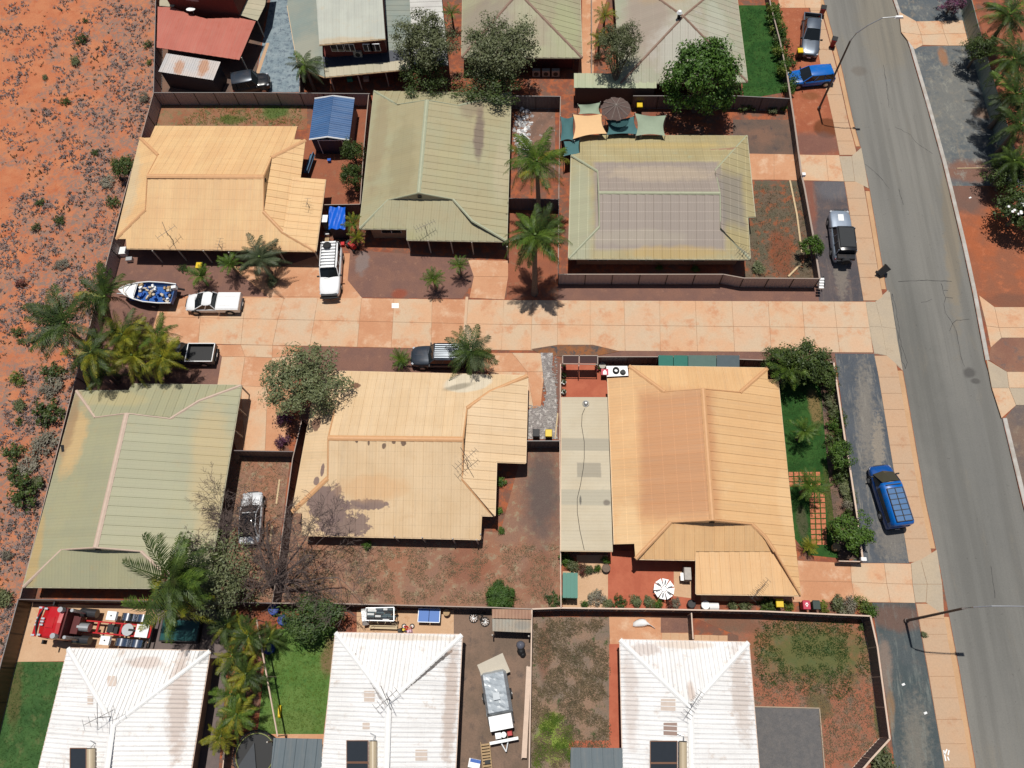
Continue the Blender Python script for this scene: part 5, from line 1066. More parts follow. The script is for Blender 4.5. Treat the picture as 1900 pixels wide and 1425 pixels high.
def arches(r, xs, W_, rad=.36):
    for x in xs:
        for s in (-1, 1):
            MB().tube([(x, s*(W_/2-.12), rad), (x, s*(W_/2+.012), rad)], rad+.07, 16).build('wheel_arch', M_black, r)
            wheel(r, x, s*(W_/2-.06), rad, .22)
def wagon(name, label, cat, back, front, mp, W_=1.84, Hh=1.5, zb=.95, zh=.9, cab=(-.47, .14, -.40, -.04), kind='wagon', roofm=None, z=.7, group=None, nose=.78, mg=None, clad=None, wid_top=.68):
    r, L = vehicle(name, label, cat, back, front, z, group=group); h = L/2; hw = W_/2; wb = .30*L
    st = [(-h, hw*.66, .42, zb-.1), (-h+.05, hw*.8, .36, zb-.04), (-h+.16, hw*.9, .3, zb), (-h+.36, hw*.96, .27, zb), (-h+.7, hw, .24, zb+.01), (-.2, hw, .24, zb), (wb-.3, hw, .24, zh+.02), (h-.95, hw*.995, .25, zh-.02), (h-.6, hw*.97, .26, zh-.05), (h-.34, hw*.91, .3, zh-.1), (h-.16, hw*.83, .33, zh-.16), (h-.05, hw*nose*.92, .36, zh-.22), (h, hw*(nose-.2), .42, zh-.34)]
    b = body_loft(st).build('body', mp, r, smooth=True)
    x = [c*L for c in cab]
    ro = cabin(r, x[0], x[1], x[2], x[3], zb-.03, Hh, hw*.9, hw*wid_top/.9*.98, mp, roofm=roofm, mg=mg, cols=(.36, .66))
    MB().beam((x[1]+.25, 0, zh+.035), (h-.35, 0, zh-.02), .04, .012).build('bonnet_crease', mp, r)
    MB().tube([(x[1]+.16, -.5, zb+.02), (x[1]+.1, 0, zb+.04)], .012, 4).build('wiper', M_black, r)
    arches(r, (wb, -wb), W_); details(r, L, W_, zh-.22, 0, (x[1]-.1, zb+.02)); return r, L, ro, x
# blue wagon
mb_blue = paint('bright_blue_paint', px(10, 112, 205)); mb_sil = paint('silver_paint', (.2, .23, .27), .8, .36); mb_white = paint('white_car_paint', (.78, .78, .78)); mb_grey = paint('dark_grey_paint', (.035, .045, .06), .3); mb_black = paint('black_car_paint', (.015, .016, .018)); mb_dblue = paint('dark_blue_paint', px(10, 84, 165)); mb_red = paint('red_truck_paint', px(205, 34, 40)); mb_lb = paint('silver_blue_paint', (.4, .46, .54), .6, .36)
wagon('blue_wagon', 'bright blue wagon parked across the red verge, nose to the fence', 'car', (1547, 138), (1462, 146), mb_blue, cab=(-.48, .22, -.40, .05))
# silver ute with spare tyre in the tray
def ute(name, label, back, front, mp, W_=1.84, tray='open', Hh=1.68, cab=(.0, .30, .04, .2), z=.7, traym=None, zb=1.0, zh=.98, cover=None, group=None, nose=.8, rails=False):
    r, L = vehicle(name, label, 'ute', back, front, z, group=group); h = L/2; hw = W_/2; wb = .31*L; x = [c*L for c in cab]
    st = [(x[0]-.02, hw, .3, zb), (x[0]+.5, hw, .26, zb), (wb-.3, hw, .26, zh+.02), (h-.95, hw*.995, .27, zh-.02), (h-.6, hw*.97, .28, zh-.05), (h-.34, hw*.91, .31, zh-.1), (h-.16, hw*.83, .34, zh-.16), (h-.05, hw*nose*.92, .38, zh-.22), (h, hw*(nose-.2), .45, zh-.34)]
    body_loft(st).build('body', mp, r, smooth=True)
    cabin(r, x[0], x[1], x[2], x[3], zb-.03, Hh, hw*.9, hw*.74, mp, cols=(.5,))
    tl = x[0]-.06; tb = -h+.05; t = MB()          # the tray: floor and four sides
    t.box(((tl+tb)/2, 0, .62), (tl-tb, W_*.96, .06)); zt = zb+.06
    for s in (-1, 1): t.box(((tl+tb)/2, s*(hw-.05), (zt+.4)/2), (tl-tb, .09, zt-.4))
    t.box((tl-.03, 0, (zt+.4)/2), (.06, W_*.9, zt-.4)).box((tb+.04, 0, (zt+.4)/2), (.08, W_*.94, zt-.4))
    tr = t.build('tray', mp, r)
    MB().box(((tl+tb)/2, 0, .665), (tl-tb-.16, W_*.84, .02)).build('tray_liner', traym or M_black, tr)
    if cover:
        MB().box(((tl+tb)/2, 0, zt+.03), (tl-tb, W_*.93, .07), top=.97).build('tray_cover', cover, r)
        for k in (-.25, .25): MB().beam((tb+.1, k*W_, zt+.075), (tl-.1, k*W_, zt+.075), .03, .015).build('cover_rib', cover, r)
    if rails:
        q = MB()
        for s in (-1, 1): q.beam((tb, s*(hw-.04), zt+.03), (tl, s*(hw-.04), zt+.03), .07, .06)
        q.beam((tb, -hw, zt+.03), (tb, hw, zt+.03), .07, .06).beam((tl, -hw, zt+.03), (tl, hw, zt+.03), .07, .06); q.build('tray_rail', M_white, r)
    MB().tube([(x[1]+.16, -.5, zb+.02), (x[1]+.1, 0, zb+.04)], .012, 4).build('wiper', M_black, r)
    arches(r, (wb, -wb), W_); details(r, L, W_, zh-.25, 0, (x[1]-.1, zb+.04)); return r, L, tl, tb
ru, L, tl, tb = ute('silver_ute', 'silver ute with a spare tyre lying in its open tray, beside the red bins', (1507, 28), (1502, 103), mb_sil, cab=(-.28, .18, -.22, .02))
sp = thing('spare_tyre', 'spare tyre lying in the tray of the silver ute', 'tyre', ru.matrix_world @ Vector((0, 0, 0)), 0)
bpy.context.view_layer.update(); sp.location = ru.matrix_world @ Vector(((tl+tb)/2+.1, -.2, .78))
MB().ring((0, 0, 0), .27, .1, 20, 6).build('tyre', M_tyre, sp); MB().cyl((0, 0, 0), .17, .08, 12).build('rim', M_steel, sp)
ute('white_ute', 'white two-door ute with a hard white tray cover, parked on the shared driveway', (447, 561), (345, 561), mb_white, Hh=1.42, zb=.9, zh=.86, cab=(-.07, .30, -.02, .13), cover=mb_white, nose=.72)
ute('dark_grey_ute', 'dark grey ute with an open tray and silver rails, half hidden under yellow-green palms', (400, 657), (293, 657), mb_grey, cab=(-.02, .28, .04, .16), rails=True)
# jeep style four wheel drive with black hard top
def fwd(name, label, back, front, mp, roofm, W_=1.92, Hh=1.85, z=.8, zb=1.12, zh=1.1, cab=(-.46, .16, -.44, .06), nose=.86, group=None):
    return wagon(name, label, 'four wheel drive', back, front, mp, W_, Hh, zb, zh, cab, roofm=roofm, z=z, group=group, nose=nose, wid_top=.76)
rj, L, ro, x = fwd('silver_four_wheel_drive', 'silver four wheel drive with a black soft top on the dark gravel verge', (1567, 484), (1556, 391), mb_lb, mb_black, cab=(-.42, .12, -.41, .04))
m_soft = plain('black_soft_top', (.03, .032, .034), .8, var=.1)
MB().box((-.95, 0, 1.93), (2.15, 1.42, .16), top=.93).build('soft_top', m_soft, rj)
MB().tube([(-L/2-.1, 0, 1.05), (-L/2-.33, 0, 1.05)], .38, 18).build('spare_wheel', M_tyre, rj)
MB().box((-L/2+.15, 0, 1.2), (.5, 1.6, .3), top=.95).build('rear_body', mb_black, rj)
MB().box((L*.32, 0, 1.135), (.7, .5, .02)).build('bonnet_decal', M_white, rj)
# white 4wd with roof rack
rw, L, ro, x = fwd('white_four_wheel_drive', 'white four wheel drive with a slatted roof rack and a spare wheel on top', (617, 457), (611, 549), mb_white, None, cab=(-.475, .16, -.46, .05))
rk_ = MB(); zr_ = 2.0
for s in (-1, 1): rk_.beam((x[2]+.0, s*.66, zr_), (x[3]+.05, s*.66, zr_), .05, .06)
rk_.build('rack_rail', M_black, rw)
nb = 9
for i in range(nb):
    xx = x[2]+.12+(x[3]-x[2]-.1)*i/(nb-1); MB().box((xx, 0, zr_+.04), (.16, 1.28, .03)).build('rack_slat', M_white, rw)
swx = x[2]+.55; MB().ring((swx, -.12, zr_+.18), .27, .12, 20, 6).build('roof_spare_tyre', M_tyre, rw); MB().cyl((swx, -.12, zr_+.2), .27, .12, 14).build('roof_spare_cover', M_tyre, rw)
MB().tube([(L/2+.12, -.85, .7), (L/2+.2, -.5, .75), (L/2+.2, .5, .75), (L/2+.12, .85, .7)], .09, 8).build('bull_bar', M_black, rw)
MB().box((L/2-.05, 0, .8), (.25, 1.5, .3)).build('front_grille', M_black, rw)
# dark grey SUV with roof bars
rg, L, ro, x = fwd('dark_grey_suv', 'dark grey four wheel drive with silver roof bars, nose left beside a small palm', (870, 662), (763, 661), mb_grey, None, cab=(-.47, .18, -.45, .07))
for i in range(7):
    yy = -.6+1.2*i/6; MB().beam((x[2]+.1, yy, 1.97), (x[3]-.05, yy, 1.97), .07, .03).build('roof_bar', plain('silver_bar', (.3, .33, .36), .35, .5), rg)
for s in (x[2]+.1, x[3]-.1): MB().beam((s, -.68, 1.95), (s, .68, 1.95), .05, .05).build('rack_cross_bar', m_rack, rg)
# silver sedan with dark glass roof
rs, L, ro, x = wagon('silver_sedan', 'silver sedan with black glass roof panels, parked on the dry yard beside the bare tree', 'car', (463, 1011), (470, 913), paint('light_silver_paint', (.66, .67, .68), .15, .34), W_=1.82, Hh=1.42, zb=.93, zh=.88, cab=(-.39, .22, -.24, .05), z=.6, roofm=M_glass, nose=.7)
MB().beam((x[3]+.05, -.62, 1.47), (x[3]+.05, .62, 1.47), .07, .04).build('roof_band', mb_white, rs)
for s in (-1, 1): MB().tube([(x[1], s*.74, .95), (x[3], s*.66, 1.45), (x[2], s*.66, 1.45), (x[0], s*.76, .95)], .03, 5).build('roof_rail', mb_white, rs)
MB().box((-L/2+.42, 0, .93), (.7, 1.4, .08), top=.94).build('boot_lid', mb_white, rs)
# dark four wheel drive behind the north fence
rd, L, ro, x = fwd('dark_four_wheel_drive', 'dark four wheel drive behind the long grey fence on the blue rock driveway', (432, 160), (500, 148), mb_black, mb_grey, cab=(-.46, .2, -.44, .08))
# blue van
rv, L = vehicle('blue_van', 'bright blue van with a black mesh roof rack, parked on the blue gravel verge', 'van', (1670, 978), (1633, 862), 1.); h = L/2; hw = .95
st = [(-h, hw*.9, .45, 1.95), (-h+.06, hw*.97, .32, 2.), (-h+.6, hw, .3, 2.02), (h-1.9, hw, .3, 2.02)]
body_loft([(a, b, c, 1.1) for a, b, c, d_ in st]+[(h-1., hw, .3, 1.08), (h-.45, hw*.96, .32, 1.0), (h-.12, hw*.86, .36, .86), (h, hw*.74, .45, .7)]).build('body', mb_dblue, rv, smooth=True)
secs = [[(x_, -w, z0), (x_, -w*.93, 1.5), (x_, -w*.85, z1-.1), (x_, -w*.72, z1), (x_, 0, z1+.04), (x_, w*.72, z1), (x_, w*.85, z1-.1), (x_, w*.93, 1.5), (x_, w, z0)] for x_, w, z0, z1 in ((-h+.03, hw*.93, 1.05, 1.93), (-h+.25, hw*.985, 1.05, 2.02), (0, hw*.99, 1.05, 2.04), (h-1.95, hw*.985, 1.05, 2.02), (h-1.7, hw*.97, 1.05, 1.96))]
MB().loft(secs).build('van_roof', mb_blue, rv, smooth=True)
b4 = [Vector((h-.72, -.84, 1.06)), Vector((h-.55, 0, 1.08)), Vector((h-.72, .84, 1.06)), Vector((h-1.68, .68, 1.93)), Vector((h-1.6, 0, 1.97)), Vector((h-1.68, -.68, 1.93))]
MB().add(b4, [(0, 1, 4, 5), (1, 2, 3, 4)]).build('windscreen', glassy('tinted_windscreen', (.05, .045, .03)), rv)
MB().add([b4[0]+Vector((-.12, .1, -.02)), b4[1]+Vector((-.12, 0, -.02)), b4[2]+Vector((-.12, -.1, -.02)), b4[3]+Vector((-.1, -.05, -.06)), b4[4]+Vector((-.1, 0, -.06)), b4[5]+Vector((-.1, .05, -.06))], [(0, 1, 4, 5), (1, 2, 3, 4)]).build('sunshade', plain('straw_sunshade', px(170, 150, 90), .8, var=.3), rv)
for s in (-1, 1):
    MB().poly([(h-.75, s*.9, 1.08), (h-1.75, s*.935, 1.08), (h-1.8, s*.86, 1.75), (h-1.62, s*.8, 1.8)][::s]).build('side_window', M_glass, rv)
    MB().poly([(h-2.0, s*.955, 1.15), (-h+.4, s*.95, 1.15), (-h+.4, s*.905, 1.65), (h-2.0, s*.905, 1.65)][::s]).build('side_window', M_glass, rv)
arches(rv, (h-1.05, -h+1.15), 1.9, .34); details(rv, L, 1.9, .72, 0, (h-.95, 1.2))
x0, x1 = -h+.25, h-2.25; fr_ = MB()
for s in (-1, 0, 1): fr_.beam((x0, s*.62, 2.16), (x1, s*.62, 2.16), .05, .05)
fr_.build('rack_rail', m_rack, rv)
for i in range(7): MB().beam((x0+(x1-x0)*i/6, -.64, 2.16), (x0+(x1-x0)*i/6, .64, 2.16), .05, .05).build('rack_bar', m_rack, rv)
m_mesh = plain('blue_grey_rack_mesh', px(80, 122, 170), .4, var=.1)
for i in range(6):
    for s in (-1, 1): MB().box((x0+(x1-x0)*(i+.5)/6, s*.31, 2.13), ((x1-x0)/6-.07, .55, .012)).build('rack_mesh', m_mesh, rv)
MB().beam((x1+.3, -.6, 2.13), (x1+.3, .6, 2.13), .06, .05).build('rack_bar', m_rack, rv)
# red prime mover
rt, L = vehicle('red_prime_mover', 'red prime mover with chrome guards and twin exhaust stacks, on the concrete pad', 'truck', (278, 1172), (90, 1156), 1.2); h = L/2
fr_ = MB()
for s in (-1, 1): fr_.beam((-h, s*.42, .95), (h-1.6, s*.42, .95), .1, .3)
for xx in (-h+.05, -h+1.2, -h+2.4, -h+3.4, -h+4.3): fr_.beam((xx, -.42, .98), (xx, .42, .98), .16, .2)
fr_.build('chassis', mb_red, rt)
cabs = [[(x_, -w, .8), (x_, -w, 2.0), (x_, -w*.95, z1-.12), (x_, -w*.84, z1), (x_, 0, z1+.06), (x_, w*.84, z1), (x_, w*.95, z1-.12), (x_, w, 2.0), (x_, w, .8)] for x_, w, z1 in ((h-2.15, 1.12, 3.0), (h-1.9, 1.18, 3.1), (h-1.0, 1.2, 3.02), (h-.45, 1.16, 2.75))]
MB().loft(cabs).build('cab', mb_red, rt, smooth=False)
MB().loft([[(x_, -w, .45), (x_, -w, z1), (x_, 0, z1+.03), (x_, w, z1), (x_, w, .45)] for x_, w, z1 in ((h-.45, 1.16, 1.75), (h-.1, 1.12, 1.65), (h, 1.0, 1.5))]).build('front_panel', mb_red, rt)
MB().add([(h-.44, -1.08, 2.68), (h-.3, 0, 2.72), (h-.44, 1.08, 2.68), (h-.1, 1.08, 1.72), (h+.02, 0, 1.75), (h-.1, -1.08, 1.72)], [(0, 5, 4, 1), (1, 4, 3, 2)]).build('windscreen', M_glass, rt)
MB().tube([(h-.5, -1.0, 3.0), (h-.32, -.5, 3.04), (h-.26, 0, 3.06), (h-.32, .5, 3.04), (h-.5, 1.0, 3.0)], .07, 6).build('sun_visor', M_black, rt)
MB().loft([[(x_, -1.1, z0), (x_, -1.1, z0+.05), (x_, 1.1, z0+.05), (x_, 1.1, z0)] for x_, z0 in ((h-.42, 2.9), (h-.05, 2.84))]).build('visor_panel', mb_red, rt)
for yy, xx in ((-1., h-.15), (-.25, h-.2), (0, h-.2), (.25, h-.2), (1., h-.15), (-.95, h-.75), (-.22, h-.72), (0, h-.72), (.22, h-.72), (.95, h-.75)):
    MB().box((xx, yy, 2.92 if xx > h-.5 else 3.14), (.26, .13, .07)).build('marker_light', m_lightw, rt)
MB().box((h-1.35, 0, 3.13), (.6, .8, .07)).build('roof_hatch', mb_red, rt)
MB().box((h-2.25, 0, 2.), (.12, 2.2, 1.7)).build('cab_back', plain('dark_red_panel', px(96, 30, 30), .5), rt)
MB().box((h-2.6, 0, 1.55), (.6, 1.3, .7)).build('gear_box_cover', plain('dark_red_panel', px(96, 30, 30), .5), rt)
MB().cyl((h-3.2, .1, 1.6), .32, .9, 14, 'X').build('air_tank', M_steel, rt)
for s in (-1, 1):
    MB().cyl((h-2.0, s*.95, 3.15), .2, .5, 16).build('air_intake_cap', M_steel, rt)
    MB().cyl((h-2.0, s*.95, 2.2), .15, 1.6, 12).build('air_intake', M_black, rt)
    MB().cyl((h-2.75, s*.98, 2.), .13, 2.2, 10).build('exhaust_stack', M_steel, rt)
    MB().cyl((h-2.9, s*1.0, .95), .34, 1.3, 16, 'X').build('fuel_tank', plain('dark_tank', (.08, .08, .085), .3, .6), rt)
    MB().box((-h+3.25, s*.92, 1.3), (.75, .66, .3)).build('white_locker', M_white, rt); MB().cyl((-h+3.25, s*.92, 1.47), .06, .04, 8).build('locker_cap', M_black, rt)
    for xx in (-h+.95, -h+2.2):
        sec = [[(xx+math.cos(t)*.62, yy, .55+math.sin(t)*.68) for t in [PI*k/12 for k in range(13)]] for yy in (s*.66, s*1.22)]
        mb = MB(); n = 13; mb.add(sec[0]+sec[1], [(k, k+1, n+k+1, n+k) for k in range(12)]); mb.build('chrome_guard', plain('chrome', (.62, .64, .67), .14, 1., var=0), rt, smooth=True)
        wheel(rt, xx, s*.98, .5, .42)
    wheel(rt, h-.95, s*1.08, .5, .3)
    MB().box((h-.7, s*1.42, 2.1), (.12, .3, .5)).build('mirror', M_black, rt)
MB().tube([(-h+1.75, 0, 1.22), (-h+1.75, 0, 1.3)], .46, 20).build('turntable', M_steel, rt); MB().box((-h+1.42, 0, 1.315), (.5, .16, .02)).build('turntable_slot', M_black, rt)
MB().box((-h+.62, 0, 1.2), (1.0, .95, .08)).build('deck_plate', M_white, rt); MB().box((-h+.0, 0, .8), (.1, 2.3, .3)).build('rear_bar', M_black, rt)
MB().box((-h+3.2, 0, 1.05), (.5, .6, .3)).box((-h+2.75, .1, 1.05), (.3, .5, .25)).build('drive_gear', M_black, rt)
# boat on its trailer
bt, L = vehicle('loaded_boat', 'small blue and white boat loaded with junk, on the gravel by the scrubland fence', 'boat', (324, 547), (224, 541), .9); h = L/2
bs_ = [(-h, 1.0, 1.15), (-h+1.2, 1.08, 1.15), (0, 1.05, 1.2), (h-1.6, .85, 1.25), (h-.7, .5, 1.32), (h-.1, .06, 1.38)]
mb = MB(); secs = [[(x_, -w, z), (x_, -w*.8, .7), (x_, 0, .5), (x_, w*.8, .7), (x_, w, z)] for x_, w, z in bs_]; n = 5
mb.add([p for s in secs for p in s], [(i*n+k, (i+1)*n+k, (i+1)*n+k+1, i*n+k+1) for i in range(5) for k in range(4)]+[(0, 1, 2, 3, 4)]); mb.build('hull', plain('blue_hull', px(70, 110, 170), .4), bt)
MB().add([(x_, s*w*.93, z-.05) for x_, w, z in bs_[3:] for s in (-1, 1)], [(0, 2, 3, 1), (2, 4, 5, 3)]).build('foredeck', M_white, bt)
for s in (-1, 1): MB().tube([(x_, s*w, z+.02) for x_, w, z in bs_], .06, 6).build('gunwale', M_white, bt)
MB().box((-.3, 0, .72), (h*1.5, 1.5, .05)).build('boat_floor', plain('blue_carpet', px(40, 100, 180), .7), bt)
MB().box((-h+.02, 0, .95), (.08, 1.9, .45)).build('transom', plain('blue_hull', px(70, 110, 170), .4), bt)
MB().tube([(h-1.2, -.7, 1.3), (h-.9, -.5, 1.7), (h-.7, 0, 1.8), (h-.9, .5, 1.7), (h-1.2, .7, 1.3)], .03, 6).build('bow_rail', M_timber, bt)
MB().tube([(.7, -.9, 1.2), (.9, -.6, 1.5), (.9, .6, 1.5), (.7, .9, 1.2)], .03, 5).build('windscreen_frame', M_steel, bt)
for s in (-1, 1): wheel(bt, -.6, s*1.0, .3, .18)
MB().beam((h+.6, 0, .45), (-h, 0, .45), .1, .1).build('trailer_frame', M_steel, bt)
mo = thing('outboard_motor', 'white and black outboard motor lifted at the stern of the loaded boat', 'outboard motor', bt.location+Vector((h*1.02, .35, 0)), .2)
MB().box((0, 0, 1.35), (.5, .34, .36), top=.85).build('motor_cowl', M_white, mo); MB().beam((.1, 0, 1.2), (.7, 0, .7), .14, .14).build('motor_leg', M_black, mo); MB().box((-.25, .0, 1.2), (.2, .3, .3)).build('motor_bracket', M_black, mo)
rr = random.Random(11)
for i in range(40):
    w_, d_ = rr.uniform(.15, .45), rr.uniform(.12, .35); mm = rr.choice([M_white, plain('cream_box', px(220, 205, 185), .8), M_timber, plain('blue_tub', px(30, 96, 190), .5), plain('grey_junk', px(150, 140, 134), .8), plain('cream_box', px(220, 205, 185), .8)])
    lx, ly = rr.uniform(-h+.3, h-1.9), rr.uniform(-.75, .75); p_ = bt.matrix_basis @ Vector((lx, ly, 0))
    o = MB().box((0, 0, 0), (w_, d_, .22), rr.uniform(0, 3), top=.9).build('box', mm); o.location = (p_.x, p_.y, .86+rr.uniform(0, .3)); cn_ = dict(white_paint='white', cream_box='cream', pale_timber='timber', blue_tub='blue', grey_junk='grey').get(mm.name, 'pale'); pt_ = 'stern' if lx < -h*.5 else 'middle' if lx < 0 else 'front well'; tag(o, f"{'wide' if w_ > .32 else 'small'} {cn_} {'crate' if d_ > .24 else 'box'} in the {pt_} of the loaded boat, {'upper' if ly < 0 else 'lower'} side", 'box', 'boxes heaped in the loaded boat')
# camper trailer under silver tarpaulin
ct, L = vehicle('camper_trailer', 'camper trailer covered in silver tarpaulin with a white front box, in the dirt yard', 'trailer', (913, 1234), (934, 1366), .9); h = L/2
m_tarp = plain('silver_tarpaulin', px(190, 198, 204), .35, var=.12, sc=1.5); m_sand = plain('sand_canvas', px(212, 202, 184), .8, var=.1)
mb = MB(); nx, ny = 16, 9; rr = random.Random(4); x0, x1 = -h+.4, h-1.5; vs_ = []
for i in range(nx+1):
    for j in range(ny+1):
        e = min(i, nx-i, j, ny-j); z_ = 1.45 if e > 0 else .75
        vs_.append((x0+(x1-x0)*i/nx, -.98+1.96*j/ny, z_+rr.uniform(-.05, .05)+(.08 if (i*3+j) % 5 == 0 else 0)))
mb.add(vs_, [(i*(ny+1)+j, (i+1)*(ny+1)+j, (i+1)*(ny+1)+j+1, i*(ny+1)+j+1) for i in range(nx) for j in range(ny)]); mb.build('tarpaulin', m_tarp, ct)
MB().box((0, 0, .6), (x1-x0+.2, 1.9, .5)).build('trailer_body', M_black, ct)
MB().box((x0+1.8, 0, 1.62), (.5, .5, .12)).build('hatch_lump', m_tarp, ct)
MB().box((h-.95, 0, 1.1), (1.05, 1.75, .7), top=.95).build('front_box', M_white, ct)
MB().box((h-.1, .5, .95), (.35, .4, .4), top=.8).build('jerry_can', plain('red_can', px(200, 30, 34), .5), ct); MB().cyl((h-.1, .05, .95), .2, .4, 12).build('gas_bottle', M_white, ct); MB().box((h-.1, -.35, .95), (.4, .42, .4)).build('white_bin', M_white, ct)
MB().beam((h+.3, -1.05, .95), (h+.3, 1.05, .95), .2, .12).build('white_beam', M_white, ct)
MB().beam((h+.3, -.3, .6), (h+1.05, 0, .55), .08, .1).beam((h+.3, .3, .6), (h+1.05, 0, .55), .08, .1).build('drawbar', M_steel, ct)
for s in (-1, 1): wheel(ct, -.3, s*1.0, .36, .22)
cv = thing('canvas_sheet', 'sand coloured canvas sheet at the back end of the camper trailer', 'canvas', (*G(916, 1240, .8), 0), .45)
MB().box((0, 0, .8), (2.1, 1.45, .06)).build('canvas_top', m_sand, cv); MB().box((0, 0, .4), (1.8, 1.2, .75)).build('canvas_base', M_black, cv)
# ================================================================ VEGETATION
def leafcloud(seed, n, ncl, leaf, flat=1., spread=.3, shell=.55, low=-.35, elong=1.6):
    """n leaf quads gathered in ncl clumps inside a unit crown (x, y in -1..1, z in low..1)"""
    r = np.random.default_rng(seed); d = r.normal(size=(ncl, 3)); d /= np.linalg.norm(d, axis=1)[:, None]
    d[:, 2] = np.where(d[:, 2] < low, -d[:, 2], d[:, 2]); rad = (shell+(1-shell)*r.random(ncl))[:, None]; cc = d*rad
    cs = spread*(.6+.8*r.random(ncl)); k = r.integers(0, ncl, n)
    o = r.normal(size=(n, 3)); o /= np.linalg.norm(o, axis=1)[:, None]; o *= (r.random(n)**.45)[:, None]*cs[k][:, None]
    p = cc[k]+o; p[:, 2] *= flat
    nrm = o*1.1+r.normal(size=(n, 3))*.045*10*.1+cc[k]*.12; nrm[:, 2] += .12; nrm += r.normal(size=(n, 3))*.16; nrm /= np.linalg.norm(nrm, axis=1)[:, None]
    t = np.cross(nrm, r.normal(size=(n, 3))); t /= np.linalg.norm(t, axis=1)[:, None]; b = np.cross(nrm, t)
    s = (leaf*(.6+.8*r.random(n)))[:, None]; w = s/elong
    return np.stack([p-t*s, p-b*w, p+t*s, p+b*w], axis=1)
_lc = {}
def leafmesh(key, m, **k):
    kk = (key, m.name)
    if kk not in _lc: _lc[kk] = fastmesh(key, leafcloud(**k), 4, m)
    return _lc[kk]
def tree(label, px_, z, rad, h, mesh, trunk=True, group=None, name='leafy_tree', cat='tree', hx=1., rz=None, lean=(0, 0), cz=None):
    """crown centre seen at pixel px_ at height z"""
    x, y = G(*px_, z); x -= lean[0]; y -= lean[1]
    r = thing(name, label, cat, (x, y, 0), 0, group)
    o = link('crown', mesh, r); o.location = (lean[0], lean[1], z); o.scale = (rad*hx, rad, h); o.rotation_euler = (0, 0, rz if rz is not None else random.uniform(0, 6))
    if trunk:
        mb = MB(); tr = max(.05, rad*.07); top = Vector((lean[0], lean[1], z))
        mb.tube([(0, 0, -.02), (lean[0]*.3, lean[1]*.3, z*.45), top*.9], [tr*1.3, tr, tr*.5], 8)
        for k in range(6):
            a = k*1.05+random.uniform(-.2, .2); mb.tube([(lean[0]*.3, lean[1]*.3, z*.4), top*.75+Vector((math.cos(a)*rad*.3, math.sin(a)*rad*.3, 0)), top+Vector((math.cos(a)*rad*.65, math.sin(a)*rad*.65, h*.2))], [tr*.6, tr*.35, .02], 5)
        mb.build('trunk', M_trunk, r)
    return r
def bush(label, px_, rad, h, mesh, group=None, name='bush', cat='bush', sx=1.):
    x, y = G(*px_); r = thing(name, label, cat, (x, y, 0), 0, group)
    o = link('foliage', mesh, r); o.location = (0, 0, h*.35); o.scale = (rad*sx, rad, h*.75); o.rotation_euler = (0, 0, random.uniform(0, 6))
    MB().tube([(0, 0, 0), (0, 0, h*.5)], [.05, .02], 5).build('stem', M_trunk, r); return r
g1 = leafmat('dense_green_leaves', px(88, 124, 44), px(56, 90, 30), px(124, 154, 64)); g2 = leafmat('olive_leaves', px(124, 130, 88), px(94, 104, 66), px(160, 158, 122))
g3 = leafmat('dark_shrub_leaves', px(86, 104, 44), px(56, 76, 32), px(116, 132, 62)); g4 = leafmat('yellow_green_leaves', px(128, 140, 56), px(84, 108, 42), px(170, 160, 70))
g5 = leafmat('grey_dry_leaves', px(150, 144, 122), px(120, 112, 98), px(190, 184, 168)); g6 = leafmat('fresh_green_leaves', px(96, 128, 44), px(62, 94, 32), px(132, 156, 64))
g7 = leafmat('purple_bush_leaves', px(120, 66, 100), px(90, 60, 70), px(190, 110, 170)); g8 = leafmat('red_brown_leaves', px(130, 66, 60), px(96, 70, 54), px(150, 110, 80))
T_dense = leafmesh('dense_crown', g1, seed=1, n=13000, ncl=110, leaf=.036, spread=.22, shell=.66, low=-.5, elong=1.7)
T_oliv = leafmesh('open_crown', g2, seed=2, n=11000, ncl=80, leaf=.032, spread=.22, shell=.35, low=-.5, elong=2.2)
T_oliv2 = leafmesh('open_crown_two', g2, seed=3, n=11000, ncl=70, leaf=.032, spread=.24, shell=.3, low=-.5, elong=2.2)
T_sparse = leafmesh('sparse_crown', g2, seed=5, n=3200, ncl=60, leaf=.03, spread=.26, shell=.3, low=-.5, elong=2.2)
T_dark = leafmesh('dark_crown', g3, seed=6, n=5000, ncl=60, leaf=.045, spread=.28, shell=.5, low=-.3)
T_fresh = leafmesh('fresh_crown', g6, seed=7, n=3600, ncl=50, leaf=.055, spread=.26, shell=.5, low=-.3)
Bu = {k: leafmesh('bush_'+n_, m, seed=10+k, n=900, ncl=26, leaf=.09, spread=.34, shell=.3, low=-.2, elong=2.) for k, (n_, m) in enumerate((('green', g6), ('dark', g3), ('yellow', g4), ('grey', g5), ('olive', g2), ('purple', g7), ('red', g8)))}
# big trees
tree('dense round dark green tree beside the shade sails at the top', (1302, 148), 4.2, 3.7, 3.7, T_dense, hx=.96)
tree('open leafy tree at the top, left one of the pair over the long fence', (790, 84), 5., 3.7, 2.8, T_oliv, hx=.95, rz=.5)
tree('lower dark part tree growing under the left leafy tree beside the fence', (790, 142), 3.0, 2.9, 1.8, leafmesh('shaded_open_crown', g3, seed=51, n=4200, ncl=60, leaf=.035, spread=.26, shell=.4, low=-.3, elong=2.2))
tree('open leafy tree in front of the grey-brown hip roof at the top', (930, 96), 5., 4.1, 2.8, T_oliv2, rz=1.2)
tree('low shaded tree under the leafy tree by the hip roof air conditioners', (912, 164), 3.4, 2.8, 1.6, _lc[('shaded_open_crown', g3.name)], hx=1.35, rz=0)
tree('leafy tree rising behind the round brown shade, between the two hip roofs', (1147, 90), 5.0, 2.5, 2.6, T_oliv, rz=2.2, lean=(.1, 2.2))
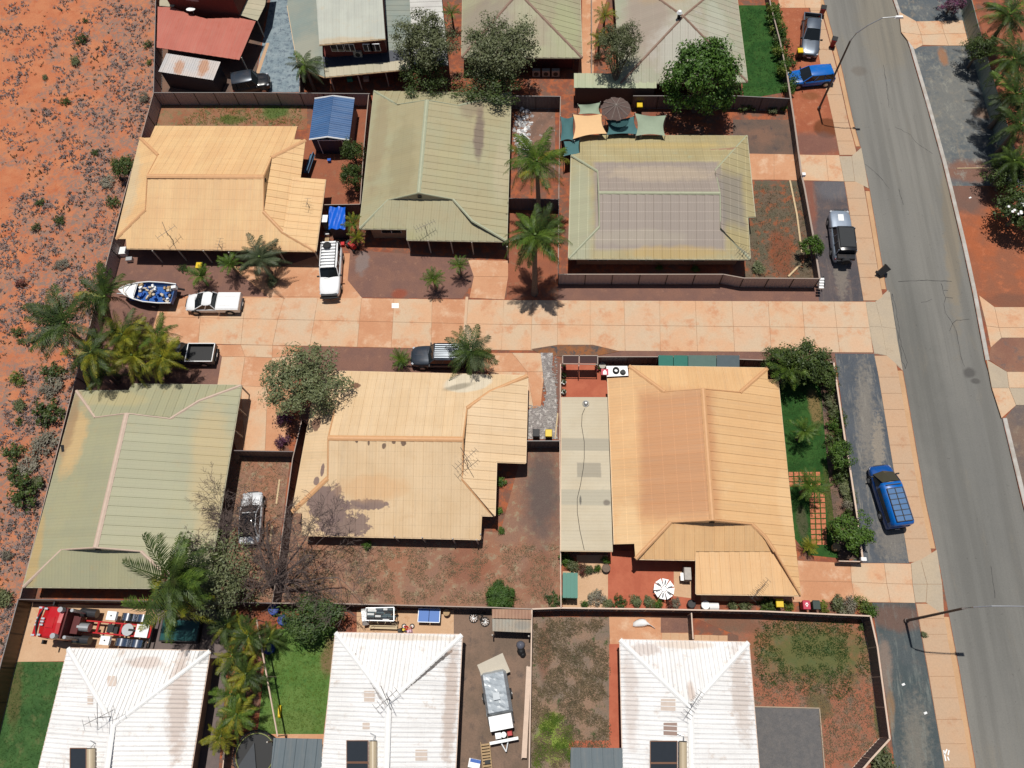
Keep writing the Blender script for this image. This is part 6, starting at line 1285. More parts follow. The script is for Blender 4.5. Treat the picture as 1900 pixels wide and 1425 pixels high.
tree('wide leafy tree between the terracotta drive and the cream roof, in the middle left', (566, 712), 4.4, 3.5, 2.3, T_oliv2, rz=.2, hx=1.05)
tree('sparse leafy tree overhanging the lower right corner of the long green roof', (392, 1058), 4.2, 3.6, 2., T_sparse, rz=.8, hx=1.1)
tree('olive tree standing behind the windblown palm at the green roof corner', (420, 1085), 3.6, 2.6, 1.7, T_sparse, rz=2.8)
tree('broad green tree at the top of the bright lawn', (576, 1148), 2.0, 1.75, 1., leafmesh('ragged_crown', leafmat('mid_green_leaves', px(88, 112, 48), px(54, 80, 34), px(120, 140, 66)), seed=41, n=6000, ncl=34, leaf=.05, spread=.36, shell=.5, low=-.3, elong=2.2), hx=1.4, rz=0)
tree('round green bush at the fence in the dry yard', (928, 1108), .7, 1.2, .8, T_dense, trunk=False, name='round_bush', cat='bush')
tree('tall green bush between the blue shed and the green roof, upper', (655, 285), 1.8, 1.25, 1.6, T_dark, name='tall_bush', cat='bush')
tree('tall green bush between the blue shed and the green roof, lower', (653, 330), 1.8, 1.2, 1.5, T_dark, name='tall_bush', cat='bush')
tree('dark spiky shrub leaning on the scrubland side of the fence at the cream roof', (231, 312), 1.4, 1.35, 1.2, T_dark, name='dark_shrub', cat='shrub')
tree('dark green hedge tree at the top right corner of the orange house garden', (1492, 672), 2.6, 2.0, 1.5, T_dark)
tree('second dark green hedge tree over the garden corner fence', (1520, 690), 1.8, 1.5, 1.2, T_dark)
tree('dark green shrub at the upper left edge of the green lawn garden', (1440, 668), 2., 1.2, 1., T_dark, name='hedge_shrub', cat='shrub')
tree('green shrub overhanging the verge fence beside the log edge', (1504, 460), 1.6, 1.05, 1.2, T_fresh, name='verge_shrub', cat='shrub')
tree('white-flowered bush at the right edge below the wall', (1893, 392), 2.2, 2.4, 1.8, T_dark, name='flowering_bush', cat='bush')
tree('dark bush at the foot of the grey-green wall, right edge', (1868, 330), 1.9, 1.9, 1.4, T_dark, name='wall_bush', cat='bush')
tree('dark bush at the upper end of the grey-green wall', (1818, 92), 2.4, 1.6, 1.4, T_dark, name='wall_bush', cat='bush')
tree('dark purple bush at the top beside the wall end', (1766, 8), 1.2, 1.4, 1., leafmesh('plum_crown', g7, seed=30, n=2500, ncl=40, leaf=.05, spread=.28, shell=.4), name='plum_bush', cat='bush')
fl = thing('white_flowers', 'white blooms dotted over the bush at the right edge', 'flowers', G3(1893, 392), world=True)
r_ = random.Random(2); mb = MB()
for k in range(26):
    x, y = G(1893+r_.uniform(-22, 30), 392+r_.uniform(-26, 10), 3.4); mb.cyl((x, y, 3.4+r_.uniform(-.3, .5)), .13, .05, 6)
mb.build('petals', M_white, fl)
tree('bright green tree over the verge fence near the blue van', (1582, 985), 2., 1.6, 1.2, T_fresh, rz=1.)
tree('round green shrub on the verge fence beside the lawn', (1560, 845), 1.6, 1.15, 1., T_fresh, name='garden_shrub', cat='shrub')
# ---- palm fronds
def frond_mesh(name, m, L=1., n=22, droop=.55, lift=.35, wid=.25, twist=0, seed=1, blade=.031, hang=.5, side=0.):
    r = random.Random(seed); vs = []
    def rach(t): return Vector((t*(1-.12*t*t)*L, side*t*t*L, (lift*t-droop*t*t)*L))
    for i in range(8):
        a, b = rach(i/8), rach((i+1)/8); w = .012*(1.3-i/8)
        vs += [a+Vector((0, -w, .004)), b+Vector((0, -w, .004)), b+Vector((0, w, .004)), a+Vector((0, w, .004))]
    for s in (-1, 1):
        for i in range(n):
            t = .1+.9*(i+.5*r.random())/n; p = rach(t); q = rach(min(1, t+.02)); f = (q-p).normalized(); f = f if f.length else Vector((1, 0, 0))
            l = wid*L*(math.sin(PI*(t*.8+.16))**.6)*r.uniform(.75, 1.1)
            d = (f*.75+Vector((0, s*(1-.45*t), -.1-hang*r.uniform(.4, 1.))))
            d.normalize(); w = f*blade*.5*L
            mid = p+d*l*.55+Vector((0, 0, .03*L)); tip = p+d*l+Vector((0, 0, -hang*.35*l))
            vs += [p-w*.6, p+w*.6, mid+w, mid-w] ; vs += [mid-w, mid+w, tip+w*.1, tip-w*.1]
    return fastmesh(name, vs, 4, m)
f_dk = leafmat('palm_green', px(78, 98, 38), px(46, 66, 26), px(124, 140, 66)); f_yl = leafmat('yellow_palm_green', px(150, 148, 44), px(88, 102, 30), px(222, 186, 70))
f_br = leafmat('bright_palm_green', px(104, 130, 44), px(60, 88, 28), px(160, 176, 80)); f_gr = leafmat('grey_palm_green', px(96, 106, 74), px(70, 84, 54), px(124, 128, 92)); f_dead = leafmat('dead_frond', px(150, 116, 82), px(110, 84, 60))
FR = {}
for nm, m in (('dk', f_dk), ('yl', f_yl), ('br', f_br), ('gr', f_gr), ('dead', f_dead)):
    FR[nm] = [frond_mesh('frond_mesh', m, droop=d, lift=l, seed=k, side=s_, hang=h_) for k, (d, l, s_, h_) in enumerate(((.5, .45, .05, .45), (.85, .55, -.08, .6), (.25, .5, .04, .35), (1.1, .35, .1, .8)))]
    FR[nm+'s'] = [frond_mesh('short_frond_mesh', m, n=14, droop=d, lift=l, seed=k+9, wid=.21, blade=.036, hang=.25) for k, (d, l) in enumerate(((.45, .6), (.15, .55), (.8, .7)))]
def palm(label, px_, z, R_, nf, kind='dk', trunk=.16, base=None, wind=None, group=None, name='palm', cat='palm', up=.0, mixk=None, tr_mat=None):
    """crown heart seen at pixel px_ at height z; base gives the foot in pixels when the trunk leans"""
    x, y = G(*px_, z); bx, by = G(*base) if base else (x, y)
    r = thing(name, label, cat, (bx, by, 0), 0, group); top = Vector((x-bx, y-by, z)); rr = random.Random(hash_(label))
    mb = MB(); pts = []; rs = []
    for k in range(7):
        t = k/6; p = Vector((top.x*t**1.4, top.y*t**1.4, top.z*t)); pts.append(p); rs.append(trunk*(1.25-.45*t)*(1.3 if k == 0 else 1))
    mb.tube(pts, rs, 9); mb.build('trunk', tr_mat or M_trunk, r)
    if z > 1.5: MB().tube([top-Vector((0, 0, .5)), top+Vector((0, 0, .25))], [trunk*1.1, trunk*.5], 8).build('crownshaft', f_br, r)
    nf = int(nf*1.35)
    for k in range(nf):
        ring = k/nf; a = k*2.39996+rr.uniform(-.25, .25)
        if wind is not None:                       # fronds blown towards wind angle
            dx = math.cos(a)+math.cos(wind)*.8; dy = math.sin(a)+math.sin(wind)*.8; a = math.atan2(dy, dx)
        kk = kind if not mixk or rr.random() > mixk[1] else mixk[0]
        mesh = rr.choice(FR[kk]); o = link('frond', mesh, r); o.location = top
        s = R_*(.8+.3*rr.random()); o.scale = (s, s, s*.9)
        o.rotation_euler = (rr.uniform(-.5, .5), -(.75*(1-ring)**1.3+up)+.12+rr.uniform(-.15, .2), a+rr.uniform(-.2, .2))
    if z > 4:                                   # a skirt of dead fronds hangs under the crown
        for k in range(4):
            o = link('dead_frond', rr.choice(FR['dead']), r); o.location = top-Vector((0, 0, .25)); s = R_*.7; o.scale = (s, s, s); o.rotation_euler = (rr.uniform(-.6, .6), rr.uniform(.5, .95), rr.uniform(0, 6.28))
    return r
def hash_(s):
    h = 7
    for c in s: h = (h*131+ord(c)) % 1000003
    return h
TP = 'palms around the driveway'
palm('tall palm with bright fronds between the two green roofs, upper of two', (996, 300), 7.5, 3.3, 22, 'br', .2, base=(1000, 404), mixk=('yl', .2))
palm('tall palm with a star-shaped shadow on the driveway, lower of two', (993, 437), 7.0, 3.2, 24, 'br', .22, base=(992, 545), mixk=('dk', .3))
palm('grey-green feather palm beside the cream house verandah', (482, 478), 2.8, 2.5, 20, 'gr', .2)
palm('small feather palm by the verandah with a yellow bin behind', (372, 512), 1.6, 1.5, 18, 'brs', .12)
palm('small feather palm between the bin and the grey-green palm', (428, 490), 1.8, 1.5, 18, 'brs', .12)
palm('small palm in the octagonal gravel bed, left one', (804, 518), 1.9, 1.25, 22, 'brs', .1)
palm('small palm in the octagonal gravel bed, right one', (852, 492), 1.8, 1.15, 22, 'brs', .1)
palm('low bushy palm at the nose of the dark grey roof-barred four wheel drive', (744, 668), .9, 1.2, 22, 'brs', .1)
palm('dark feather palm overhanging the rear of the dark grey roof-barred four wheel drive', (874, 652), 3.2, 2.7, 20, 'dk', .18, mixk=('gr', .3))
palm('leafy palm clump between the blue tarpaulin and the green roof', (656, 415), 1.8, 1.2, 22, 'brs', .1, mixk=('yls', .4))
palm('second leafy palm below the blue tarpaulin by the red machine', (662, 440), 1.3, 1.1, 18, 'yls', .1)
# windblown coconut palms at the left
wd = PI*1.02
palm('dark windblown palm overhanging the scrubland, leftmost of the grove', (120, 600), 6.5, 3.6, 18, 'dk', .18, base=(185, 665), wind=PI*1.0)
palm('dark windblown palm over the boat end of the grove', (196, 552), 6., 3.1, 18, 'dk', .18, base=(225, 640), wind=PI*.9, mixk=('yl', .15))
palm('dark palm in the grove by the fence line, lower left', (170, 655), 5.5, 2.9, 16, 'dk', .18, base=(220, 700), mixk=('yl', .25))
palm('yellow-green palm in the middle of the grove', (228, 622), 4.6, 2.6, 18, 'yl', .16, base=(250, 680), mixk=('dk', .3))
palm('yellow-green palm in front of the long green roof, centre of the grove', (246, 660), 4.2, 2.5, 18, 'yl', .16, base=(262, 705))
palm('yellow palm with bent gold fronds beside the dark grey ute', (300, 662), 4., 2.6, 18, 'yl', .16, base=(310, 700))
palm('shaded low palm under the grove at the green roof corner', (190, 690), 2.6, 2., 14, 'dk', .14)
palm('yellow-green palm over the concrete edge above the ute', (292, 625), 4.2, 2.2, 14, 'yl', .16, base=(300, 670), mixk=('br', .4))
palm('big windblown palm at the lower end of the long green roof, over the truck', (316, 1074), 6.5, 3.7, 20, 'dk', .2, base=(322, 1150), wind=PI*.03, mixk=('br', .35))
palm('big palm with long hanging fronds over the truck and pool', (318, 1128), 5., 3.3, 9, 'br', .18, base=(318, 1165), mixk=('yl', .4))
# palms in the corner behind the middle lawn
for lab, p, z, R_, n_, k in (('yellow-green palm beside the white roof and lawn rail, first from the top', (432, 1215), 2.6, 1.8, 16, 'dk'), ('yellow-green palm beside the white roof and lawn rail, second from the top', (458, 1250), 2.6, 1.8, 16, 'dk'),
     ('yellow-green palm beside the white roof and lawn rail, third from the top', (430, 1288), 2.6, 1.8, 16, 'br'), ('yellow-green palm beside the white roof and lawn rail, fourth from the top', (440, 1325), 2.6, 1.8, 16, 'br'),
     ('yellow-green palm above the trampoline', (412, 1365), 2.4, 1.6, 16, 'yl'), ('dark palm in shade at the top of the rail', (462, 1180), 2.6, 1.9, 16, 'dk'), ('dark palm in shade right of the pool', (420, 1160), 2.4, 1.8, 14, 'dk'), ('dark low palm by the blue tubs', (500, 1185), 1.8, 1.5, 14, 'dk')):
    palm(lab, p, z, R_, n_, k, .12, mixk=('yl', .3))
# garden palms at the orange house
palm('dark fan of a palm at the top of the green lawn garden', (1462, 685), 2.6, 2.1, 26, 'brs', .16, mixk=('dks', .5))
palm('small palm on the green lawn beside the orange roof', (1492, 800), 2., 1.4, 18, 'brs', .12)
palm('small palm over the terracotta pavers', (1503, 902), 2.2, 1.7, 22, 'brs', .14)
palm('low yellow-green palm at the foot of the paved path', (1501, 1013), .7, .9, 18, 'yls', .08)
palm('palm in the pergola garden between the hip roofs, upper', (1122, 30), 2.4, 1.6, 16, 'yls', .12)
palm('palm in the garden between the hip roofs, lower', (1112, 75), 2., 1.4, 16, 'yls', .12)
palm('palm at the verandah of the two-storey house', (566, 122), 3.4, 2.1, 16, 'gr', .14, mixk=('br', .4))
palm('small leafy palm by the orange path at the top', (838, 25), 2.2, 1.3, 14, 'brs', .1)
# right edge palms behind the wall
for i, (lab, p, z, R_, k) in enumerate((('tall palm behind the grey-green wall, topmost', (1872, 28), 4.5, 3.2, 'dk'), ('tall palm behind the grey-green wall, second from the top', (1880, 112), 4.5, 3., 'dk'), ('yellow-tipped palm behind the grey-green wall, third from the top', (1885, 175), 4.5, 3.1, 'dk'), ('dark palm behind the grey-green wall, fourth from the top', (1893, 232), 4., 2.8, 'dk'), ('drooping palm beside the white-flowered bush', (1880, 300), 3.4, 2.3, 'dk'))):
    palm(lab, p, z, R_, 22, k, .18, mixk=('br', .2))
CN = ['green', 'dark green', 'yellow-green', 'grey', 'olive', 'purple', 'red-brown']
ORD = 'first second third fourth fifth sixth seventh eighth ninth tenth eleventh twelfth thirteenth fourteenth fifteenth sixteenth seventeenth eighteenth nineteenth twentieth twenty-first twenty-second twenty-third twenty-fourth'.split()
# garden strip plants along the verge fence
rr = random.Random(21)
gs = 'plants in the flower bed along the verge fence'
i = -1
for j in range(24):
    t = j/23; u = 1533+t*50+rr.uniform(-7, 9); v = 712+t*312; k = rr.choice([1, 4, 0, 3, 4, 6, 1])
    if 825 < v < 865: continue
    i += 1
    bush(f'small {CN[k]} shrub in the verge fence flower bed, {ORD[i]} from the top', (u, v), rr.uniform(.45, .8), rr.uniform(.6, 1.1), Bu[k], gs, 'flower_bed_shrub', 'shrub')
for i in range(13):
    bush(f'leafy plant in the hedge beside the top right verge fence, {ORD[i]} from the top', (1425+i*3.2+rr.uniform(-6, 8), 22+i*12.5), rr.uniform(.7, 1.05), rr.uniform(.9, 1.5), Bu[rr.choice([0, 2, 1, 0])], 'hedge plants behind the silver ute and blue wagon', 'hedge_plant', 'shrub')
for lab, p, s, h, k in (('green shrub behind the dense tree, near the verge fence corner', (1388, 200), .9, .9, 1), ('small shrub at the north-east yard corner', (1432, 208), .6, .6, 4), ('second small shrub at the north-east yard corner', (1452, 205), .5, .7, 0),
    ('green shrub in the front garden lower left', (1405, 500), .8, .6, 4), ('small green shrub by the stained roof gutter', (1290, 502), .5, .5, 0), ('small green shrub in shade below the stained roof', (1222, 500), .4, .5, 0),
    ('green weeds against the cream house east wall', (930, 895), .6, .5, 0), ('lower green weed clump beside the cream carport', (925, 950), .45, .4, 0), ('third green weed clump beside the cream carport', (930, 985), .4, .4, 0), ('green shrub in shade below the worn patch roof', (683, 1012), .5, .6, 0),
    ('purple flowering bush beside the cross fence', (532, 780), .8, .9, 5), ('second purple flowering bush by the cross fence', (527, 822), .7, .8, 5), ('low shrub under the grey-green feather palm', (507, 525), .75, .5, 4), ('small plant left of the yellow bin palm', (341, 500), .5, .4, 1),
    ('green plant in the corner of the dry yard by the green shed', (1028, 1112), .7, .5, 1), ('yellow-green tree at the bottom right corner fence', (1632, 1415), 1.2, 1.2, 4),
    ('small weed growing on the footpath edge by the lamp post', (1713, 1178), .3, .3, 4), ('small shrub at the corner of the bottom right yard fence', (1600, 1165), .35, .3, 1)):
    bush(lab, p, s, h, Bu[k])
for i, (u, v, s, k) in enumerate(((1048, 1040, .7, 0), (1062, 1052, .6, 4), (1078, 1058, .55, 6), (1092, 1058, .5, 4), (1108, 1057, .4, 0), (1124, 1040, .45, 0))):
    bush(f'{CN[k]} shrub in the row below the beige patio roof, {ORD[i]} from the left', (u, v), s, .7, Bu[k], 'shrubs below the patio roof', 'court_shrub', 'shrub')
for i, (u, v, s, k) in enumerate(((1085, 1121, .4, 0), (1105, 1114, .75, 3), (1128, 1120, .5, 4), (1149, 1120, .6, 1), (1180, 1116, .6, 4), (1203, 1118, .6, 4), (1220, 1121, .5, 0), (1240, 1124, .4, 6), (1255, 1121, .45, 3))):
    bush(f'{CN[k]} low plant along the terracotta court fence, {ORD[i]} from the left', (u, v), s, .6, Bu[k], 'plants along the terracotta court fence', 'court_plant', 'shrub')
for i, (u, v, s, k) in enumerate(((1358, 1126, .5, 4), (1380, 1128, .55, 4), (1418, 1122, .7, 1), (1432, 1126, .6, 1), (1460, 1126, .5, 2), (1525, 1128, .5, 2), (1552, 1122, .8, 4), (1568, 1124, .8, 3), (1595, 1122, .75, 2), (1610, 1132, .7, 0))):
    bush(f'{CN[k]} shrub along the fence below the orange carport, {ORD[i]} from the left', (u, v), s, .8, Bu[k], 'shrubs below the orange carport', 'fence_shrub', 'shrub')
# scrubland bushes, each one
for lab, u, v, r_px, k in (('green bush in the red scrubland near the top, largest there', 155, 78, 15, 1), ('olive bush just below the largest top scrub bush', 142, 118, 14, 4), ('small green bush topmost in the scrubland', 160, 40, 7, 1), ('tiny olive bush on the bare red patch at the upper left', 85, 146, 8, 4),
    ('small bush pair left of the fence corner', 124, 192, 11, 1), ('green bush against the top left fence', 277, 86, 11, 1), ('yellow-green bush lower against the top left fence', 278, 118, 8, 2), ('pale grey bush at the fence corner', 268, 184, 13, 3), ('small green bush above the dark spiky shrub', 178, 286, 9, 1),
    ('dark green bush by the fence beside the cream roof', 213, 377, 14, 1), ('small green bush on red sand left of the cream house, upper', 76, 378, 9, 1), ('round green bush on red sand left of the cream house, right', 113, 412, 12, 1), ('round green bush on red sand left of the cream house, left', 68, 424, 10, 1),
    ('brown dying bush on the sand left of the palms', 42, 530, 11, 6), ('small green bush left of the palm grove', 35, 617, 11, 1), ('tiny green bush below it, left of the palm grove', 40, 634, 7, 1), ('green bush below the leftmost palm', 102, 692, 20, 1), ('yellow-brown bush at the left edge below the palms', 36, 706, 15, 2),
    ('olive bush left of the long green roof, upper', 40, 755, 14, 4), ('green bush against the long green roof fence, upper', 98, 768, 27, 1), ('tiny green bush beside the pale brush', 38, 783, 8, 1), ('green bush at the left edge beside the pale brush', 30, 840, 18, 1), ('green bush below the pale brush', 34, 880, 16, 1),
    ('large green bush against the long green roof fence, lower', 57, 915, 28, 1), ('olive bush beside the lower large bush', 75, 895, 14, 4), ('grey bush low on the left edge', 18, 1030, 10, 3), ('grey-green scrub by the lower left fence', 12, 1112, 18, 4)):
    bush(lab, (u, v), r_px*.052, r_px*.05, Bu[k], name='scrub_bush')
for lab, u, v, r_px in (('pale dry brush heaped against the long green roof fence', 85, 830, 24), ('pale dry brush heaped below it, left of the long green roof', 55, 862, 20), ('pale dry brush under the leftmost palm', 100, 715, 22), ('pale dry brush on the sand by the cream roof fence', 205, 340, 16), ('pale dry brush on the scrubland left of the boat', 115, 495, 14), ('pale dry brush near the palms', 130, 560, 16)):
    bush(lab, (u, v), r_px*.055, r_px*.03, Bu[3], name='dry_brush', cat='brush')
# bare tree: every limb from one continuous trunk
M_bare = plain('bare_bark', px(118, 102, 96), .95, var=.3, sc=5)
def bare(label, base, h, targets, seed, r0=.17, depth=4):
    bx, by = G(*base); r = thing('bare_tree', label, 'tree', (bx, by, 0)); rr = random.Random(seed); tw = MB(); lb = MB()
    lb.tube([(0, 0, 0), (.1, .1, h*.35)], [r0*1.4, r0], 7)
    def grow(p, d, L, rad, dep):
        pts = [p]; rs = [rad]
        for k in range(4):
            d = (d+Vector((rr.uniform(-.3, .3), rr.uniform(-.3, .3), rr.uniform(-.12, .12)))).normalized(); pts.append(pts[-1]+d*L/4); rs.append(max(.0105, rad*(1-.14*(k+1))))
        (lb if dep >= depth-1 else tw).tube(pts, rs, 4 if dep < depth-1 else 6, cap=False)
        if dep == 0: return
        for k in range(4 if dep > 1 else 5):
            i = rr.choice([1, 2, 3, 4]); dd = (d+Vector((rr.uniform(-1, 1), rr.uniform(-1, 1), rr.uniform(-.25, .45)))).normalized(); grow(pts[i], dd, L*rr.uniform(.45, .65), rs[i]*.55, dep-1)
    for (u, v, z) in targets:
        x, y = G(u, v, z); t = Vector((x-bx, y-by, z))-Vector((.1, .1, h*.35)); grow(Vector((.1, .1, h*.35)), t.normalized(), t.length*.75, r0*.55, depth)
    lb.build('trunk', M_bare, r); tw.build('twigs', M_bare, r)
bare('leafless grey tree on the fence between the sedan and the worn patch roof', (512, 1092), 5., [(470, 940, 4.5), (560, 930, 5), (640, 1000, 4.5), (520, 960, 5.5), (590, 1080, 3.5), (600, 985, 5), (660, 1060, 3.6), (560, 1040, 4), (480, 1020, 4)], 3)
bare('thin leafless branches over the silver sedan and green roof edge', (425, 1050), 4., [(400, 940, 4), (440, 955, 4.5), (370, 990, 4), (420, 915, 4)], 5, .09, 4)
# ================================================================ STREET LAMPS
def lamp(label, base, straight, zs, tip, zt):
    x, y = G(*base); r = thing('street_lamp', label, 'street lamp', (x, y, 0), 0, 'tall curved street lamps')
    tx, ty = tip; m = plain('dark_galvanised_pole', px(112, 100, 94), .5, .3)
    MB().tube([(0, 0, 0), (0, 0, straight)], [.11, .08], 10).build('pole', m, r)
    MB().tube([(0, 0, straight), (tx*.08, ty*.08, straight+.9), (tx*.3, ty*.3, straight+1.7), (tx*.62, ty*.62, zt-.1), (tx, ty, zt)], [.075, .06, .05, .045, .04], 8).build('arm', M_steel, r)
    MB().cyl((0, 0, .15), .17, .3, 10).build('base_plate', m, r)
    MB().box((tx+.25, ty, zt-.02), (.75, .26, .14), top=.75).build('lamp_head', M_white, r); MB().box((tx+.25, ty, zt-.1), (.5, .2, .04)).build('lamp_glass', m_lightw, r)
lamp('tall curved street lamp beside the blue wagon, its arm over the road', (1519, 203), 8.7, 0, (3.0, .0), 11.3)
lamp('tall curved street lamp at the lower right, its arm reaching over the road', (1680, 1152), 8.7, 0, (3.2, .0), 10.7)
# ================================================================ BINS, BOXES, FURNITURE
def wheelie(label, p, lid, body, rz=0, tilt=None, scale=1.):
    x, y = G(*p); r = thing('wheelie_bin', label, 'bin', (x, y, 0), rz)
    secs = [[(-.24*k, -.26*k, z), (.24*k, -.26*k, z), (.24*k, .3*k, z), (-.24*k, .3*k, z)] for z, k in ((.05, .85), (1., 1.1))]
    MB().loft(secs).build('bin_body', body, r)
    MB().box((0, .02, 1.04), (.58, .66, .07), top=.9).build('lid', lid, r)
    MB().tube([(-.25, .36, 1.0), (.25, .36, 1.0)], .025, 6).build('handle', body, r)
    for s in (-1, 1): MB().cyl((s*.24, .28, .1), .1, .05, 10, 'X').build('wheel', M_tyre, r)
    if tilt: r.rotation_euler = (tilt[0], tilt[1], rz); r.location.z = tilt[2]
    return r
m_yel = plain('yellow_lid', px(244, 206, 20), .5, var=.05); m_redl = plain('red_lid', px(206, 40, 74), .5, var=.05); m_grb = plain('dark_green_bin', px(48, 66, 60), .6, var=.05); m_redb = plain('red_bin', px(150, 24, 34), .5)
wheelie('black and red wheelie bin with its lid open behind the silver ute, upper of two', (1523, 28), M_black, m_redb, 2.9)
wheelie('black and red wheelie bin on the footpath right of the silver ute, lower of two', (1543, 86), M_black, m_redb, 2.8)
wheelie('yellow lidded wheelie bin on red dust at the nose of the silver ute', (1480, 108), m_yel, M_black)
wheelie('black wheelie bin tipped over on the footpath by the kerb', (1628, 512), M_black, M_black, 1.2, (.5, .9, .2))
wheelie('yellow lidded wheelie bin standing in the cream house garden', (377, 503), m_yel, M_black)
wheelie('yellow lidded wheelie bin on the stones behind the cream carport', (1018, 811), m_yel, M_black)
wheelie('black wheelie bin on the stones behind the cream carport', (995, 811), M_black, M_black)
wheelie('yellow lidded wheelie bin behind the round brown shade', (1185, 208), m_yel, M_black)
wheelie('yellow lidded wheelie bin in the plants below the orange carport', (1440, 1122), m_yel, M_black)
wheelie('dark green wheelie bin beside the red-lidded one on the corner driveway', (1507, 1126), m_grb, m_grb)
rb_ = wheelie('red lidded wheelie bin at the edge of the corner driveway', (1489, 1126), m_redl, m_redl)
MB().beam((-.1, .1, 1.09), (.0, -.12, 1.09), .05, .02).beam((.1, .1, 1.09), (.0, -.12, 1.09), .05, .02).box((0, .14, 1.09), (.14, .1, .02)).build('lid_mark', M_white, rb_)
lb = thing('letterboxes', 'row of four white letterboxes at the end of the long brown fence', 'letterbox', G3(1522, 530), world=True)
for k in range(4):
    x, y = G(1524-.3*k, 519+k*5.2, 1.); MB().box((x, y, 1.05), (.4, .19, .22)).build('letterbox', M_white, lb)
x, y = G(1523, 530); MB().box((x, y, .5), (.08, .9, .9)).build('stand', M_black, lb)
x, y = G(1601, 1038, 1.1); lb2 = thing('white_letterbox', 'white letterbox on the fence corner at the corner driveway', 'letterbox', (x, y, 0)); MB().box((0, 0, 1.2), (.42, .28, .25), top=.95).build('box', M_white, lb2); MB().box((0, 0, .55), (.08, .08, 1.1)).build('post', M_post if False else m_post, lb2)
x, y = G(1490, 326, 1.2); o = MB().box((x, y, 1.35), (.32, .3, .3)).build('white_letterbox', M_white, loc=(x, y, 0)); tag(o, 'small white letterbox on the verge fence beside the north driveway', 'letterbox')
# shade sails
def sail(label, pts, m, z=2.3, sag=.35):
    P_ = [Vector((*G(*p, z), z)) for p in pts]; c = sum(P_, Vector())/len(P_); f = thing('shade_sail', label, 'shade sail', tuple(c-Vector((0, 0, z))), world=True); n = 8; mb = MB()
    A, Bq, Cq, D = P_; grid = [[A.lerp(Bq, i/n).lerp(D.lerp(Cq, i/n), j/n) for i in range(n+1)] for j in range(n+1)]
    vs_ = []
    for j in range(n+1):
        for i in range(n+1):
            a, b = i/n, j/n; p = grid[j][i]; q = 4*a*(1-a); s = 4*b*(1-b)
            pull = (c-p)*(.16*max(0, q-s*1.) if (j in (0, n)) else .16*max(0, s-q) if i in (0, n) else .05)
            vs_.append(p+pull-Vector((0, 0, sag*q*s)))
    mb.add(vs_, [(j*(n+1)+i, j*(n+1)+i+1, (j+1)*(n+1)+i+1, (j+1)*(n+1)+i) for j in range(n) for i in range(n)]); mb.build('sail_cloth', m, f, smooth=True)
    for p in P_: MB().tube([(p.x, p.y, 0), (p.x, p.y, z+.1)], .04, 6).build('pole', m_post, f)
m_teal = plain('teal_shade_cloth', px(80, 122, 124), .9, var=.15); m_pgs = plain('grey_green_shade_cloth', px(166, 180, 156), .9, var=.12); m_crs = plain('cream_shade_cloth', px(250, 206, 154), .9, var=.05)
sail('teal shade sail at the left of the shade sail group', [(1040, 216), (1064, 216), (1066, 262), (1040, 262)], m_teal)
sail('grey-green shade sail above the cream one', [(1072, 194), (1114, 190), (1114, 212), (1074, 212)], m_pgs)
sail('cream shade sail above the stained roof corner', [(1063, 212), (1117, 211), (1126, 248), (1063, 258)], m_crs, 2.5, .15)
sail('teal shade sail with folded fan under the round brown shade', [(1124, 222), (1176, 216), (1190, 250), (1126, 250)], m_teal, 2.2)
sail('pale grey-green shade sail at the right of the group', [(1178, 210), (1236, 214), (1234, 252), (1180, 252)], m_pgs, 2.3)
sail('dark teal shade cloth at the north-west corner of the stained roof', [(1046, 262), (1076, 256), (1076, 288), (1046, 290)], m_teal, 2.1, .1)
# round brown shade
c = Vector((*G(1143, 198, 3.2), 0)); rs_ = thing('thatched_umbrella', 'round brown thatched shade with spokes above the shade sails', 'shade', tuple(c)); m_th = plain('brown_thatch', px(108, 90, 84), .95, var=.4, sc=5)
for k in range(20):
    a0, a1 = k*2*PI/20, (k+1)*2*PI/20; R_ = 1.45*(1+.04*math.sin(k*3)); mb = MB()
    mb.add([(0, 0, 3.5), (math.cos(a0)*R_, math.sin(a0)*R_, 2.9), (math.cos(a1)*R_, math.sin(a1)*R_, 2.9+.04*(k % 2))], [(0, 1, 2)]); mb.build('thatch_panel', m_th, rs_)
for k in range(10):
    a = k*2*PI/10; MB().beam((0, 0, 3.53), (math.cos(a)*1.4, math.sin(a)*1.4, 2.96), .035, .03).build('spoke', plain('grey_spoke', px(160, 148, 140), .8), rs_)
MB().tube([(0, 0, 0), (0, 0, 3.4)], .08, 8).build('pole', m_post, rs_)
c = Vector((*G(1148, 236, 2.0), 0)); fn = thing('folding_fan_awning', 'dark teal half-round ribbed awning below the brown shade', 'awning', tuple(c))
for k in range(12):
    a0 = PI+k*PI/12; a1 = a0+PI/12*.92; MB().add([(0, .3, 2.75), (math.cos(a0)*.95, math.sin(a0)*.75+.3, 2.5), (math.cos(a1)*.95, math.sin(a1)*.75+.3, 2.55)], [(0, 1, 2)]).build('awning_panel', plain('dark_teal_cloth', px(52, 92, 94), .9), fn)
MB().tube([(0, .3, 0), (0, .3, 2.7)], .04, 6).build('pole', m_post, fn)
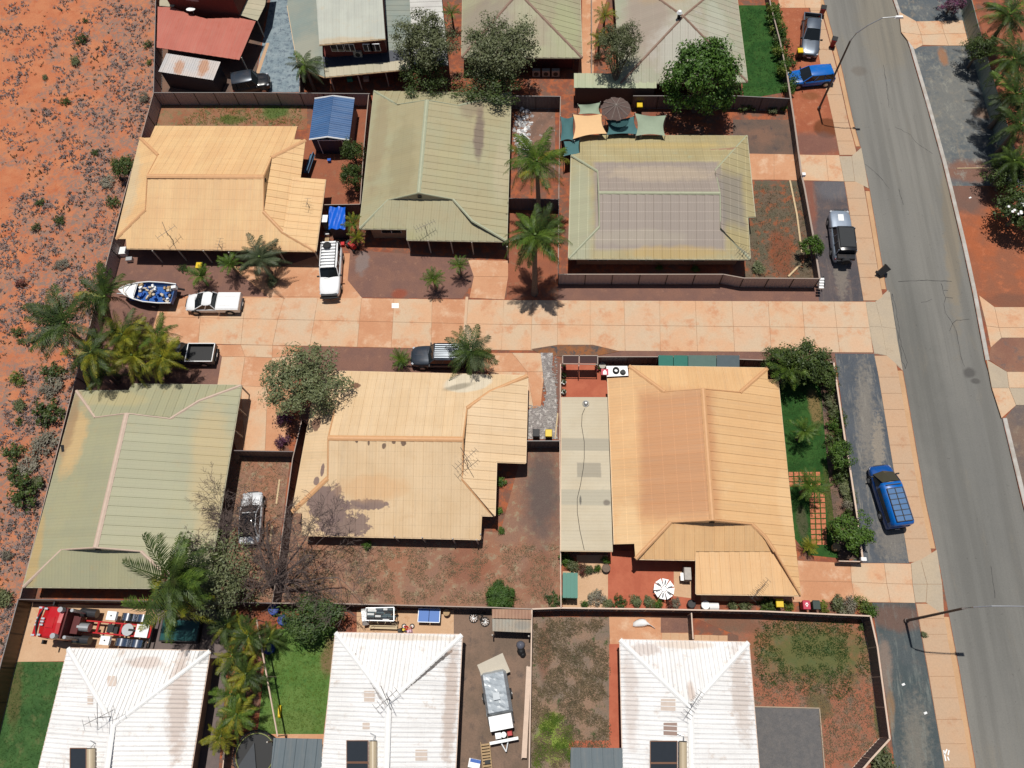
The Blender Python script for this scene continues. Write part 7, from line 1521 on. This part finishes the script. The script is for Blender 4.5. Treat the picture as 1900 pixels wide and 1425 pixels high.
# green shade cloth strip
gsx = thing('green_shade_strip', 'long green and grey shade cloth strip behind the orange house', 'shade cloth', G3(1300, 670), world=True)
for i, (u0, u1, m) in enumerate(((1222, 1250, plain('bright_green_cloth', px(62, 124, 110), .9)), (1250, 1277, plain('bright_green_cloth', px(62, 124, 110), .9)), (1277, 1330, plain('grey_green_cloth', px(98, 122, 114), .9)), (1330, 1373, plain('blue_grey_cloth', px(92, 104, 108), .9)))):
    c4 = [G3(u0, 659, 2.), G3(u1-1, 659.5, 2.), G3(u1-1, 682, 2.15), G3(u0, 681, 2.15)]; MB().add(c4+[(x, y, z-.03) for x, y, z in c4], [(3, 2, 1, 0), (4, 5, 6, 7)]).build('cloth_panel', m, gsx)
for u in (1222, 1277, 1330, 1372): x, y = G(u, 660, 2.); MB().tube([(x, y, 0), (x, y, 2.)], .03, 6).build('pole', m_post, gsx)
# pergola over the paved court
pg = thing('pergola', 'dark brown slatted pergola roof with pale rails over the paved court', 'pergola', G3(1076, 670), world=True); m_brn = plain('dark_brown_slat', px(74, 48, 46), .8)
for (u0, u1) in ((1045, 1073), (1076, 1108)):
    for k in range(7):
        v = 661.5+k*1.9; MB().beam(G3(u0, v, 2.1), G3(u1, v, 2.1), .1, .03).build('slat', m_brn, pg)
pr = MB()
for a, b in (((1043, 660), (1109, 660)), ((1043, 675), (1109, 676)), ((1044, 660), (1044, 676)), ((1075, 659), (1074, 680)), ((1109, 660), (1109, 676))): pr.beam(G3(*a, 2.14), G3(*b, 2.14), .07, .06)
pr.build('frame', m_fr, pg)
for u, v in ((1044, 676), (1074, 679), (1109, 677)): x, y = G(u, v, 2.1); MB().tube([(x, y, 0), (x, y, 2.1)], .04, 6).build('pole', m_post, pg)
# white table with black chairs
tb = thing('white_table', 'long white outdoor table beside the red cushion', 'table', G3(1145, 690), world=True)
c4 = [G3(u, v, .75) for u, v in ((1125, 679), (1164, 679), (1166, 697), (1126, 699))]; MB().prism([p[:2] for p in c4], .70, .76).build('table_top', M_white, tb)
for p in c4: MB().box((p[0]*.96+G(1145, 690)[0]*.04, p[1]*.96+G(1145, 690)[1]*.04, .35), (.06, .06, .7)).build('leg', M_white, tb)
def chair(label, p, m, rz=0, z0=0, s=1., group=None):
    x, y = G(*p, z0); r = thing('chair', label, 'chair', (x, y, z0), rz, group)
    MB().box((0, 0, .45), (.48, .46, .05)).build('seat', m, r); MB().tube([(-.24, .2, .5), (-.2, .28, .85), (0, .3, .92), (.2, .28, .85), (.24, .2, .5)], .04, 6).box((0, .26, .68), (.4, .04, .35)).build('backrest', m, r)
    for a in (-1, 1):
        for b in (-1, 1): MB().box((a*.2, b*.2, .22), (.04, .04, .44)).build('leg', m, r)
    return r
MB().ring((0, 0, 0), .24, .09, 14, 5, sx=.9).build('black_chair_back', M_black).name = 'arched_object'
o = bpy.data.objects['arched_object']; o.location = (*G(1143, 687, .86), .86); tag(o, 'black arched object lying on the white outdoor table', 'arched object')
x, y = G(1156, 690, .9); o = MB().cyl((0, 0, 0), .26, .2, 14, r2=.2).build('black_pot', M_black); o.location = (x, y, .88); tag(o, 'round black pot on the right end of the white outdoor table', 'pot')
o = MB().cyl((0, 0, .3), .3, .6, 14).build('drum', plain('pale_drum', px(190, 184, 170), .6)); o.location = G3(1117, 683, 0); tag(o, 'pale round drum left of the white outdoor table', 'drum')
rc = thing('red_and_white_box', 'red and white square cushion box by the patio corner', 'box', G3(1121, 697)); MB().box((0, 0, .4), (.6, .55, .75)).build('box', M_black, rc); MB().box((0, .0, .8), (.62, .57, .06)).build('red_cushion', m_redl, rc); MB().box((0, -.1, .84), (.3, .3, .02)).cyl((0, .08, .845), .1, .03, 10).build('white_mark', M_white, rc)
for k, (u, v, m, lab) in enumerate(((1046, 684, m_redl, 'red pot at the left edge of the paved court'), (1046, 699, M_black, 'dark pot plant at the left edge of the paved court'), (1046, 712, M_white, 'white pot at the left edge of the paved court'), (1046, 730, M_white, 'second white pot at the left edge of the paved court'), (1108, 686, m_redl, 'small red and white pot by the pergola corner'))):
    x, y = G(u, v); q = thing('pot', lab, 'pot', (x, y, 0)); MB().cyl((0, 0, .2), .16, .4, 12, r2=.22).build('pot_body', m, q); o = link('foliage', Bu[1], q); o.scale = (.25, .25, .25); o.location = (0, 0, .45)
x, y, _ = G3(1087, 749, 2.45); o = MB().cyl((0, 0, .12), .2, .24, 14, r2=.06).ring((0, 0, .02), .26, .03, 16).build('whirly_vent', M_steel); o.location = (x, y, 2.45); tag(o, 'small silver ventilator on the beige patio roof', 'roof vent')
x, y = G(1233, 1092, 1.); oc = thing('octagonal_table', 'white octagonal garden table on the terracotta court', 'table', (x, y, 0))
for k in range(8):
    a0, a1 = (k+.08)*PI/4+.2, (k+.92)*PI/4+.2; MB().prism([(math.cos(a0)*.25, math.sin(a0)*.25), (math.cos(a0)*.82, math.sin(a0)*.82), (math.cos(a1)*.82, math.sin(a1)*.82), (math.cos(a1)*.25, math.sin(a1)*.25)], .72, .76).build('table_panel', M_white, oc)
MB().cyl((0, 0, .745), .22, .05, 8).build('table_hub', M_white, oc); MB().cyl((0, 0, .36), .08, .7, 8).build('pedestal', M_steel, oc); MB().cyl((0, 0, .8), .03, .06, 8).build('umbrella_cap', M_steel, oc)
for k in range(6):
    a = k*PI/3+.3; MB().box((math.cos(a)*.5, math.sin(a)*.5, .775), (.35, .1, .02), a).build('slot', plain('grey_slot', px(110, 112, 116), .6), oc)
x, y = G(1272, 1068); bq = thing('barbecue', 'grey covered barbecue beside the orange carport', 'barbecue', (x, y, 0)); MB().box((0, 0, .9), (.6, 1.1, .35), top=.85).build('hood', plain('wrinkled_grey_cover', px(180, 172, 164), .5, var=.3, sc=6), bq); MB().box((0, 0, .4), (.5, .9, .7)).build('cart', M_black, bq); MB().box((-.4, -.2, .75), (.25, .6, .04)).build('side_shelf', M_white, bq)
x, y = G(1058, 1086, 1.6); gsd = thing('green_garden_locker', 'green garden locker against the left fence of the court', 'locker', (x, y, 0)); mg = plain('green_steel', px(26, 122, 102), .5, var=.08)
MB().box((0, 0, .8), (1.15, 1.75, 1.55)).build('locker_wall', mg, gsd)
for k in range(4): MB().box((-.43+k*.29, 0, 1.62), (.27, 1.9, .05), ry=.02).build('roof_panel', mg, gsd)
for lab, p, m in (('grey concrete stool pot below the patio shrubs', (1124, 1056), M_trunk), ('round black pot at the carport corner', (1281, 1122), M_black), ('brown clay urn beside the paved path', (1548, 1017), M_timber), ('white round drum in the clutter below the orange carport', (1307, 1124), M_white)):
    x, y = G(*p); o = MB().cyl((0, 0, .25), .28, .5, 14, r2=.32).ring((0, 0, .5), .3, .04, 14, 5).build('pot', m); o.location = (x, y, 0); tag(o, lab, 'pot')
x, y = G(1323, 1126); o = MB().tube([(-.35, 0, .3), (.35, 0, .3)], .28, 12).build('white_tank', M_white); o.location = (x, y, 0); tag(o, 'white tank lying on its side below the orange carport', 'tank')
# blue tarpaulin and clutter by the white four wheel drive
tz = 1.9; P4_ = [Vector((*G(u, v, tz), 0)) for u, v in ((611, 384), (641, 384), (640, 425), (609, 425))]; ctp = sum(P4_, Vector())/4
bt_ = thing('blue_tarpaulin', 'bright blue tarpaulin stretched over stored goods beside the cream carport', 'tarpaulin', tuple(ctp), world=True); n = 10; vs_ = []; rr = random.Random(8)
for j in range(n+1):
    for i in range(n+1):
        p = P4_[0].lerp(P4_[1], i/n).lerp(P4_[3].lerp(P4_[2], i/n), j/n); vs_.append((p.x, p.y, tz+.1*math.sin(i*1.3+j*.5)+rr.uniform(-.04, .04)))
MB().add(vs_, [(j*(n+1)+i, (j+1)*(n+1)+i, (j+1)*(n+1)+i+1, j*(n+1)+i+1) for j in range(n) for i in range(n)]).build('tarp_sheet', plain('blue_tarp', px(24, 104, 222), .35, var=.15), bt_, smooth=True)
MB().prism([(p.x*.93+ctp.x*.07, p.y*.93+ctp.y*.07) for p in P4_], 0, 1.75).build('stored_goods', m_navy, bt_)
x, y = G(602, 405, 1.9); fr = thing('white_fridge', 'tall white-topped dark fridge beside the blue tarpaulin', 'fridge', (x, y, 0)); MB().box((0, 0, .9), (.5, .75, 1.8)).build('fridge_body', plain('grey_fridge', px(86, 94, 104), .5), fr); MB().box((0, 0, 1.83), (.55, .8, .06)).build('fridge_top', M_white, fr)
rm = thing('red_mower', 'red ride-on machine with black seat beside the small palms', 'mower', G3(655, 460), -.7)
MB().box((0, 0, .5), (.9, .45, .3), top=.8).build('mower_body', plain('bright_red', px(214, 20, 24), .4), rm); MB().box((-.5, 0, .5), (.35, .4, .12)).build('seat', M_black, rm); MB().tube([(.35, -.3, .95), (.3, 0, .9), (.35, .3, .95)], .03, 6).build('handlebar', M_black, rm)
for s in (-.45, .45):
    for t in (-1, 1): MB().cyl((s, t*.28, .2), .2, .12, 12, 'Y').build('wheel', M_tyre, rm)
for lab, p, d, m in (('grey plastic tub in front of the fridge', (608, 437), (.5, .35, .4), M_steel), ('timber crate in front of the fridge', (608, 449), (.5, .5, .35), M_timber), ('small red tub near the machine', (637, 455), (.35, .35, .3), plain('bright_red', px(214, 20, 24), .4)), ('white chair pile at the fence by the cream house', (232, 470), (.7, .8, .5), M_white), ('pale blue basket by the fence of the cream house', (243, 484), (.6, .4, .4), M_steel), ('blue toy on the red yard below the blue shed', (612, 300), (.35, .3, .3), plain('blue_tub', px(30, 96, 190), .5)), ('green tub under the two-storey verandah', (650, 146), (.6, .9, .35), plain('mint_tub', px(80, 170, 140), .5)), ('pink-brown board under the two-storey verandah', (680, 145), (.6, 1., .3), m_fp)):
    x, y = G(*p); o = MB().box((0, 0, d[2]/2), d, .1, top=.88).box((0, 0, d[2]+.02), (d[0]*.98, d[1]*.98, .04), .1).build('tub', m); o.location = (x, y, 0); tag(o, lab, 'tub')
x, y = G(634, 441); o = MB().ring((0, 0, .12), .26, .1, 18, 6).cyl((0, 0, .12), .17, .08, 10).build('loose_wheel', M_tyre); o.location = (x, y, 0); tag(o, 'loose wheel lying in front of the blue tarpaulin', 'wheel')
# kayak / ladder beside the cream house
x, y = G(578, 312); o = MB().box((0, 0, .7), (.5, 2.3, .12), -.15).box((.15, 0, .95), (.08, 2.3, .3), -.15).build('blue_bench', plain('blue_grey_steel', px(70, 110, 140), .5)); o.location = (x, y, 0); tag(o, 'blue-grey metal bench standing east of the cream roof', 'bench')
# air conditioners
m_ac = plain('grey_condenser', px(168, 164, 156), .5)
for k, u in enumerate((995, 1013, 1031)):
    x, y = G(u, 130, .8); a = thing('air_conditioner', f"{('left', 'middle', 'right')[k]} one of three air conditioners under the grey-brown hip roof", 'air conditioner', (x, y, 0), 0, 'air conditioners under the hip roof'); MB().box((0, 0, .45), (.8, .4, .8)).build('casing', m_ac, a); MB().cyl((0, -.21, .45), .25, .02, 14, 'Y').build('fan', M_black, a)
x, y = G(664, 98, 3.3); a = thing('air_conditioner', 'air conditioner on the shaded lower roof of the two-storey house', 'air conditioner', (x, y, 2.85)); MB().box((0, 0, .4), (.85, .45, .75)).build('casing', m_ac, a); MB().cyl((0, -.235, .4), .26, .02, 14, 'Y').build('fan', M_black, a)
# antennas
def antenna(label, P_, p, L, rz, n=7, h=1.4, cross=False):
    b = Vector(RP(*p, P_)); r = thing('tv_antenna', label, 'antenna', tuple(b), rz); m = plain('antenna_metal', (.11, .1, .1), .5, .4)
    MB().tube([(0, 0, 0), (0, 0, h)], .03, 6).build('mast', m, r); MB().tube([(-L/2, 0, h), (L/2, 0, h)], .018, 5).build('boom', m, r)
    for i in range(n):
        t = -L/2+L*i/(n-1); w = .4-.02*i; MB().tube([(t, -w, h), (t, w, h)], .012, 4).build('antenna_element', m, r)
    if cross: MB().tube([(-.1, -.8, h+.35), (.3, .9, h+.35)], .022, 4).build('second_boom', m, r)
antenna('tv antenna with two booms on the lower left of the cream roof', P1['S'], (322, 447), 1.9, .75, 5, 1.5, True)
antenna('tv antenna at the front eave of the cream roof', P1['S'], (412, 462), 1.3, 1.5, 5, .8)
antenna('small tv antenna on the cream carport roof', P1['E2'], (574, 385), .9, 1.5, 4, .8)
antenna('long tv antenna near the front eave of the centre green roof', P2['S'], (792, 432), 1.9, .5, 8, 1.2)
antenna('silver tv antenna on the lower right corner of the stained roof', P3_['S'], (1378, 474), 1.2, -.7, 6, .7)
antenna('large tv antenna on the ridge end of the worn patch roof', P5['E'], (868, 862), 2.2, .8, 9, 1.5, True)
antenna('tv antenna on the bottom left white roof', P7['Wp'], (205, 1330), 2.2, .5, 6, 1.5, True)
antenna('tv antenna at the hip junction of the bottom centre white roof', P8['N'], (724, 1298), 1.8, .75, 6, 1.4, True)
antenna('tv antenna at the hip junction of the bottom right white roof', P9['N'], (1281, 1306), 1.9, .95, 8, 1.3)
antenna('tv antenna hanging past the eave of the orange carport', P6['K'], (1404, 1096), 1.9, .8, 8, 1.)
# ================================================================ BACK YARD THINGS
wl_ = thing('clothes_line', 'wall clothes line full of dark and white washing against the fence', 'clothes line', G3(704, 1140), world=True)
c4 = [G3(u, v, 1.5) for u, v in ((679, 1128), (731, 1127), (731, 1152), (679, 1151))]
fr_ = MB()
for i in range(4): fr_.beam(c4[i], c4[(i+1) % 4], .06, .06)
fr_.build('frame', M_steel, wl_)
m_cl = [plain('navy_cloth', (.02, .025, .04), .9), plain('black_cloth', (.012, .012, .014), .9), plain('white_cloth', (.7, .7, .68), .9), plain('slate_cloth', (.06, .09, .1), .9)]
rr = random.Random(6)
for k in range(7):
    y0_ = c4[0][1]+(c4[3][1]-c4[0][1])*(k+.5)/7; MB().tube([(c4[0][0], y0_, 1.5), (c4[1][0], y0_, 1.5)], .01, 4).build('line', M_steel, wl_)
    x_ = c4[0][0]+.15
    while x_ < c4[1][0]-.35:
        w_ = rr.uniform(.3, .7); mm = m_cl[rr.choice([0, 1, 1, 3, 3, 2] if k not in (0, 4) else [2, 3, 2])]
        vs_ = [];
        for i in range(5): vs_ += [(x_+w_*i/4, y0_+.05*math.sin(i*2+k), 1.5), (x_+w_*i/4, y0_+.09*math.sin(i*2.5+k)-.03, .9)]
        MB().add(vs_, [(2*i, 2*i+2, 2*i+3, 2*i+1) for i in range(4)]+[]).add([(x_, y0_-.07, 1.49), (x_+w_, y0_-.07, 1.49), (x_+w_, y0_+.07, 1.505), (x_, y0_+.07, 1.505)], [(0, 1, 2, 3)]).build('washing', mm, wl_); x_ += w_+.05
for p in (c4[0], c4[1]): MB().tube([(p[0], p[1], 0), (p[0], p[1], 1.5)], .03, 6).build('post', M_steel, wl_)
x, y = G(675, 1143, 1.2); o = MB().box((0, 0, 1.0), (.5, 1.3, .6), .2, top=.6).build('white_towel', M_white); o.location = (x, y, 0); tag(o, 'white towel bundle on the left end of the clothes line', 'towel')
x, y = G(711, 1160, .5); bn = thing('garden_bench', 'long cream garden bench below the clothes line', 'bench', (x, y, 0)); m_bn = plain('cream_bench', px(222, 200, 164), .7)
for s in (-.2, 0, .2): MB().box((0, s, .42), (2.2, .15, .04)).build('seat_slat', m_bn, bn)
for s in (-1, 1): MB().box((s*1., 0, .2), (.1, .5, .4)).build('leg', m_bn, bn)
x, y = G(796, 1142, .76); tt = thing('table_tennis_table', 'blue table tennis table with a white border on the concrete pad', 'table', (x, y, 0)); m_tt = plain('blue_table', px(60, 118, 200), .5, var=.04)
for s in (-1, 1): MB().box((s*.42, 0, .74), (.8, .98, .03)).build('table_half', m_tt, tt)
e = MB(); [e.box(c_, d_) for c_, d_ in (((0, .5, .752), (1.7, .05, .03)), ((0, -.5, .752), (1.7, .05, .03)), ((.84, 0, .752), (.05, 1., .03)), ((-.84, 0, .752), (.05, 1., .03)))]; e.build('white_border', M_white, tt)
for a in (-1, 1):
    for b in (-1, 1): MB().box((a*.7, b*.4, .36), (.05, .05, .72)).build('leg', M_steel, tt)
def bike(label, a, b, R_, m, z=.0, lie=True):
    A = Vector((*G(*a), 0)); Bv = Vector((*G(*b), 0)); d = Bv-A; r = thing('bicycle', label, 'bicycle', tuple((A+Bv)/2), math.atan2(d.y, d.x)); L = d.length
    for s in (-1, 1):
        w = MB().ring((s*L/2, 0, .1), R_, .035, 18, 5).build('tyre', M_tyre, r)
        sp_ = MB()
        for k in range(5): t = k*PI/5; sp_.beam((s*L/2+math.cos(t)*R_, math.sin(t)*R_, .1), (s*L/2-math.cos(t)*R_, -math.sin(t)*R_, .1), .012, .01)
        sp_.build('spokes', M_steel, w)
    MB().tube([(-L/2, 0, .14), (-.05*L, -.02, .16), (.3*L, -.45*L, .18), (L/2, 0, .14)], .03, 5).tube([(-L/2, 0, .14), (-.15*L, -.42*L, .18), (.3*L, -.45*L, .18)], .03, 5).tube([(-.05*L, -.02, .16), (-.18*L, -.55*L, .2)], .03, 5).build('frame', m, r)
    MB().box((-.2*L, -.6*L, .2), (.22, .1, .08)).build('saddle', M_black, r); MB().tube([(.28*L, -.62*L, .1), (.3*L, -.62*L, .3), (.3*L, -.6*L, .6)], .02, 5).build('handlebar', M_black, r)
bike('black bicycle lying on the dirt yard right of the blue table', (900, 1154), (879, 1147), .33, M_black)
bike('small red child bicycle lying on the concrete pad', (750, 1162), (765, 1162), .16, plain('bright_red', px(214, 20, 24), .4))
for lab, p, d, m in (('pink and blue toy under the eave of the bottom centre white roof', (760, 1172), (.5, .35, .3), plain('pink_toy', px(230, 190, 210), .5)), ('yellow toy beside the pink toy', (750, 1169), (.25, .2, .25), m_yel), ('black toy seat beside the yellow toy', (743, 1171), (.45, .45, .4), M_black)):
    x, y = G(*p); o = MB().box((0, 0, d[2]/2), d, .3, top=.6).cyl((0, 0, d[2]+.06), .1, .12, 10).build('toy', m); o.location = (x, y, 0); tag(o, lab, 'toy')
x, y = G(830, 1138); o = MB().cyl((0, 0, .3), .22, .6, 14, r2=.26).ring((0, 0, .6), .24, .03, 14, 5).build('stump_pot', M_timber); o.location = (x, y, 0); tag(o, 'round timber pot right of the blue table', 'pot')
# small lean-to at the fence
lt = house('lean_to', 'small rusty-topped lean-to against the fence corner of the dirt yard', 'lean-to', (950, 1150)); pl = PLN((913, 1147, 1.9), (987, 1150, 1.9), (914, 1171, 1.7)); q = [(913, 1148), (986, 1150), (986, 1174), (914, 1171)]
r = roof_under(lt, [(pl, q)], m_greyroof); roof_face(r, pl, q, roofmat('grey_rusty_sheet', px(180, 178, 166), px(190, 170, 148), px(150, 120, 100), blobs=[B(970, 1160, 14, 8, 0, px(150, 150, 144), .6, z=1.8)]), TRIM)
pl2 = PLN((913, 1130, 1.7), (987, 1131, 1.7), (913, 1147, 1.9)); q2 = [(913, 1130), (987, 1131), (986, 1149), (913, 1147)]; roof_face(r, pl2, q2, roofmat('rust_brown_sheet', px(188, 150, 122), px(170, 128, 106), px(150, 104, 84)), TRIM); posts(lt, [(916, 1181), (982, 1183)], 1.6, m_post)
bg = thing('rubbish_bags', 'grey and black rubbish bags beside the pale capped fence', 'rubbish bags', G3(966, 1204))
for (dx, dy, s, m) in ((0, .25, .35, plain('grey_bag', px(110, 112, 124), .3, var=.2, sc=5)), (.05, -.2, .32, M_black), (.18, -.42, .25, M_black)):
    secs = [[(dx+math.cos(t)*s*k*(1+.1*math.sin(3*t)), dy+math.sin(t)*s*k, z*s*1.4) for t in [i*PI/5 for i in range(10)]] for z, k in ((0, .8), (.3, 1.), (.7, .8), (1., .15))]; MB().loft(secs).build('bag', m, bg, smooth=True)
x, y = G(982, 1320, .9); o = MB().box((0, 0, .75), (.35, 6.2, .06), -.03).box((-.15, 0, .72), (.05, 6.3, .08), -.04).build('leaning_sheet', m_fp); o.location = (x-.2, y, 0); tag(o, 'long pale sheet leaning on the fence beside the camper trailer', 'metal sheet')
lc = thing('wooden_lounger', 'wooden sun lounger at the bottom edge beside the camper trailer', 'sun lounger', G3(903, 1402), .15)
for k in range(9): MB().box((0, .75-k*.2, .34-.0*k), (.62, .13, .03)).build('seat_slat', M_timber, lc)
for s in (-1, 1): MB().box((s*.32, 0, .3), (.06, 1.9, .08)).build('side_rail', M_timber, lc)
MB().box((.05, -.4, .39), (.4, .25, .05)).build('towel', M_black, lc)
x, y = G(881, 1416); cb = thing('cool_box', 'white and blue cool box at the bottom edge', 'cool box', (x, y, 0), -.15); MB().box((0, 0, .22), (.85, .6, .42)).build('box', M_white, cb); MB().box((.05, .18, .44), (.75, .22, .04)).build('blue_lid_strip', plain('blue_tub', px(30, 96, 190), .5), cb)
# draped white object beyond the side path
wd_ = thing('white_cover', 'white cloth cover draped over a low object on the side path slab', 'cloth cover', G3(1195, 1160), -.15)
secs = []
for k in range(9):
    t = k/8; w = .32*math.sin(PI*min(1, t*1.25+.08))**.6*(1 if t < .6 else .55)+.03; z = .55*math.sin(PI*(t*.8+.1)); cy_ = .25*math.sin(PI*t)-.1
    secs.append([(-.85+1.7*t, cy_-w, .05), (-.85+1.7*t, cy_-w*.7, z*.8), (-.85+1.7*t, cy_, z), (-.85+1.7*t, cy_+w*.7, z*.8), (-.85+1.7*t, cy_+w, .05)])
MB().loft(secs).build('cloth', M_white, wd_, smooth=True)
# lawn rail, trampoline, pool
rl = thing('lawn_rail', 'long thin pink-white rail crossing the bright lawn on posts', 'rail', G3(497, 1260, 0), world=True); a, b = Vector(G3(476, 1150, 2.2)), Vector(G3(515, 1366, 2.2))
MB().tube([a, b], .06, 6).build('rail_bar', m_fp, rl)
for t in (0, .5, 1): p = a.lerp(b, t); MB().tube([(p.x, p.y, 0), p], .04, 6).build('post', m_fp, rl)
x, y = G(518, 1320, .35); o = MB().box((0, 0, .3), (.24, .85, .1), .12, top=.8).tube([(0, .3, .3), (0, .1, 1.9)], .01, 4).build('yellow_swing', m_yel); o.location = (x, y, 0); tag(o, 'yellow swing seat beside the lawn rail', 'swing')
for k, (u, v) in enumerate(((504, 1130), (521, 1149), (495, 1203))):
    x, y = G(u, v, 1.); o = MB().cyl((0, 0, .3), .36, .5, 14, r2=.4).ring((0, 0, .55), .38, .05, 14, 5).build('blue_tub', plain('deep_blue_tub', px(30, 64, 150), .5)); o.location = (x, y, 0); tag(o, ('blue tub under the bare tree, nearest the fence', 'blue tub under the edge of the broad dark tree', 'blue tub in the shade at the upper left of the lawn')[k], 'tub')
x, y = G(474, 1400, .9); tp = thing('trampoline', 'round black trampoline at the bottom edge with a looped net rim', 'trampoline', (x, y, 0)); MB().cyl((0, 0, .85), 1.5, .03, 32).build('jumping_mat', M_black, tp); MB().ring((0, 0, .9), 1.6, .07, 36, 5).build('padded_rim', M_black, tp); MB().ring((0, 0, .96), 1.42, .03, 36, 4).build('yellow_band', plain('pale_yellow_band', px(170, 176, 110), .6), tp)
for k in range(22): a = k*2*PI/22; MB().tube([(math.cos(a)*1.6, math.sin(a)*1.6, .9), (math.cos(a+.1)*1.72, math.sin(a+.1)*1.72, 1.25), (math.cos(a+.28)*1.6, math.sin(a+.28)*1.6, .9)], .025, 4).build('net_loop', M_black, tp)
for k in range(4): a = k*PI/2+.4; MB().tube([(math.cos(a)*1.55, math.sin(a)*1.55, 0), (math.cos(a)*1.55, math.sin(a)*1.55, .9)], .04, 5).build('leg', M_steel, tp)
MB().add([(-1.1, -.8, 1.0), (-.2, .8, 1.0), (.3, -1.2, 1.02), (-.9, -1.4, 1.0)], [(0, 3, 2, 1)]).build('mat_cover', plain('dark_grey_cover', px(64, 68, 74), .6), tp)
x, y = G(335, 1170, .4); pl_ = thing('tarp_covered_pool', 'small dark teal covered pool under the hanging palm fronds', 'pool', (x, y, 0)); MB().box((0, 0, .25), (3.1, 1.7, .5)).build('pool_wall', M_black, pl_); MB().box((0, 0, .53), (2.9, 1.5, .05)).build('pool_cover', plain('teal_cover', px(20, 84, 84), .3, var=.2), pl_)
x, y = G(101, 1156); o = MB().box((0, 0, .04), (.4, .35, .06)).cyl((0, 0, .08), .12, .03, 10).build('drain_grate', M_black); o.location = (x, y, 0.01); tag(o, 'small black drain grate in the concrete left of the truck', 'drain grate')
# rubble heap behind the palms
rh = random.Random(13)
vs = []
for k in range(160):
    u = 972+rh.gauss(0, 8); v = 245+rh.gauss(0, 22); x, y = G(u, v); s = rh.uniform(.1, .28); z = rh.uniform(.1, .4)
    a = rh.uniform(0, 3); p = [(x+math.cos(a+i*PI/2)*s, y+math.sin(a+i*PI/2)*s*.7, 0.02) for i in range(4)]; t_ = (x, y, z)
    for i in range(4): vs += [p[i], p[(i+1) % 4], t_]
o = link('rubble_heap', fastmesh('rubble_heap', vs, 3, M_white)); tag(o, 'heap of white rubble in the strip right of the stained green roof', 'rubble', kind='stuff')
# little stones and litter on verges
for lab, p in (('small white litter on the blue-green verge', (1676, 1270)), ('small white litter lower on the blue-green verge', (1717, 1323)), ('white slip of paper on the orange shoulder', (1800, 367))):
    x, y = G(*p); o = MB().box((0, 0, .03), (.25, .16, .03), .4, top=.7).build('litter', M_white); o.location = (x, y, .01); tag(o, lab, 'litter')
mk = MB()                                   # worn white letters painted on the footpath
for (u0, v0), (u1, v1) in (((1751, 1392), (1755, 1412)), ((1757, 1390), (1753, 1400)), ((1761, 1392), (1759, 1401)), ((1758, 1404), (1761, 1411))): mk.beam(G3(u0, v0, .03), G3(u1, v1, .03), .09, .008)
o = mk.build('painted_footpath_mark', M_white); tag(o, 'worn white painted letters on the footpath at the bottom right', 'painted mark')
